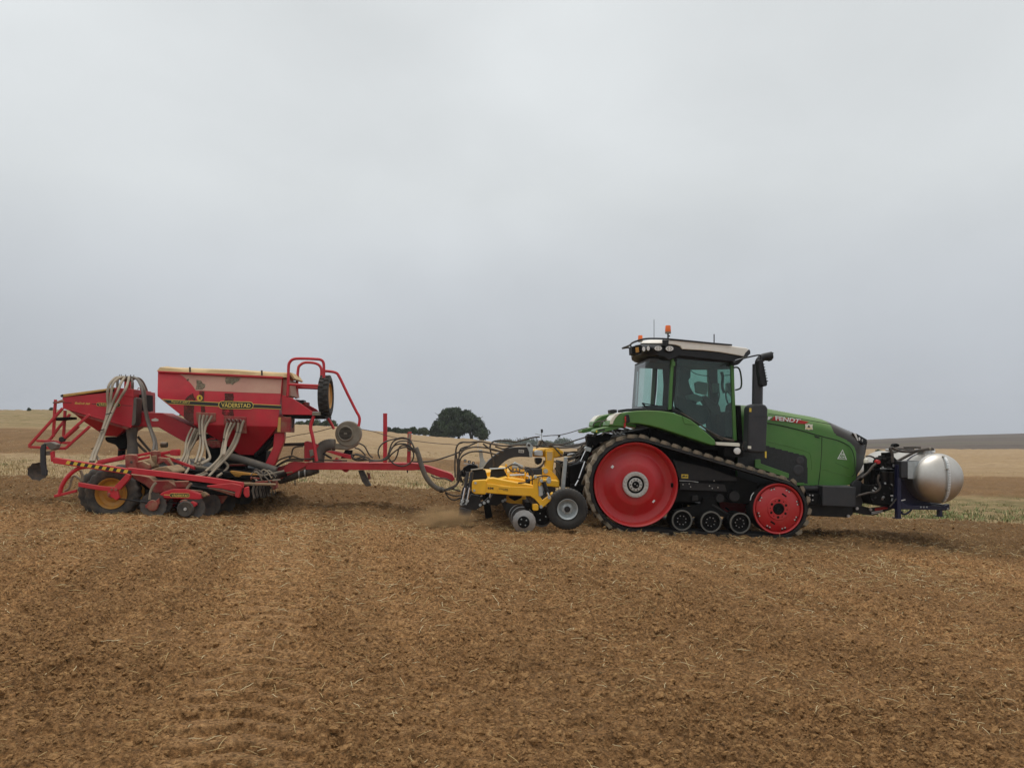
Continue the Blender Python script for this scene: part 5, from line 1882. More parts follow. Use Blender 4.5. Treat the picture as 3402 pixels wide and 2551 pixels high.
pk('hose_bracket', [(930, 600), (965, 570), (1020, 600), (1070, 620), (1040, 650), (960, 640)], 16.6, 16.8, 'galv', .01)
tb('hook', 'K', [(1100, 738), (1130, 745), (1140, 770), (1125, 790)], 15.6, .012, 'white', CU, 6)
build('parallel_link', MB().bar(at('K', 1085, 700, 17.3), at('K', 1295, 685, 17.3), .10, .13), M['char'], CU, .012)
# centre mast
AR = [(566, 655), (600, 600), (640, 552), (690, 506), (745, 464), (800, 430), (860, 406), (930, 392), (1000, 387), (1110, 386), (1140, 395), (1165, 445), (1172, 512), (1100, 508), (1020, 506), (950, 512), (890, 530), (840, 560), (795, 598), (755, 640), (735, 662)]
pk('arched_arm', AR, 17.62, 17.95, 'char', .012)
pk('arm_label', [(1007, 420), (1072, 423), (1070, 458), (1007, 454)], 17.612, 17.62, 'white', 0)
letter('arm_number', '06', 'K', [(1014, 426), (1066, 428), (1064, 452), (1014, 449)], 17.606, M['bandb'], CU, 0, .03)
pk('lift_lever', [(1095, 372), (1120, 328), (1148, 334), (1185, 385), (1180, 440), (1172, 505), (1155, 514), (1138, 505), (1135, 450), (1115, 400)], 17.5, 17.56, 'galv', .006)
pk('lever_slot', [(1112, 368), (1130, 345), (1150, 362), (1140, 385)], 17.494, 17.50, 'hose', 0)
pk('hose_stand', [(520, 420), (560, 420), (575, 520), (610, 590), (570, 650), (520, 640), (535, 560), (525, 500)], 17.5, 17.58, 'galv', .006)
build('mast_tube', MB().tube([at('K', 1180, 455, 17.7), at('K', 1350, 450, 17.7), at('K', 1470, 455, 17.7), at('K', 1545, 470, 17.7)], [.085, .10, .11, .06], 18), M['yel'], CU, ang=50)
pk('mast_head', [(1325, 410), (1440, 392), (1500, 400), (1540, 440), (1535, 490), (1470, 520), (1330, 520)], 17.45, 17.95, 'yel', .03)
pk('mast_post', [(1338, 430), (1436, 430), (1440, 560), (1425, 700), (1328, 690), (1330, 600), (1345, 540)], 17.35, 17.6, 'yel', .02)
pk('mast_patch', [(1352, 448), (1420, 448), (1422, 500), (1412, 548), (1356, 548)], 17.344, 17.35, 'tarp', 0)
pk('mast_plate', [(1290, 642), (1330, 628), (1420, 690), (1470, 740), (1508, 800), (1505, 888), (1440, 880), (1400, 860), (1310, 790), (1290, 720)], 17.25, 17.42, 'yel', .015)
build('mast_pin', MB().lathe([(0, -.04), (.045, -.04), (.05, 0)], at('K', 1337, 682, 17.25), 14), M['galv'], CU)
pk('mast_clevis', [(1195, 440), (1230, 425), (1300, 430), (1310, 490), (1280, 500), (1200, 490)], 17.4, 17.6, 'steel', .015)
pk('mast_boot', [(1210, 520), (1300, 520), (1290, 580), (1240, 610), (1212, 580)], 17.6, 17.9, 'blackp', .03)
pk('headstock_beam', [(1300, 780), (1500, 800), (1505, 880), (1300, 860)], 16.8, 19.2, 'yel', .015)
pk('galvanised_stand', [(1566, 508), (1608, 506), (1574, 895), (1524, 892)], 17.0, 17.09, 'galv', .006)
pk('headstock_dark', [(1520, 560), (1700, 600), (1700, 880), (1520, 880)], 17.5, 18.5, 'deep', .02)
pk('hitch_frame', [(380, 900), (640, 700), (900, 720), (900, 820), (640, 820), (420, 960)], 17.8, 18.2, 'deep', .02)
# hose posts and hoses over the top
tb('hose_post', 'K', [(508, 265), (508, 420)], 17.45, .008, 'white', CU, 6, sm=False)
tb('camera_post', 'K', [(1290, 210), (1285, 310)], 17.4, .010, 'galv', CU, 6, sm=False)
pk('camera', [(1280, 168), (1304, 168), (1306, 210), (1282, 212)], 17.35, 17.42, 'blackp', .006)
tb('camera_arm', 'K', [(1205, 222), (1260, 235), (1290, 245)], 17.4, .007, 'galv', CU, 6)
pk('post_foot', [(1262, 305), (1300, 300), (1330, 360), (1240, 365)], 17.4, 17.6, 'fan', .006)
for k, (y0, y1) in enumerate(((328, 322), (386, 388), (440, 442))):
    build('hose_coupling', MB().cyl(at('K', 400 + 50 * min(k, 1), y0, 17.45), at('K', 560, y1, 17.45), .016, 10), M['steel'], CU, ang=60)
HZ = [
    [(230, 760), (225, 620), (232, 480), (250, 380), (300, 330), (400, 328), (540, 318), (640, 340), (760, 365), (900, 370), (1100, 355)],
    [(250, 800), (262, 600), (280, 500), (340, 420), (450, 388), (560, 390), (680, 410), (820, 450)],
    [(265, 820), (275, 640), (300, 520), (380, 460), (460, 440), (560, 442), (660, 460), (760, 485)],
    [(650, 400), (670, 345), (720, 312), (860, 308), (960, 322), (1060, 300), (1180, 270), (1265, 262)],
    [(1300, 255), (1400, 245), (1500, 240), (1620, 215), (1760, 172), (1850, 150)],
    [(660, 345), (660, 420), (680, 500), (700, 580), (692, 640)],
    [(600, 330), (700, 350), (850, 372), (1000, 352), (1180, 370), (1350, 385), (1550, 392), (1700, 365), (1850, 320)],
    [(720, 380), (820, 410), (900, 385), (1000, 360), (1100, 350)],
    [(570, 345), (640, 400), (720, 430), (820, 440)],
    [(1290, 300), (1330, 340), (1390, 365), (1450, 400), (1530, 490)],
    [(1280, 320), (1260, 370), (1220, 400)],
    [(300, 820), (290, 720), (320, 670), (400, 655), (460, 640)],
    [(330, 840), (300, 760), (310, 700), (360, 660), (440, 652)],
    [(1550, 480), (1640, 450), (1720, 445), (1800, 460)],
    [(1440, 560), (1500, 590), (1560, 660), (1600, 760)],
    [(1450, 640), (1490, 700), (1515, 780), (1530, 860)],
    [(1080, 630), (1160, 650), (1240, 640), (1300, 600), (1320, 550)],
    [(1080, 650), (1170, 668), (1260, 645), (1310, 590)],
    [(1560, 680), (1650, 720), (1740, 700)], [(1600, 600), (1680, 610), (1760, 570)],
]
for k, h in enumerate(HZ):
    tb('hydraulic_hose', 'K', h, 17.25 + .05 * (k % 7), .017 if k not in (4,) else .009, 'hose', CU, 7, 5)
pk('hose_clip', [(1490, 240), (1516, 236), (1518, 262), (1494, 264)], 17.42, 17.5, 'blackp', .004)
for (x, y) in ((350, 552), (402, 566), (452, 582)):
    build('valve_coil', MB().box(at('K', x, y, 17.4), (.055, .06, .055)), M['blackp'], CU, .01)
    build('coil_nut', MB().lathe([(0, -.01), (.012, -.01), (.012, .01)], at('K', x, y, 17.36), 8), M['white'], CU)
build('valve_bar', MB().bar(at('K', 335, 585, 17.4), at('K', 510, 610, 17.4), .03, .02), M['steel'], CU)
pk('valve_body', [(330, 640), (400, 600), (480, 605), (520, 640), (420, 680), (340, 760), (300, 740)], 17.3, 17.6, 'deep', .015)
rr = random.Random(99)
for i in range(20):
    p = at('K', 290 + rr.uniform(0, 200), 660 + rr.uniform(0, 220), 17.2 + rr.uniform(-.2, .2))
    build('valve_fitting', MB().cyl(p, p + Vector((rr.uniform(-.06, .06), .02, rr.uniform(-.06, .06))), rr.uniform(.010, .022), 8), M['steel' if rr.random() < .35 else 'hose'], CU)
# ================================================================== RED SEED DRILL
DP = (-0.6, 18.0)
DZ = gz(-5.0, 16.0)
ctx(DP[0], DP[1], 5.0, DZ)
DR = empty('seed_drill', (DP[0], DP[1], DZ), R(5.0), 'long red trailed seed drill with tan covered hopper and drawbar', 'seed drill')
pd = lambda n, f, pts, d0, d1, m='red', bv=.008, par=None: pr(n, f, pts, d0, d1, m, par or DR, bv)


def hopper_shell(name, f, verts, faces, ring, m, parent, bv=.01):
    """near face given as (x, y, depth); the far side is its mirror image, joined round the outline"""
    P = [at(f, x, y, d) for x, y, d in verts]
    n = len(P)
    Q = [Vector((p.x, -p.y, p.z)) for p in P]
    fs = [tuple(q) for q in faces] + [tuple(n + i for i in reversed(q)) for q in faces]
    k = len(ring)
    for i in range(k):
        a, b = ring[i], ring[(i + 1) % k]
        fs.append((a, b, n + b, n + a))
    return build(name, MB().add(P + Q, fs), M[m], parent, bv)


# ---------------- main hopper
HN = 17.25
HV = [(122, 228, HN + .12), (1268, 288, HN + .12), (1252, 442, HN), (118, 405, HN), (1222, 740, HN), (440, 718, HN), (118, 460, HN),
      (1005, 1000, HN + .35), (870, 996, HN + .35), (690, 868, HN + .35)]
HOP = hopper_shell('main_hopper', 'M', HV, [(0, 1, 2, 3), (3, 2, 4, 5, 6), (5, 4, 7, 8, 9)], [0, 1, 2, 4, 7, 8, 9, 5, 6, 3], 'red', DR, .012)
HOP['label'] = 'red main seed hopper with tan cover'
hd = lambda n, pts, d0, d1, m, bv=0: pr(n, 'M', pts, d0, d1, m, HOP, bv)


def on_tilt(pts, off):
    """points on the leaning upper panel of the hopper"""
    out = []
    for x, y in pts:
        s = (x - 120) / 1146.0
        y0, y1 = 228 + 60 * s, 405 + 37 * s
        t = min(1, max(0, (y - y0) / (y1 - y0)))
        out.append(at('M', x, y, HN + .12 * (1 - t)) + Vector((0, -off, off * .2)))
    return out


DUSTY = [(322, 258), (600, 270), (900, 286), (1262, 304), (1250, 436), (900, 425), (600, 412), (472, 408), (455, 380), (428, 345), (395, 310), (360, 280)]
build('bleached_panel', MB().prism(on_tilt(DUSTY, .006), (0, .003, 0)), M['dustred'], HOP, label='sun-bleached dusty upper panel')
for pts in ([(478, 310), (520, 318), (540, 345), (560, 350), (556, 380), (530, 402), (500, 398), (470, 400), (480, 360)],
            [(748, 285), (800, 288), (885, 292), (868, 318), (830, 340), (808, 358), (790, 345), (752, 348), (742, 320)],
            [(385, 305), (412, 300), (400, 325)]):
    build('stain', MB().prism(on_tilt(pts, .010), (0, .003, 0)), M['stainp'], HOP)


def streak_mat():
    m = mat('grime_streaks', (0.115, 0.026, 0.020), .75, var=.3, scale=4, dirt=(0.13, 0.075, 0.045), damt=.5, dscale=5)
    return ragged(m, 4.5, .43)


M['streak'] = streak_mat()
hd('grime_streak', [(420, 445), (445, 430), (456, 470), (470, 480), (455, 560), (450, 640), (455, 715), (440, 718), (362, 660), (360, 560), (372, 490), (395, 462)], HN - .006, HN - .003, 'streak')
hd('grime_streak', [(735, 432), (815, 434), (822, 470), (808, 540), (822, 640), (735, 640), (712, 620), (716, 540), (740, 480)], HN - .006, HN - .003, 'streak')
hd('grime_streak', [(500, 412), (550, 414), (545, 500), (560, 606), (520, 606), (515, 500)], HN - .006, HN - .003, 'streak')
hd('stripe_edge', [(160, 486), (700, 516), (1256, 542), (1254, 580), (700, 556), (218, 529)], HN - .008, HN - .004, 'ylet')
hd('stripe_band', [(172, 491), (700, 521), (1256, 547), (1254, 575), (700, 551), (214, 524)], HN - .012, HN - .008, 'bandb')


def capsule(x0, x1, y0, y1, tilt=0.0, n=8):
    r_ = (y1 - y0) / 2
    cy = (y0 + y1) / 2
    P = []
    for i in range(n + 1):
        a = math.pi / 2 + math.pi * i / n
        P.append((x0 + r_ + r_ * math.cos(a), cy - r_ * math.sin(a)))
    for i in range(n + 1):
        a = -math.pi / 2 + math.pi * i / n
        P.append((x1 - r_ + r_ * math.cos(a), cy - r_ * math.sin(a) + tilt * (x1 - x0)))
    return P


hd('name_plate', capsule(678, 1002, 504, 574, .016), HN - .016, HN - .010, 'ylet')
hd('name_plate_field', capsule(684, 996, 509, 569, .016), HN - .020, HN - .016, 'bandb')
letter('brand_lettering', 'VÄDERSTAD', 'M', [(704, 512), (976, 518), (974, 564), (706, 560)], HN - .024, M['ylet'], HOP, 0, .015)
letter('model_lettering', 'Rapid A 600 S', 'M', [(246, 497), (420, 510), (412, 534), (243, 520)], HN - .016, M['ylet'], HOP, .25, .01)
build('round_badge', MB().lathe([(.058, 0), (.058, -.008), (0, -.008)], at('M', 507, 475, HN - .002), 24), M['yelp'], HOP)
hd('badge_mark', [(498, 470), (505, 462), (520, 466), (510, 474), (522, 480), (512, 488), (496, 486), (504, 478)], HN - .014, HN - .010, 'bandb')
# cover
cv = []
for i in range(25):
    s = i / 24
    x0 = 112 + (1318 - 112) * s
    ye = 222 + 56 * s
    yt = ye - 40 + 4 * math.sin(s * 9)
    row = []
    pe = at('M', x0, ye, HN + .06)
    pt = at('M', min(max(x0, 165), 1320), yt, HN + .06)
    hh = pt.z - pe.z + .02
    w_ = .75 - .06
    for j in range(13):
        a = j / 12 * math.pi
        row.append(Vector((pe.x + (pt.x - pe.x) * math.sin(a) ** .5, -w_ * math.cos(a), pe.z - .015 + (hh + .015) * math.sin(a) ** .38 + .006 * math.sin(7 * a + 11 * s))))
    cv.append(row)
vs = [p for r_ in cv for p in r_]
fs = [(i * 13 + j, (i + 1) * 13 + j, (i + 1) * 13 + j + 1, i * 13 + j + 1) for i in range(24) for j in range(12)]
fs += [tuple(range(12, -1, -1)), tuple(24 * 13 + j for j in range(13))]
TC = build('hopper_cover', MB().add(vs, fs), M['tarp'], HOP, ang=50, label='tan tarpaulin cover over the hopper')
hd('hopper_rim', [(120, 226), (1270, 280), (1270, 298), (122, 240)], HN + .05, HN + .13, 'red', .006)
for x, y in ((417, 216), (1077, 246)):
    build('cover_strap', MB().bar(at('M', x, y - 24, HN + .03), at('M', x + 2, y + 22, HN + .03), .035, .012, (0, 1, 0)), M['hose'], HOP)
hd('cover_end', [(1315, 240), (1345, 240), (1386, 300), (1370, 310), (1340, 270)], 17.5, 18.5, 'tarp', .01)
hd('hopper_end_panel', [(1262, 300), (1330, 305), (1350, 460), (1255, 452)], HN + .2, HN + 1.2, 'dustred', .01)
hd('sight_panel', [(1226, 652), (1345, 650), (1342, 792), (1222, 788)], HN + .03, HN + .5, 'redd', .008)
hd('sight_panel_edge', [(1222, 652), (1252, 652), (1248, 788), (1220, 788)], HN + .01, HN + .06, 'tarpy', .004)
# metering recesses and seed hoses
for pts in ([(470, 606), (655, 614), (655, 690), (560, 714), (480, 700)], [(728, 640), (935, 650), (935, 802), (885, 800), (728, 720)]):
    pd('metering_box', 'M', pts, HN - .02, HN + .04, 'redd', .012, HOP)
for x, y in ((770, 678), (805, 682), (840, 684), (878, 684)):
    build('hose_stub', MB().lathe([(.030, -.07), (.030, 0)], at('M', x, y, HN - .03), 12), M['hub'], HOP)
SH = [
    (0, [(512, 630), (505, 700), (508, 790), (515, 860), (508, 930), (490, 1000), (465, 1075)]),
    (0, [(545, 632), (530, 700), (532, 800), (540, 900), (530, 980), (500, 1060)]),
    (0, [(580, 634), (556, 710), (545, 800), (565, 900), (592, 980), (600, 1020), (570, 1050), (480, 1085)]),
    (0, [(622, 638), (590, 690), (560, 750), (552, 830), (570, 920), (600, 1010), (590, 1045), (520, 1085)]),
    (1, [(440, 748), (400, 830), (380, 900), (372, 980), (330, 1060), (262, 1140)]),
    (1, [(470, 752), (425, 850), (395, 930), (385, 1010), (350, 1080), (290, 1160)]),
    (1, [(492, 765), (440, 860), (410, 940), (400, 1010), (365, 1100), (320, 1165)]),
    (1, [(498, 790), (460, 880), (420, 950), (398, 1010), (412, 1070), (405, 1120), (375, 1170)]),
    (0, [(765, 700), (742, 780), (730, 860), (712, 950), (700, 1010), (640, 1080), (560, 1150)]),
    (0, [(798, 702), (765, 780), (745, 870), (728, 960), (722, 1000)]),
    (0, [(832, 704), (785, 790), (752, 870), (740, 950), (728, 1000)]),
    (2, [(865, 704), (850, 790), (820, 870), (770, 960), (690, 1060), (600, 1130), (520, 1175), (460, 1195)]),
    (2, [(915, 680), (875, 760), (845, 850), (790, 950), (710, 1050), (620, 1140), (540, 1185), (490, 1200)]),
    (2, [(905, 700), (880, 790), (850, 880), (800, 970), (730, 1050), (650, 1130), (590, 1195)]),
    (2, [(735, 1060), (765, 1090), (760, 1120), (720, 1160), (670, 1195)]),
]
for k, (g, pts) in enumerate(SH):
    d0 = HN - .05 - .06 * (k % 2)
    n = len(pts)
    d1 = 16.1 - .05 * k if g != 2 else 15.6 + .05 * (k % 3)
    P = [(x, y, d0 + (d1 - d0) * (i / (n - 1)) ** 2) for i, (x, y) in enumerate(pts)]
    build('seed_hose', MB().tube(spline([at('M', *p) for p in P], 5), .0245, 8), M['hosed'], DR, ang=60)
for (x, y, w_) in ((535, 818, 60), (738, 850, 45), (385, 995, 60), (860, 790, 50)):
    p = at('M', x, y, 17.0)
    build('cable_tie', MB().box(p, (w_ * .0022, .06, .012), Matrix.Rotation(.1, 3, 'Y')), M['blackp'], DR)

# ---------------- hopper frame
pd('front_strut', 'M', [(1190, 800), (1285, 792), (1280, 870), (1190, 1098), (1105, 1085), (1180, 930)], HN + .15, HN + .35, 'red', .015)
pd('hopper_keel', 'M', [(1000, 995), (1100, 890), (1190, 800), (1215, 815), (1140, 920), (1020, 1010)], HN + .3, HN + .9, 'deep', .01)
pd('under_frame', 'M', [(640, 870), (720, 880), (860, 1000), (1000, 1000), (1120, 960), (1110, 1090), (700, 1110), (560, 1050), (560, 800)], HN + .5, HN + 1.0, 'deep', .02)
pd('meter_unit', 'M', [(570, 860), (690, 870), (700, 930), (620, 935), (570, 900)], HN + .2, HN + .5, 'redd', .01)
tb('linkage_rod', 'M', [(570, 862), (610, 850), (650, 852)], HN, .012, 'red', DR, 6)
tb('linkage_ring', 'M', [(615, 880), (650, 880), (655, 915), (620, 920), (612, 890)], HN, .010, 'redd', DR, 6)
corr = spline(ats('M', [(770, 1010), (850, 1030), (960, 1062), (1080, 1100), (1210, 1142)], HN - .1), 14)
build('air_duct', MB().tube(corr, [.075 + .006 * (i % 2) for i in range(len(corr))], 14), M['hoseg'], DR, ang=80)
build('cross_shaft', MB().cyl(at('M', 430, 1098, 16.8), at('M', 760, 1160, 16.8), .04, 12), M['hosed'], DR, ang=60)
pd('shelf', 'M', [(770, 1085), (935, 1088), (935, 1098), (780, 1100)], 17.2, 17.6, 'redd', .004)
pd('shelf_bin', 'M', [(780, 1100), (930, 1100), (930, 1130), (785, 1130)], 17.4, 17.6, 'deep', .01)
pd('yellow_guard', 'M', [(780, 1148), (800, 1142), (1030, 1172), (1060, 1185), (900, 1186), (870, 1205), (830, 1200)], 16.2, 16.25, 'yelrim', .008)
# boom to the rear hopper
pd('rear_boom', 'L', [(1098, 605), (1325, 612), (1480, 685), (1610, 745), (1650, 800), (1540, 885), (1420, 820), (1290, 745), (1098, 738)], 17.65, 18.35, 'red', .015)
pd('boom_arrow', 'L', [(1225, 672), (1262, 660), (1290, 672), (1288, 686), (1260, 690), (1228, 686)], 17.642, 17.65, 'cream', 0)

# ---------------- rear small-seed hopper
RN = 17.35
RV = [(405, 470, RN), (1060, 400, RN), (1060, 720, RN), (1042, 742, RN), (410, 562, RN), (1000, 745, RN + .15), (905, 830, RN + .3), (795, 822, RN + .3), (600, 690, RN + .15), (495, 605, RN + .05)]
RH = hopper_shell('rear_hopper', 'L', RV, [(0, 1, 2, 3, 4), (4, 3, 5, 6, 7, 8, 9)], [0, 1, 2, 3, 5, 6, 7, 8, 9, 4], 'red', DR, .01)
RH['label'] = 'small red seeder hopper at the back of the drill'
rd = lambda n, pts, d0, d1, m, bv=0: pr(n, 'L', pts, d0, d1, m, RH, bv)
rd('cover', [(388, 452), (410, 442), (820, 388), (880, 378), (882, 392), (830, 404), (410, 468), (392, 466)], RN - .02, 18.6, 'tarpy', .008)
rd('cover_end', [(386, 450), (412, 440), (414, 466), (392, 468)], RN - .03, 18.62, 'blackp', .008)
rd('side_rib', [(410, 560), (1040, 738), (1040, 752), (408, 572)], RN - .03, RN + .02, 'red', .004)
rd('hopper_skirt', [(480, 598), (1030, 745), (1000, 765), (520, 625)], RN - .012, RN + .05, 'redd', .004)
rd('bracket_plate', [(1062, 480), (1082, 468), (1090, 480), (1080, 700), (1060, 730), (1042, 725)], RN - .02, RN + .3, 'hoseg', .006)
rd('end_motor', [(1090, 450), (1140, 440), (1142, 590), (1095, 590)], RN + .3, 18.3, 'deep', .01)
rd('distributor_tower', [(972, 320), (1028, 320), (1026, 402), (970, 398)], 17.85, 18.1, 'red', .02)
rd('tower_box', [(885, 380), (1060, 395), (1060, 470), (880, 440)], RN - .01, 18.4, 'red', .01)
rd('pin_line', [(405, 513), (490, 518), (490, 522), (405, 518)], RN - .006, RN - .002, 'bandb')
letter('model_lettering', 'BioDrill 360', 'L', [(522, 512), (662, 520), (660, 538), (520, 532)], RN - .008, M['ylet'], RH, .3, .01)
rd('pin_line', [(678, 527), (722, 529), (722, 534), (678, 532)], RN - .006, RN - .002, 'bandb')
rd('name_plate', capsule(720, 940, 518, 552, .02), RN - .008, RN - .004, 'ylet')
rd('name_plate_field', capsule(723, 937, 521, 549, .02), RN - .012, RN - .008, 'bandb')
letter('brand_lettering', 'VÄDERSTAD', 'L', [(736, 521), (922, 526), (920, 548), (738, 544)], RN - .016, M['ylet'], RH, 0, .015)
rd('pin_line', [(956, 541), (1044, 545), (1044, 549), (956, 545)], RN - .006, RN - .002, 'bandb')
for x in (880, 1112, 1050):
    tb('lifting_eye', 'L', [(x - 12, 405), (x - 8, 385), (x + 8, 385), (x + 12, 408)], 17.9, .008, 'redd', RH, 6)
hc = at('L', 1000, 300, 17.95)
build('distributor_head', MB().lathe([(0, -.05), (.09, -.05), (.16, -.01), (.16, .04), (.10, .055), (0, .06)], hc, 20, 'z'), M['hoseg'], DR, ang=50)
DH = [
    [(960, 285, 17.85), (900, 290, 17.6), (845, 340, 17.3), (825, 400, 17.2), (822, 470, 17.2), (828, 540, 17.2)],
    [(965, 282, 17.82), (915, 300, 17.5), (870, 350, 17.3), (855, 440, 17.2), (850, 520, 17.2)],
    [(980, 285, 17.8), (945, 340, 17.4), (910, 430, 17.2), (870, 520, 17.2), (840, 600, 17.1), (790, 740, 16.9), (735, 890, 16.6), (690, 990, 16.3), (672, 1060, 16.1)],
    [(1018, 285, 17.8), (1010, 330, 17.5), (985, 400, 17.2), (930, 490, 17.2), (880, 580, 17.1), (820, 720, 16.9), (760, 880, 16.6), (715, 990, 16.3), (695, 1060, 16.1)],
    [(828, 540, 17.2), (815, 640, 17.1), (775, 770, 16.9), (725, 900, 16.6), (682, 1000, 16.3), (664, 1060, 16.1)],
    [(850, 520, 17.2), (830, 640, 17.1), (785, 780, 16.9), (738, 910, 16.6), (700, 1010, 16.3), (684, 1064, 16.1)],
    [(1060, 285, 17.8), (1100, 310, 17.5), (1135, 380, 17.3), (1150, 470, 17.2), (1165, 580, 17.2), (1190, 700, 17.2), (1225, 800, 17.1), (1250, 890, 16.9), (1240, 960, 16.7)],
    [(1075, 290, 17.85), (1125, 330, 17.5), (1160, 400, 17.35), (1170, 500, 17.3), (1180, 600, 17.3), (1215, 740, 17.3), (1262, 860, 17.2), (1275, 960, 17.0)],
    [(1050, 290, 18.1), (1130, 310, 18.2), (1185, 420, 18.3), (1205, 540, 18.3), (1210, 600, 18.3)],
    [(940, 285, 18.1), (915, 310, 18.0), (912, 380, 17.9)], [(1045, 300, 17.7), (1052, 350, 17.6), (1048, 400, 17.6)],
    [(1080, 880, 17.9), (1130, 930, 17.9), (1180, 975, 17.9)], [(1100, 830, 18.0), (1150, 890, 18.0), (1220, 970, 18.0)],
    [(690, 990, 16.4), (720, 1010, 16.4), (745, 1055, 16.3)],
]
for k, pts in enumerate(DH):
    build('seed_hose', MB().tube(spline([at('L', *p) for p in pts], 5), .0265, 8), M['hoseg' if k in (6, 7, 8, 9, 10, 11, 12) else 'hosed'], DR, ang=60)
for i in range(9):
    a = i * .7
    build('head_pin', MB().cyl(hc + Vector((.14 * math.cos(a), .14 * math.sin(a), .03)), hc + Vector((.14 * math.cos(a), .14 * math.sin(a), .085)), .007, 6), M['hose'], DR)
for (x, y) in ((765, 770), (700, 935), (832, 620)):
    build('cable_tie', MB().box(at('L', x, y, 16.75), (.11, .05, .012), Matrix.Rotation(-.3, 3, 'Y')), M['blackp'], DR)
pd('blower', 'L', [(795, 832), (900, 835), (1000, 765), (1005, 900), (990, 940), (930, 955), (890, 905), (815, 880), (795, 860)], 17.75, 18.2, 'deep', .03)
build('blower_outlet', MB().cyl(at('L', 955, 940, 17.95), at('L', 950, 1015, 17.95), .075, 14), M['deep'], DR, ang=50)
build('outlet_collar', MB().cyl(at('L', 955, 945, 17.95), at('L', 955, 955, 17.95), .082, 14), M['redd'], DR, ang=50)
duct = spline(ats('L', [(1048, 745), (1045, 820), (1050, 900), (1052, 1000)], 17.6), 8)
build('drop_duct', MB().tube(duct, [.105 + .012 * math.cos(i * .25) for i in range(len(duct))], 16), M['hoseg'], DR, ang=60)
build('pipe_stub', MB().lathe([(.055, -.06), (.062, -.06), (.062, .07), (.0, .07)], at('L', 1340, 905, 18.8), 18, 'x'), M['hosed'], DR, ang=40)
build('stub_bore', MB().lathe([(.052, .072), (0, .073)], at('L', 1340, 905, 18.8), 18, 'x'), M['deep'], DR)

# rear rack of red tubes
RK = [([(410, 570), (100, 915)], 17.0), ([(100, 915), (110, 925), (215, 930)], 17.0), ([(345, 490), (335, 620), (325, 830)], 17.1), ([(432, 590), (418, 830)], 17.4),
      ([(660, 628), (540, 730), (400, 865), (375, 900)], 16.6), ([(660, 735), (500, 880), (440, 935), (350, 940)], 17.0), ([(478, 625), (380, 740), (300, 850), (270, 870)], 17.8),
      ([(170, 868), (330, 875), (440, 888), (490, 885)], 17.4), ([(215, 930), (300, 935), (440, 940)], 17.0), ([(560, 735), (430, 850)], 18.2)]
for pts, d in RK:
    P = ats('L', pts, d)
    mb = MB()
    for i in range(len(P) - 1):
        mb.bar(P[i], P[i + 1], .05, .05, (0, 1, 0))
    build('rack_tube', mb, M['red'], DR, .008)
pd('rack_hitch', 'L', [(325, 520), (400, 490), (405, 512), (345, 525)], 17.0, 17.1, 'redd', .005)
tb('rack_spike', 'L', [(320, 519), (405, 506)], 17.05, .012, 'hose', DR, 6, sm=False)
pd('rack_clamp', 'L', [(340, 655), (480, 650), (482, 672), (340, 685)], 17.2, 17.5, 'deep', .005)
build('rack_knob', MB().lathe([(0, -.05), (.05, -.05), (.05, .04), (0, .04)], at('L', 408, 855, 16.6), 12), M['black'], DR)

# marker arm with disc at the outer rear corner
mk_ = [(196, 930), (215, 895), (250, 880), (310, 882), (320, 940), (285, 955), (262, 930), (240, 945), (245, 1060), (262, 1185), (248, 1195), (205, 1190), (200, 1060)]
pd('marker_blade', 'L', [(200, 940), (212, 905), (240, 892), (250, 930), (244, 960), (246, 1060), (262, 1180), (250, 1195), (212, 1180), (200, 1060)], 15.0, 15.06, 'char', .01)
pd('marker_bracket', 'L', [(225, 885), (300, 878), (355, 900), (345, 945), (300, 960), (270, 925)], 15.02, 15.2, 'hoseg', .02)
mo = disc('marker_disc', at('L', 180, 1150, 15.1), .165, 'hose', DR, .10, 45, .04, Matrix.Rotation(R(25), 3, 'Z'))

# ---------------- near side frame
BM = [(332, 1040), (460, 1062), (640, 1090), (830, 1118), (1030, 1150), (1330, 1178), (1560, 1205)]


def beam(name, f, pts, d, w, h, m='red', bv=.008):
    P = ats(f, pts, d)
    mb = MB()
    vs, fs = [], []
    for p in P:
        vs += [p + Vector((0, -w / 2, -h / 2)), p + Vector((0, w / 2, -h / 2)), p + Vector((0, w / 2, h / 2)), p + Vector((0, -w / 2, h / 2))]
    for i in range(len(P) - 1):
        for a in range(4):
            b = (a + 1) % 4
            fs.append((4 * i + a, 4 * i + b, 4 * i + 4 + b, 4 * i + 4 + a))
    e = 4 * (len(P) - 1)
    fs += [(3, 2, 1, 0), (e, e + 1, e + 2, e + 3)]
    return build(name, mb.add(vs, fs), M[m], DR, bv)


ND2 = 15.05
beam('side_beam', 'L', [(330, 1046), (1030, 1152)], ND2, .10, .10)
beam('side_beam', 'D', [(940, 690), (1280, 728), (1530, 760), (1790, 800)], ND2 + .01, .10, .10)
# hazard stripes
for i in range(9):
    x = 452 + i * 66
    y = 1066 + (x - 452) * .153
    if x > 1000:
        break
    pd('hazard_stripe', 'L', [(x, y - 14), (x + 34, y - 9), (x + 18, y + 20), (x - 16, y + 14)], ND2 - .056, ND2 - .051, 'yelp', 0)
    pd('hazard_stripe', 'L', [(x + 34, y - 9), (x + 66, y - 4), (x + 50, y + 25), (x + 18, y + 20)], ND2 - .056, ND2 - .051, 'bandb', 0)
pd('beam_bracket', 'L', [(292, 975), (320, 960), (322, 1030), (345, 1062), (300, 1060)], ND2 - .03, ND2 + .06, 'red', .008)
pd('bracket_lug', 'L', [(250, 965), (300, 962), (302, 1000), (255, 1003)], ND2, ND2 + .08, 'hoseg', .008)
beam('rear_beam', 'L', [(735, 1070), (860, 1045), (985, 1018)], 16.0, .08, .09)
beam('upper_beam', 'V', [(100, 690), (330, 625), (545, 590)], 15.6, .07, .06)
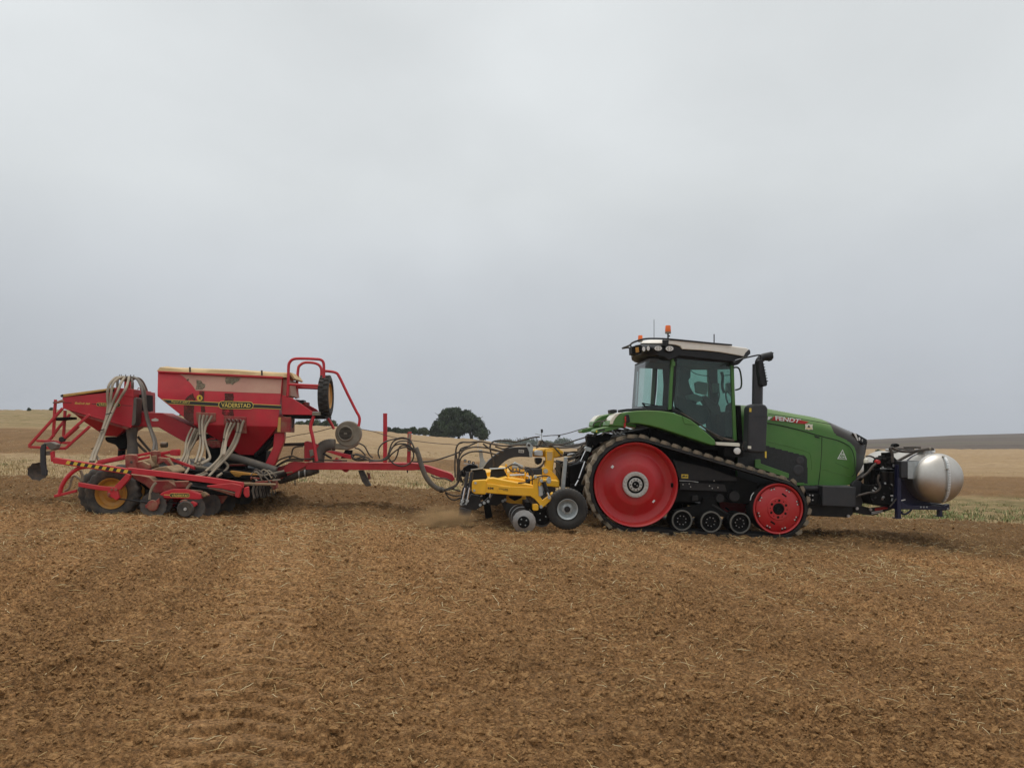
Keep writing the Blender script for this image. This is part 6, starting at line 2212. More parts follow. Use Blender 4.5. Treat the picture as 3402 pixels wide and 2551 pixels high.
beam('upper_beam', 'V', [(720, 560), (960, 515)], 15.7, .07, .05)
beam('upper_beam', 'V', [(740, 625), (960, 575)], 15.65, .07, .05)
beam('upper_beam', 'V', [(1090, 530), (1290, 500)], 16.2, .07, .06)
beam('inner_beam', 'V', [(1120, 540), (1420, 650), (1700, 760)], 16.2, .06, .06)
pd('centre_post', 'V', [(552, 560), (600, 532), (700, 535), (722, 580), (716, 690), (735, 780), (600, 790), (565, 740), (560, 640)], 15.4, 15.6, 'redd', .02)
pd('post_bolt', 'V', ell('V', 665, 658, 22, 22, 12), 15.39, 15.4, 'hose', .004)
pd('centre_post', 'V', [(955, 490), (1000, 470), (1085, 475), (1090, 560), (1060, 700), (1010, 710), (975, 560)], 15.8, 16.0, 'redd', .02)
pd('mud_cake', 'V', [(980, 555), (1075, 545), (1070, 690), (1040, 725), (1010, 690)], 15.78, 15.82, 'mud', .02)
pd('valve_block', 'V', [(1282, 480), (1310, 455), (1400, 450), (1416, 480), (1410, 560), (1290, 545)], 16.1, 16.3, 'red', .012)
pd('valve_block', 'V', [(735, 660), (840, 640), (950, 700), (960, 770), (740, 765)], 15.5, 15.9, 'redd', .015)
pd('mud_shelf', 'V', [(980, 780), (1100, 740), (1230, 725), (1340, 800), (1350, 840), (1180, 850), (990, 810)], 15.25, 16.0, 'mud', .02)
pd('mud_shelf', 'V', [(820, 640), (940, 622), (1000, 690), (1010, 740), (960, 770), (900, 680)], 15.6, 16.0, 'mud', .02)
pd('side_link', 'V', [(1090, 580), (1220, 590), (1340, 740), (1310, 760), (1180, 650), (1090, 700)], 15.7, 15.8, 'redd', .012)
pd('tilt_plate', 'V', [(1225, 585), (1262, 590), (1350, 735), (1330, 745)], 15.6, 15.7, 'mud', .01)
# big side plate under the beam
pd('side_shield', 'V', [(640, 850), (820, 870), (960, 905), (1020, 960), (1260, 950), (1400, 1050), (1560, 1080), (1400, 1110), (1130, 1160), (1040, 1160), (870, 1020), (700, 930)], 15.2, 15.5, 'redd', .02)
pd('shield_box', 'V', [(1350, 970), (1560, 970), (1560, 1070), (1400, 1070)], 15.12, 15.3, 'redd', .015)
pd('label_bar', 'V', [(1120, 1180), (1180, 1140), (1330, 1095), (1550, 1095), (1790, 1180), (1800, 1250), (1770, 1265), (1130, 1240)], 15.0, 15.14, 'red', .015)
pd('name_plate', 'V', capsule(1285, 1612, 1160, 1226, .01), 14.993, 14.999, 'ylet', 0)
pd('name_plate_field', 'V', capsule(1291, 1606, 1166, 1220, .01), 14.988, 14.993, 'bandb', 0)
letter('brand_lettering', 'VÄDERSTAD', 'V', [(1318, 1170), (1596, 1176), (1592, 1220), (1320, 1216)], 14.984, M['ylet'], DR, 0, .015)
pd('pin_line', 'V', [(1195, 1184), (1285, 1186), (1285, 1194), (1195, 1192)], 14.993, 14.999, 'ylet', 0)
tb('coulter_hose', 'V', [(960, 1265), (975, 1150), (1010, 1060), (1065, 990)], 15.0, .024, 'hosed', DR)
tb('coulter_hose', 'V', [(1560, 1100), (1600, 1040), (1640, 1000)], 15.1, .024, 'hosed', DR)
tb('drag_rod', 'V', [(440, 1250), (760, 1290), (1080, 1330)], 14.98, .012, 'blackp', DR, 6, sm=False)
tb('drag_rod', 'V', [(700, 1262), (1150, 1290), (1450, 1325)], 15.1, .010, 'blackp', DR, 6, sm=False)
beam('wheel_beam', 'V', [(-180, 1018), (0, 1050), (180, 1080), (440, 1100)], 14.99, .09, .075)
pd('wheel_link', 'V', [(590, 840), (650, 870), (640, 920), (480, 1105), (430, 1110), (385, 1050), (440, 1000)], 14.96, 15.05, 'red', .012)
pd('axle_plate', 'V', [(275, 1140), (340, 1090), (430, 1100), (450, 1180), (470, 1240), (420, 1280), (300, 1200), (265, 1190)], 14.94, 15.02, 'red', .012)
for (x, y) in ((350, 1105), (415, 1105), (302, 1175)):
    build('axle_bolt', MB().lathe([(0, -.02), (.022, -.02), (.025, 0)], at('V', x, y, 14.94), 8), M['redd'], DR)
# rear hoop
P = ats('L', [(640, 1105), (560, 1120), (490, 1165), (440, 1220), (400, 1290), (380, 1370)], 15.1)
build('rear_hoop', MB().tube(spline(P, 4), .036, 8), M['red'], DR, ang=60)
beam('hoop_foot', 'L', [(335, 1376), (440, 1352), (540, 1326)], 15.1, .06, .05)
tb('hoop_hose', 'L', [(590, 1240), (520, 1190), (490, 1230), (470, 1300), (430, 1330)], 15.2, .02, 'hosed', DR)
tb('hoop_hose', 'L', [(575, 1140), (590, 1190), (590, 1240)], 15.2, .025, 'hosed', DR)

# ---------------- packer wheels: a row across the full width
wcc = at('D', 812, 862, 15.12)
md = mpp('D', 15.1)
WR2 = 178 * md


def ag_tyre(c, R_, rim, w):
    t, r = tyre('packer_wheel', (0, 0, 0), R_, rim, w, DR, 'tyrem', 'yelrim', 20, .020)
    t.location = c
    build('hub', MB().lathe([(.09, .10), (.085, .06), (0, .055)], (0, 0, 0), 16), M['redd'], t)
    return t


w0 = ag_tyre(wcc, WR2, 104 * md, .30)
w0['label'] = 'muddy packer tyre with ochre rim at the near end of the row'
for k in range(1, 13):
    c = w0.copy()
    COL.objects.link(c)
    c.parent = DR
    del c['label']
    c.location = wcc + Vector((-.30 if k % 2 else 0, .44 * k, 0))
    for ch in w0.children:
        g = ch.copy()
        COL.objects.link(g)
        g.parent = c
build('packer_axle', MB().cyl(wcc + Vector((0, .1, 0)), wcc + Vector((0, 5.6, 0)), .05, 10), M['redd'], DR, ang=60)

# ---------------- discs and coulters in rows across the width
dm = mpp('D', 15.1)
dsc = disc('disc_blade', at('D', 1125, 948, 14.98), 95 * dm, 'discd', DR, .07, 80, .03)
build('disc_hub', MB().lathe([(.10, -.02), (.09, -.05), (.03, -.06), (0, -.06)], (0, 0, 0), 16), M['redd'], dsc)
d2 = disc('disc_blade', at('D', 1420, 962, 15.0), 86 * dm, 'discd', DR, .07, 80, .03)
for base, n, dy in ((dsc, 11, .5), (d2, 11, .5)):
    for k in range(1, n):
        c = base.copy()
        COL.objects.link(c)
        c.parent = DR
        c.location = base.location + Vector((.14 * (k % 3) * (1 if base is d2 else -.3), dy * k, .01 * (k % 2)))
for k, (x, y) in enumerate(((1500, 955), (1560, 940), (1620, 920))):
    disc('disc_blade', at('D', x, y, 15.4 + .4 * k), 84 * dm, 'discd', DR, .07, 60, .03)
cw = build('closing_wheel', MB().lathe([(.03, .0), (.06, -.012), (.095, -.01), (.125, -.02), (.140, 0), (.140, .05), (.1, .06)], at('D', 1362, 975, 14.93), 32, mod=lambda j, r_: 1 + (.05 if j % 2 and r_ > .13 else 0)), M['tyrem'], DR, ang=50)
build('wheel_hub', MB().lathe([(0, -.03), (.025, -.03), (.03, 0)], at('D', 1362, 975, 14.93), 12), M['hub'], cw)
pd('coulter_bracket', 'V', [(885, 1350), (960, 1330), (1060, 1280), (1110, 1240), (1120, 1330), (1060, 1380), (940, 1410), (890, 1400)], 14.94, 15.0, 'redd', .012)
pd('coulter_bracket', 'V', [(1440, 1300), (1480, 1270), (1560, 1270), (1560, 1330), (1470, 1360)], 14.95, 15.02, 'redd', .012)
pd('coulter_bracket', 'V', [(1610, 1310), (1650, 1290), (1720, 1320), (1730, 1350), (1680, 1390)], 14.95, 15.02, 'red', .012)
pd('mud_lump', 'V', [(1780, 1150), (1830, 1140), (1880, 1200), (1860, 1230), (1800, 1220)], 15.05, 15.2, 'mud', .03)

for k in range(7):
    p = at('D', 1180 + 70 * k, 880 - 4 * k, 15.15 + .35 * (k % 4))
    build('coulter_arm', MB().bar(p, p + Vector((-.16, .05, -.20)), .06, .09), M['redd' if k % 2 else 'red'], DR, .012)
for k in range(6):
    p = at('D', 1330 + 60 * k, 845, 15.3 + .4 * k)
    build('coulter_beam', MB().bar(p, p + Vector((.35, .1, -.05)), .07, .10), M['redd'], DR, .012)

# ---------------- front of the side frame
pd('corner_arm', 'V2', [(228, 1035), (640, 1000), (780, 1030), (800, 1060), (745, 1240), (680, 1215), (690, 1140), (480, 1090), (230, 1062)], 14.98, 15.10, 'red', .012)
pd('corner_plate', 'V2', [(830, 1070), (905, 1050), (912, 1215), (880, 1238), (845, 1225), (815, 1160)], 15.02, 15.1, 'red', .02)
pd('under_arm', 'V2', [(240, 1080), (470, 1110), (690, 1170), (660, 1210), (480, 1150)], 15.05, 15.15, 'redd', .01)
pd('wing_panel', 'V2', [(60, 1080), (220, 1080), (470, 1120), (560, 1210), (480, 1330), (330, 1290), (160, 1190)], 15.6, 15.66, 'redd', .01)
for i in range(26):
    rr = random.Random(900 + i)
    x, y = 500 + rr.uniform(0, 800), 900 + rr.uniform(-50, 110)
    y -= (x - 500) * .0
    d = 15.3 + rr.uniform(0, 2.2)
    p = at('V2', x, y, d)
    L2 = rr.uniform(.15, .6)
    build('levelling_bar', MB().bar(p, p + Vector((rr.uniform(-.5, .8) * L2, rr.uniform(.3, 1) * L2, rr.uniform(-.15, .15) * L2)), .03, .03), M[['redd', 'mud', 'hosed', 'fan'][i % 4]], DR, .005)
for i in range(10):
    rr = random.Random(950 + i)
    x, y = 940 + rr.uniform(0, 330), 880 + rr.uniform(-60, 60)
    d = 15.8 + rr.uniform(0, .8)
    tb('frame_hose', 'V2', [(x, y), (x + 50, y - 40 + rr.uniform(-20, 20)), (x + 120, y - 20 + rr.uniform(-20, 30)), (x + 180, y + 50 + rr.uniform(-10, 40))], d, .012, ['hosed', 'hoseg', 'hose'][i % 3], DR, 6)
for i in range(14):
    rr = random.Random(970 + i)
    x = 985 + i * 28 + rr.uniform(-8, 8)
    d = 15.4 + i * .18
    p = at('V2', x, 1000 + rr.uniform(-10, 20) - max(0, i - 8) * 6, d)
    build('tine', MB().tube([p, p + Vector((-.03, 0, -.12)), p + Vector((.0, 0, -.26))], .009, 6), M['hoseg'], DR)
pd('levelling_beam', 'V2', [(600, 985), (760, 990), (1330, 1010), (1335, 1040), (760, 1035), (600, 1020)], 15.6, 15.75, 'mud', .015)
pd('frame_end', 'V2', [(1270, 930), (1345, 900), (1360, 1080), (1310, 1110), (1270, 1060)], 16.6, 16.8, 'redd', .015)
pd('main_frame', 'V2', [(-900, 760), (300, 800), (1300, 880), (1300, 960), (300, 900), (-900, 860)], 16.2, 19.6, 'deep', .02)
pd('tool_frame', 'V', [(700, 930), (1400, 1000), (1900, 1080), (2400, 1150), (2400, 1210), (1700, 1180), (900, 1100)], 15.5, 20.4, 'deep', .02)

# ---------------- drawbar
BD = 17.72
pd('drawbar_cheek', 'N', [(42, 1220), (70, 1190), (130, 1100), (165, 1070), (210, 1058), (300, 1064), (334, 1078), (326, 1100), (250, 1140), (150, 1190), (60, 1228)], BD - .03, BD + .02, 'red', .012)
pd('drawbar_beam', 'N', [(318, 1068), (1300, 1074), (1372, 1080), (1384, 1134), (1300, 1140), (318, 1133)], BD, BD + .5, 'red', .012)
pd('drawbar_nose', 'N', [(1300, 1082), (1430, 1096), (1640, 1165), (1668, 1180), (1692, 1222), (1662, 1246), (1440, 1160), (1380, 1136), (1300, 1138)], BD + .04, BD + .46, 'red', .012)
pd('drawbar_root', 'N', [(-60, 1150), (160, 1080), (330, 1075), (330, 1130), (150, 1190), (-60, 1230)], BD + .02, BD + .5, 'redd', .012)
pd('stand_leg', 'N', [(800, 1142), (848, 1142), (918, 1284), (872, 1288), (836, 1240)], BD + .1, BD + .3, 'hose', .01)
pd('stand_foot', 'N', [(880, 1160), (905, 1165), (915, 1220), (895, 1225)], BD + .2, BD + .3, 'redd', .01)
pd('beam_stud', 'N', [(650, 1136), (712, 1138), (700, 1156), (680, 1158)], BD + .1, BD + .3, 'red', .006)
pd('beam_stud', 'N', [(1246, 1140), (1262, 1140), (1258, 1164), (1250, 1164)], BD + .1, BD + .15, 'hose', .004)
pd('upright_post', 'N', [(1030, 616), (1066, 616), (1066, 1070), (1030, 1070)], BD + .3, BD + .42, 'red', .006)
pd('hose_post', 'N', [(1256, 790), (1290, 784), (1282, 1070), (1248, 1070)], BD - .02, BD + .08, 'red', .006)
pd('hose_post_strap', 'N', [(1264, 800), (1286, 800), (1278, 966), (1256, 966)], BD - .04, BD - .02, 'hosed', .004)
pd('ram_bracket', 'N', [(305, 880), (330, 870), (440, 905), (440, 960), (350, 1060), (305, 1060)], BD + .1, BD + .3, 'red', .012)
pd('ram_bracket_face', 'N', [(350, 955), (390, 945), (395, 1000), (360, 1020)], BD + .06, BD + .1, 'fan', .012)
build('drawbar_ram', MB().cyl(at('N', 105, 905, BD + .2), at('N', 310, 898, BD + .2), .035, 12), M['hose'], DR, ang=60)
pd('fan_mount', 'N', [(500, 965), (560, 960), (740, 1000), (740, 1035), (700, 1030), (560, 985)], BD + .1, BD + .4, 'red', .01)
pd('fan_wedge', 'N', [(565, 1060), (600, 1022), (650, 1062)], BD + .05, BD + .2, 'red', .006)
pd('fan_stem', 'N', [(680, 955), (745, 955), (735, 1030), (640, 1030)], BD + .2, BD + .4, 'deep', .01)
build('fan_shaft', MB().cyl(at('N', 480, 985, BD + .05), at('N', 560, 1030, BD + .05), .022, 10), M['blackp'], DR, ang=60)
# fan
fc = at('N', 705, 800, BD + .15)
mn_ = mpp('N', BD + .15)
vol = []
for i in range(48):
    a = 2 * math.pi * i / 48
    r_ = 118 * mn_ * (1 + .06 * math.cos(a + .8))
    vol.append((fc.x + r_ * math.cos(a), fc.z + r_ * math.sin(a)))
fan = MB()
prism_pts = [Vector((x, fc.y, z)) for x, z in vol]
fan.prism(prism_pts, (0, .22, 0))
FAN = build('fan_housing', fan, M['fan'], DR, .03, label='round grey fan housing on the drawbar')
pd('fan_scroll', 'N', [(560, 895), (640, 895), (800, 860), (810, 895), (770, 930), (700, 955), (560, 945)], BD + .17, BD + .35, 'fan', .03, FAN)
gc = at('N', 685, 802, BD + .13)
build('fan_ring', MB().lathe([(.165, .03), (.165, -.01), (.150, -.02), (.135, -.01), (.135, .02)], gc, 36), M['fan'], FAN, ang=40)
build('fan_throat', MB().lathe([(.14, .012), (0, .012)], gc, 24), M['deep'], FAN)
for i in range(9):
    z = -.11 + i * .0275
    w_ = 2 * math.sqrt(max(0.001, .132 ** 2 - z * z))
    build('grille_slat', MB().box(gc + Vector((0, .0, z)), (w_, .01, .008)), M['fan'], FAN)
build('grille_boss', MB().box(gc + Vector((0, -.006, 0)), (.07, .012, .035)), M['fan'], FAN, .004)
P = spline(ats('N', [(590, 905), (530, 905), (480, 925), (448, 970), (438, 1030), (435, 1075)], BD + .2), 8)
build('fan_elbow', MB().tube(P, [.118 + .010 * (i % 2) for i in range(len(P))], 16), M['hoseg'], DR, ang=80)
build('elbow_clamp', MB().lathe([(.112, -.012), (.115, .012)], at('N', 562, 908, BD + .2), 20, 'x'), M['cream'], DR)
P = spline(ats('N', [(70, 1225), (160, 1200), (260, 1165), (340, 1150), (430, 1120)], BD + .12), 9)
build('air_duct', MB().tube(P, [.10 + .008 * (i % 2) for i in range(len(P))], 14), M['hose'], DR, ang=80)
for (x, y) in ((265, 1165), (318, 1152)):
    build('duct_clamp', MB().lathe([(.113, -.015), (.115, .015)], at('N', x, y, BD + .12), 20, 'x'), M['hub'], DR)
for (x, y, l) in ((215, 1230, 45), (225, 1230, 50), (285, 1200, 40), (322, 1185, 30), (130, 1240, 30)):
    build('drip_tine', MB().bar(at('N', x, y, BD - .05), at('N', x + 2, y + l, BD - .05), .012, .012, (0, 1, 0)), M['hose'], DR)
# platform, rails, spare wheel
PLD = 17.3
pd('platform_cheek', 'N', [(96, 448), (120, 450), (208, 484), (385, 602), (380, 632), (100, 628)], PLD, PLD + .05, 'red', .008)
pd('platform_cheek', 'N', [(215, 486), (260, 492), (420, 580), (440, 600), (385, 602)], PLD + .8, PLD + .85, 'red', .008)
pd('platform_floor', 'N', [(110, 625), (385, 632), (500, 636), (500, 665), (180, 662), (110, 640)], PLD + .04, PLD + 1.0, 'deep', .008)
pd('platform_step', 'N', [(378, 604), (450, 602), (455, 636), (378, 636)], PLD - .01, PLD + .1, 'fan', .006)
pd('tool_box', 'N', [(228, 498), (300, 492), (305, 515), (270, 524), (235, 510)], PLD + .3, PLD + .6, 'blackp', .01)
pd('tool_tray', 'N', [(306, 512), (344, 516), (342, 550), (308, 545)], PLD + .3, PLD + .5, 'redd', .006)
RAILS = [([(153, 460), (160, 340), (162, 200), (172, 150), (212, 118), (300, 114), (400, 118), (455, 124), (482, 150), (487, 210), (486, 290)], PLD),
         ([(232, 480), (240, 340), (250, 215), (262, 180), (300, 154), (350, 150), (410, 158), (448, 180), (464, 220), (462, 290)], PLD + .9),
         ([(158, 350), (300, 358), (445, 364)], PLD), ([(238, 380), (330, 382), (445, 388)], PLD + .9),
         ([(490, 228), (545, 232), (595, 244), (625, 275), (700, 430), (780, 590), (808, 640), (815, 680), (806, 735)], PLD + .1),
         ([(480, 655), (515, 660), (540, 685), (580, 760)], PLD + .5), ([(395, 640), (365, 740), (385, 840), (420, 1055)], PLD + .05)]
for pts, d in RAILS:
    P = ats('N', pts, d)
    build('guard_rail', MB().tube(spline(P, 4), .030 if pts[0][0] != 395 else .036, 8), M['red'], DR, ang=60)
tb('platform_cable', 'N', [(200, 660), (205, 700), (198, 750)], PLD, .016, 'blackp', DR)
# spare wheel, seen edge on
sc_ = at('N', 505, 458, PLD + .35)
sr = 178 * mpp('N', PLD + .35)


def edge_tyre():
    n = 60
    prof_ = [(.27, .02), (.29, -.03), (sr * .80, -.11), (sr * .95, -.105), (sr, -.07), (sr, .07), (sr * .95, .105), (sr * .80, .11), (.29, .05), (.27, .03)]
    T_ = Matrix.Rotation(R(-2), 3, 'Z')
    t = build('spare_wheel', MB().lathe(prof_, (0, 0, 0), n, 'x', tilt=T_), M['tyre'], DR, ang=50, label='spare tyre standing upright on the platform')
    t.location = sc_
    build('rim', MB().lathe([(.275, .03), (.28, .075), (.26, .09), (.24, .05), (.12, .07), (0, .07)], (0, 0, 0), 32, 'x', tilt=T_), M['yelrim'], t, ang=45)
    lug = MB()
    lug.add([(-.004, -.10, 0), (.0, -.10, .045), (.0, 0, .03), (-.004, 0, -.015), (.028, -.09, .005), (.028, -.09, .040), (.024, 0, .025), (.024, 0, -.01)],
            [(4, 5, 6, 7), (0, 1, 5, 4), (1, 2, 6, 5), (2, 3, 7, 6), (3, 0, 4, 7)])
    f0 = None
    for i in range(44):
        side = i % 2
        a = 2 * math.pi * i / 44
        mx = T_.to_4x4() @ Matrix.Rotation(a, 4, 'X') @ Matrix(((0, 1, 0, 0), (0, 0, 1, 0), (1, 0, 0, sr - .004), (0, 0, 0, 1))) @ Matrix.Diagonal((1, -1 if side else 1, 1, 1))
        if f0 is None:
            f0 = build('tread_lug', lug, M['tyre'], t)
            o = f0
        else:
            o = f0.copy()
            COL.objects.link(o)
            o.parent = t
        o.matrix_basis = mx
    return t


edge_tyre()
# hoses along the drawbar
CO = [
    [(1360, 1060), (1300, 900), (1260, 850), (1180, 850), (1120, 880), (1090, 950), (1070, 1010), (1000, 1050), (900, 1045), (800, 1050), (745, 1030)],
    [(1340, 1000), (1290, 880), (1220, 840), (1150, 850), (1070, 870), (1010, 910), (985, 970), (1000, 1030)],
    [(1330, 960), (1240, 900), (1150, 905), (1090, 960), (1080, 1020), (1130, 1080), (1200, 1100), (1270, 1080), (1310, 1020), (1300, 960), (1250, 930)],
    [(1330, 980), (1260, 930), (1180, 940), (1110, 990), (1060, 1040), (960, 1050), (850, 1040), (760, 1030), (740, 1005), (770, 995), (830, 1010), (870, 1050)],
    [(1340, 990), (1290, 890), (1210, 870), (1150, 890), (1100, 960), (1075, 1020), (1020, 1050), (900, 1060)],
    [(1320, 950), (1230, 910), (1180, 930), (1160, 1000), (1130, 1050), (1080, 1060)],
    [(1300, 1060), (1400, 1062), (1500, 1050), (1600, 1020), (1700, 985), (1760, 950), (1830, 910), (1900, 880)],
    [(745, 1030), (780, 990), (850, 1010), (900, 1030), (915, 1055)], [(760, 1045), (830, 1020), (880, 1040)],
    [(810, 890), (860, 920), (900, 990), (935, 1025)], [(770, 935), (810, 945), (850, 980), (870, 1005)],
    [(130, 840), (250, 815), (400, 790), (560, 750)], [(820, 760), (950, 785), (1100, 830), (1300, 865), (1500, 890), (1640, 900), (1720, 905)],
    [(20, 1120), (80, 1080), (160, 1040), (260, 1035), (360, 1040), (460, 1045), (700, 1050)], [(20, 1105), (70, 1050), (140, 1020), (200, 1010), (280, 1035), (400, 1030)],
    [(190, 1000), (200, 950), (230, 925), (300, 918)], [(180, 1030), (170, 1020), (200, 1010)], [(0, 1130), (60, 1100), (150, 1055), (300, 1050)],
    [(1590, 1320), (1700, 1270), (1730, 1180), (1710, 1050), (1700, 950), (1720, 900), (1760, 885)],
    [(1590, 1330), (1690, 1290), (1740, 1200), (1725, 1080), (1735, 960), (1770, 930), (1830, 915)],
    [(1600, 1340), (1670, 1370), (1740, 1370), (1800, 1350)], [(1600, 1345), (1640, 1395), (1690, 1412), (1740, 1390)],
    [(1600, 1320), (1660, 1310), (1740, 1330)], [(1470, 1185), (1520, 1210), (1600, 1215), (1660, 1240)],
]
for k, pts in enumerate(CO):
    thin = k in (11, 12)
    tb('hydraulic_hose', 'N', pts, BD - .04 - .02 * (k % 5) if k not in (11, 12) else BD + .2, .016 if not thin else .007, 'hose', DR, 7, 6)
P = spline(ats('N', [(1330, 930), (1355, 1000), (1385, 1100), (1420, 1190), (1470, 1260), (1530, 1305), (1590, 1325)], BD - .12), 9)
build('hose_sleeve', MB().tube(P, [.052 + .004 * (i % 2) for i in range(len(P))], 12), M['hoseg'], DR, ang=80)
build('sleeve_tie', MB().lathe([(.062, -.03), (.064, .03)], at('N', 1560, 1318, BD - .12), 14, 'x'), M['hose'], DR)
# ================================================================== TREES, BUSHES, DUST
ctx(0, 0, 0, 0)


def leaf_mat(name, c, v=.65):
    m = mat(name, c, .75, var=v, scale=.55, spec=.2)  # strong tone noise puts the crown's lit and dark clumps into its colour
    b = m.node_tree.nodes['Principled BSDF']
    return m


LF = [leaf_mat('dark_foliage', (.032, .050, .020)), leaf_mat('foliage', (.048, .070, .026)), leaf_mat('olive_foliage', (.065, .080, .034))]


def crown_mesh(clumps, n, leaf, seed, squash=.8):
    rg = np.random.default_rng(seed)
    cl = np.array([c[:3] for c in clumps])
    rd = np.array([c[3] for c in clumps])
    w = rd ** 2
    idx = rg.choice(len(cl), n, p=w / w.sum())
    d = rg.normal(size=(n, 3))
    d /= np.linalg.norm(d, axis=1)[:, None]
    rr = rd[idx] * (.5 + .62 * rg.random(n) ** .8)
    p = cl[idx] + d * rr[:, None] * np.array([1, 1, squash])
    # leaf sprays: small bent quads with random facing, mostly outward
    nrm = d + rg.normal(0, .6, (n, 3))
    nrm /= np.linalg.norm(nrm, axis=1)[:, None]
    up = np.tile([0, 0, 1.0], (n, 1))
    t = np.cross(nrm, up)
    t /= np.maximum(np.linalg.norm(t, axis=1)[:, None], 1e-6)
    b = np.cross(nrm, t)
    s = leaf * (.6 + .8 * rg.random(n))[:, None]
    a = rg.random(n)[:, None] * 6.28
    t2 = t * np.cos(a) + b * np.sin(a)
    b2 = -t * np.sin(a) + b * np.cos(a)
    v = np.stack([p - t2 * s, p - b2 * s * .45, p + t2 * s, p + b2 * s * .45], 1).reshape(-1, 3)
    f = np.arange(n * 4).reshape(n, 4)
    return v, f


def crown(name, clumps, n, leaf, seed, m, parent, squash=.8):
    v, f = crown_mesh(clumps, n, leaf, seed, squash)
    me = bpy.data.meshes.new(name)
    me.vertices.add(len(v))
    me.vertices.foreach_set('co', v.astype(np.float32).ravel())
    me.loops.add(f.size)
    me.loops.foreach_set('vertex_index', f.astype(np.int32).ravel())
    me.polygons.add(len(f))
    me.polygons.foreach_set('loop_start', np.arange(0, f.size, 4, dtype=np.int32))
    me.polygons.foreach_set('loop_total', np.full(len(f), 4, np.int32))
    me.update()
    me.validate()
    me.materials.append(m)
    o = bpy.data.objects.new(name, me)
    COL.objects.link(o)
    o.parent = parent
    return o


def photo_tree(name, x0, x1, ytop, ybase, dist, clumps, n, leaf, seed, label, cat, group=None, trunks=1, mi=0):
    """tree standing at dist metres; clumps in units of its half width (x), height (z)"""
    xc = ((x0 + x1) / 2 - 1701) / FPX * dist
    hw = (x1 - x0) / 2 / FPX * dist
    zb = CZ + (HY - ybase) / FPX * dist
    H = (ybase - ytop) / FPX * dist
    g = gz(xc, dist)
    base = min(zb, g)
    o = empty(name, (xc, dist, base), 0, label, cat, group)
    lift = zb - base
    cl = [(c[0] * hw, c[1] * hw, lift + c[2] * H, c[3] * hw) for c in clumps]
    crown('crown', cl, n, leaf, seed, LF[mi], o)
    rr = random.Random(seed)
    for k in range(trunks):
        tx = hw * (rr.uniform(-.45, .45) if trunks > 1 else 0)
        ty = hw * (rr.uniform(-.3, .3) if trunks > 1 else 0)
        p = [Vector((tx, ty, -.1)), Vector((tx + rr.uniform(-.1, .1) * hw, ty, lift + H * .35)), Vector((tx + rr.uniform(-.2, .2) * hw, ty, lift + H * .7))]
        r0 = max(.05, hw * .03)
        t = build('trunk', MB().tube(spline(p, 3), [r0 * 1.2, r0 * 1.1, r0, r0 * .9, r0 * .75, r0 * .55, r0 * .4], 6), M['bark'], o, ang=80)
        for q in range(3):
            s = p[1].lerp(p[2], rr.random())
            build('limb', MB().tube([s, s + Vector((rr.uniform(-.5, .5) * hw, rr.uniform(-.3, .3) * hw, H * rr.uniform(.1, .25)))], [r0 * .5, r0 * .2], 5), M['bark'], o, ang=80)
    return o


rr = random.Random(4)
big = []
# outline of the clump in the photo: high dome left of centre, long low skirt on the right
OUT = [(-.95, .10), (-.98, .33), (-.78, .55), (-.62, .78), (-.35, .93), (-.05, .95), (.25, .88), (.45, .75), (.62, .66), (.80, .45), (.95, .28), (.85, .08)]
for i in range(150):
    x = rr.uniform(-.92, .92)
    zt = np.interp(x, [-1, -.95, -.78, -.62, -.35, -.05, .25, .45, .62, .8, 1.0], [.15, .36, .56, .80, .95, .97, .90, .78, .68, .48, .25])
    zbm = np.interp(x, [-1, -.5, 0, .2, .5, 1], [.05, .06, .20, .30, .24, .05])
    z = rr.uniform(zbm, max(zbm + .02, zt - .09))
    big.append((x * .93, rr.uniform(-.45, .45), z, rr.uniform(.12, .20)))
for x, z in OUT:
    big.append((x * .93, rr.uniform(-.2, .2), z - .06, .11))
photo_tree('field_tree', 1428, 1622, 1349, 1460, 172, big, 42000, .23, 11, 'tall dark tree clump standing alone on the field skyline', 'tree', None, 6, 0)


def blob(seed, n=9, low=.35):
    r_ = random.Random(seed)
    return [(r_.uniform(-.6, .6), r_.uniform(-.4, .4), r_.uniform(low, .68), r_.uniform(.30, .48)) for _ in range(n)] + [(0, 0, .58, .48), (-.55, 0, .32, .40), (.55, 0, .30, .40), (-.75, .1, .18, .28), (.75, -.1, .18, .28), (.2, 0, .2, .4)]


for (x0, x1, yt, yb, dist, sd, lab, mi) in (
        (1280, 1305, 1415, 1440, 168, 21, 'small round hedge tree close beside the red upright post', 0),
        (1298, 1332, 1419, 1442, 168, 22, 'small rounded tree, second from the red upright post', 0),
        (1326, 1366, 1421, 1444, 169, 23, 'low bushy tree in the middle of the skyline hedge', 1),
        (1356, 1392, 1415, 1444, 170, 24, 'broad hedge tree left of the tree clump, darker half', 1),
        (1386, 1428, 1417, 1446, 170, 25, 'broad hedge tree touching the big tree clump', 2)):
    photo_tree('hedge_tree', x0, x1, yt, yb, dist, blob(sd), 1500, .22, sd, lab, 'tree', 'trees along the skyline hedge', 1, mi)
for (x0, x1, yt, yb, dist, sd, lab, mi) in (
        (982, 1020, 1402, 1414, 168, 31, 'low bush on the skyline just right of the hopper', 2),
        (1016, 1068, 1395, 1416, 168, 32, 'green bushy tree on the skyline under the platform', 1),
        (1062, 1122, 1392, 1420, 168, 33, 'green bushy tree on the skyline behind the fan', 1)):
    photo_tree('skyline_bush', x0, x1, yt, yb, dist, blob(sd), 1500, .22, sd, lab, 'bush', 'bushes seen past the hopper', 1, mi)
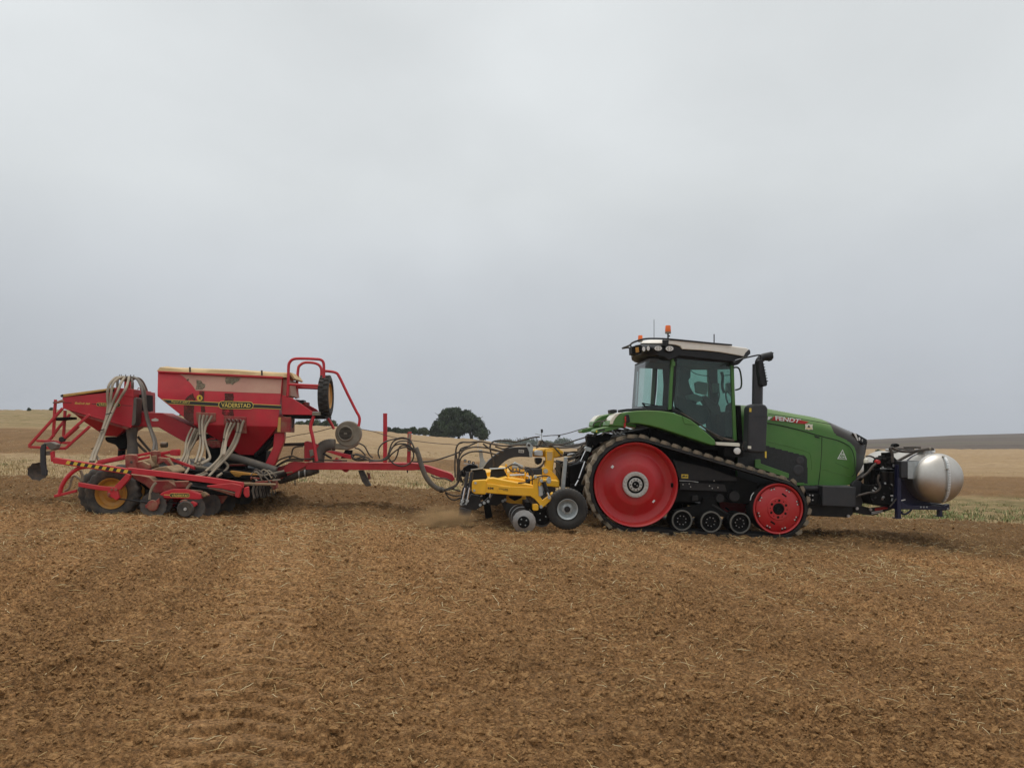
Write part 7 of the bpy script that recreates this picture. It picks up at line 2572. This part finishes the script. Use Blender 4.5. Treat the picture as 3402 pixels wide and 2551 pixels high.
for (x0, x1, yt, yb, dist, sd, lab, mi) in (
        (1645, 1720, 1464, 1482, 560, 41, 'far grey-green wood edge behind the black arched arm', 1),
        (1700, 1800, 1463, 1484, 570, 42, 'far tree line behind the camera post', 1),
        (1790, 1850, 1466, 1486, 565, 43, 'low far trees left of the rounded far copse', 1),
        (1836, 1912, 1457, 1486, 555, 44, 'rounded far copse between cultivator mast and tractor', 1)):
    photo_tree('far_copse', x0, x1, yt, yb, dist, blob(sd, 14), 1800, .7, sd, lab, 'trees', 'far copses below the horizon', 1, mi)
for (x0, x1, yt, yb, dist, sd, lab) in (
        (90, 102, 1353, 1366, 150, 51, 'tiny upright bush on the left skyline'),
        (164, 176, 1350, 1366, 150, 52, 'tiny bush on the skyline left of the rear seeder'),
        (595, 612, 1372, 1384, 150, 53, 'small bush peeping past the rear boom'),
        (2908, 2932, 1494, 1506, 120, 54, 'small rough bush behind the tractor nose')):
    photo_tree('small_bush', x0, x1, yt, yb, dist, blob(sd, 5), 500, .14, sd, lab, 'bush', 'small bushes on the field edge', 1, 1)

# dust thrown up by the cultivator leg
ctx(CP[0], CP[1], 3.0, 0)


def dust_cloud():
    bm = bmesh.new()
    bmesh.ops.create_icosphere(bm, subdivisions=3, radius=1)
    me = bpy.data.meshes.new('dust_cloud')
    bm.to_mesh(me)
    bm.free()
    o = bpy.data.objects.new('dust_cloud', me)
    COL.objects.link(o)
    x = (1478 - 1701) / FPX * 14.9
    o.location = (x, 14.9, gz(x, 14.9) + .17)
    o.scale = (.72, .5, .30)
    m = bpy.data.materials.new('dust')
    m.use_nodes = True
    nt = m.node_tree
    for n in list(nt.nodes):
        nt.nodes.remove(n)
    out = nt.nodes.new('ShaderNodeOutputMaterial')
    pv = nt.nodes.new('ShaderNodeVolumePrincipled')
    pv.inputs['Color'].default_value = (.82, .52, .26, 1)
    tc = nt.nodes.new('ShaderNodeTexCoord')
    ln = nt.nodes.new('ShaderNodeVectorMath')
    ln.operation = 'LENGTH'
    nt.links.new(tc.outputs['Object'], ln.inputs[0])
    fo = nt.nodes.new('ShaderNodeMapRange')
    fo.inputs['From Min'].default_value = 1.0
    fo.inputs['From Max'].default_value = 0.1
    nt.links.new(ln.outputs['Value'], fo.inputs[0])
    nz = nt.nodes.new('ShaderNodeTexNoise')
    nz.inputs['Scale'].default_value = 2.6
    nz.inputs['Detail'].default_value = 4
    nt.links.new(tc.outputs['Object'], nz.inputs['Vector'])
    nr = nt.nodes.new('ShaderNodeMapRange')
    nr.inputs['From Min'].default_value = .38
    nr.inputs['From Max'].default_value = .68
    nr.inputs['To Max'].default_value = 17.0
    nt.links.new(nz.outputs[0], nr.inputs[0])
    pw = nt.nodes.new('ShaderNodeMath')
    pw.operation = 'POWER'
    pw.inputs[1].default_value = 1.8
    nt.links.new(fo.outputs[0], pw.inputs[0])
    mu = nt.nodes.new('ShaderNodeMath')
    mu.operation = 'MULTIPLY'
    nt.links.new(pw.outputs[0], mu.inputs[0])
    nt.links.new(nr.outputs[0], mu.inputs[1])
    nt.links.new(mu.outputs[0], pv.inputs['Density'])
    nt.links.new(pv.outputs[0], out.inputs['Volume'])
    me.materials.append(m)
    o['kind'] = 'stuff'
    o['label'] = 'tan dust rising behind the cultivator leg'


dust_cloud()


# thin autumn haze: the far hill and copses fade a little
def haze():
    mb = MB().box((0, 700, 9.0), (5200, 1660, 84.0))
    me = bpy.data.meshes.new('haze')
    me.from_pydata(mb.v, [], mb.f)
    o = bpy.data.objects.new('haze', me)
    COL.objects.link(o)
    m = bpy.data.materials.new('haze_air')
    m.use_nodes = True
    nt = m.node_tree
    for n in list(nt.nodes):
        nt.nodes.remove(n)
    out = nt.nodes.new('ShaderNodeOutputMaterial')
    pv = nt.nodes.new('ShaderNodeVolumePrincipled')
    pv.inputs['Color'].default_value = (.90, .93, .97, 1)
    pv.inputs['Density'].default_value = .0003
    nt.links.new(pv.outputs[0], out.inputs['Volume'])
    me.materials.append(m)
    o['kind'] = 'stuff'
    o['label'] = 'thin haze over the fields'


haze()
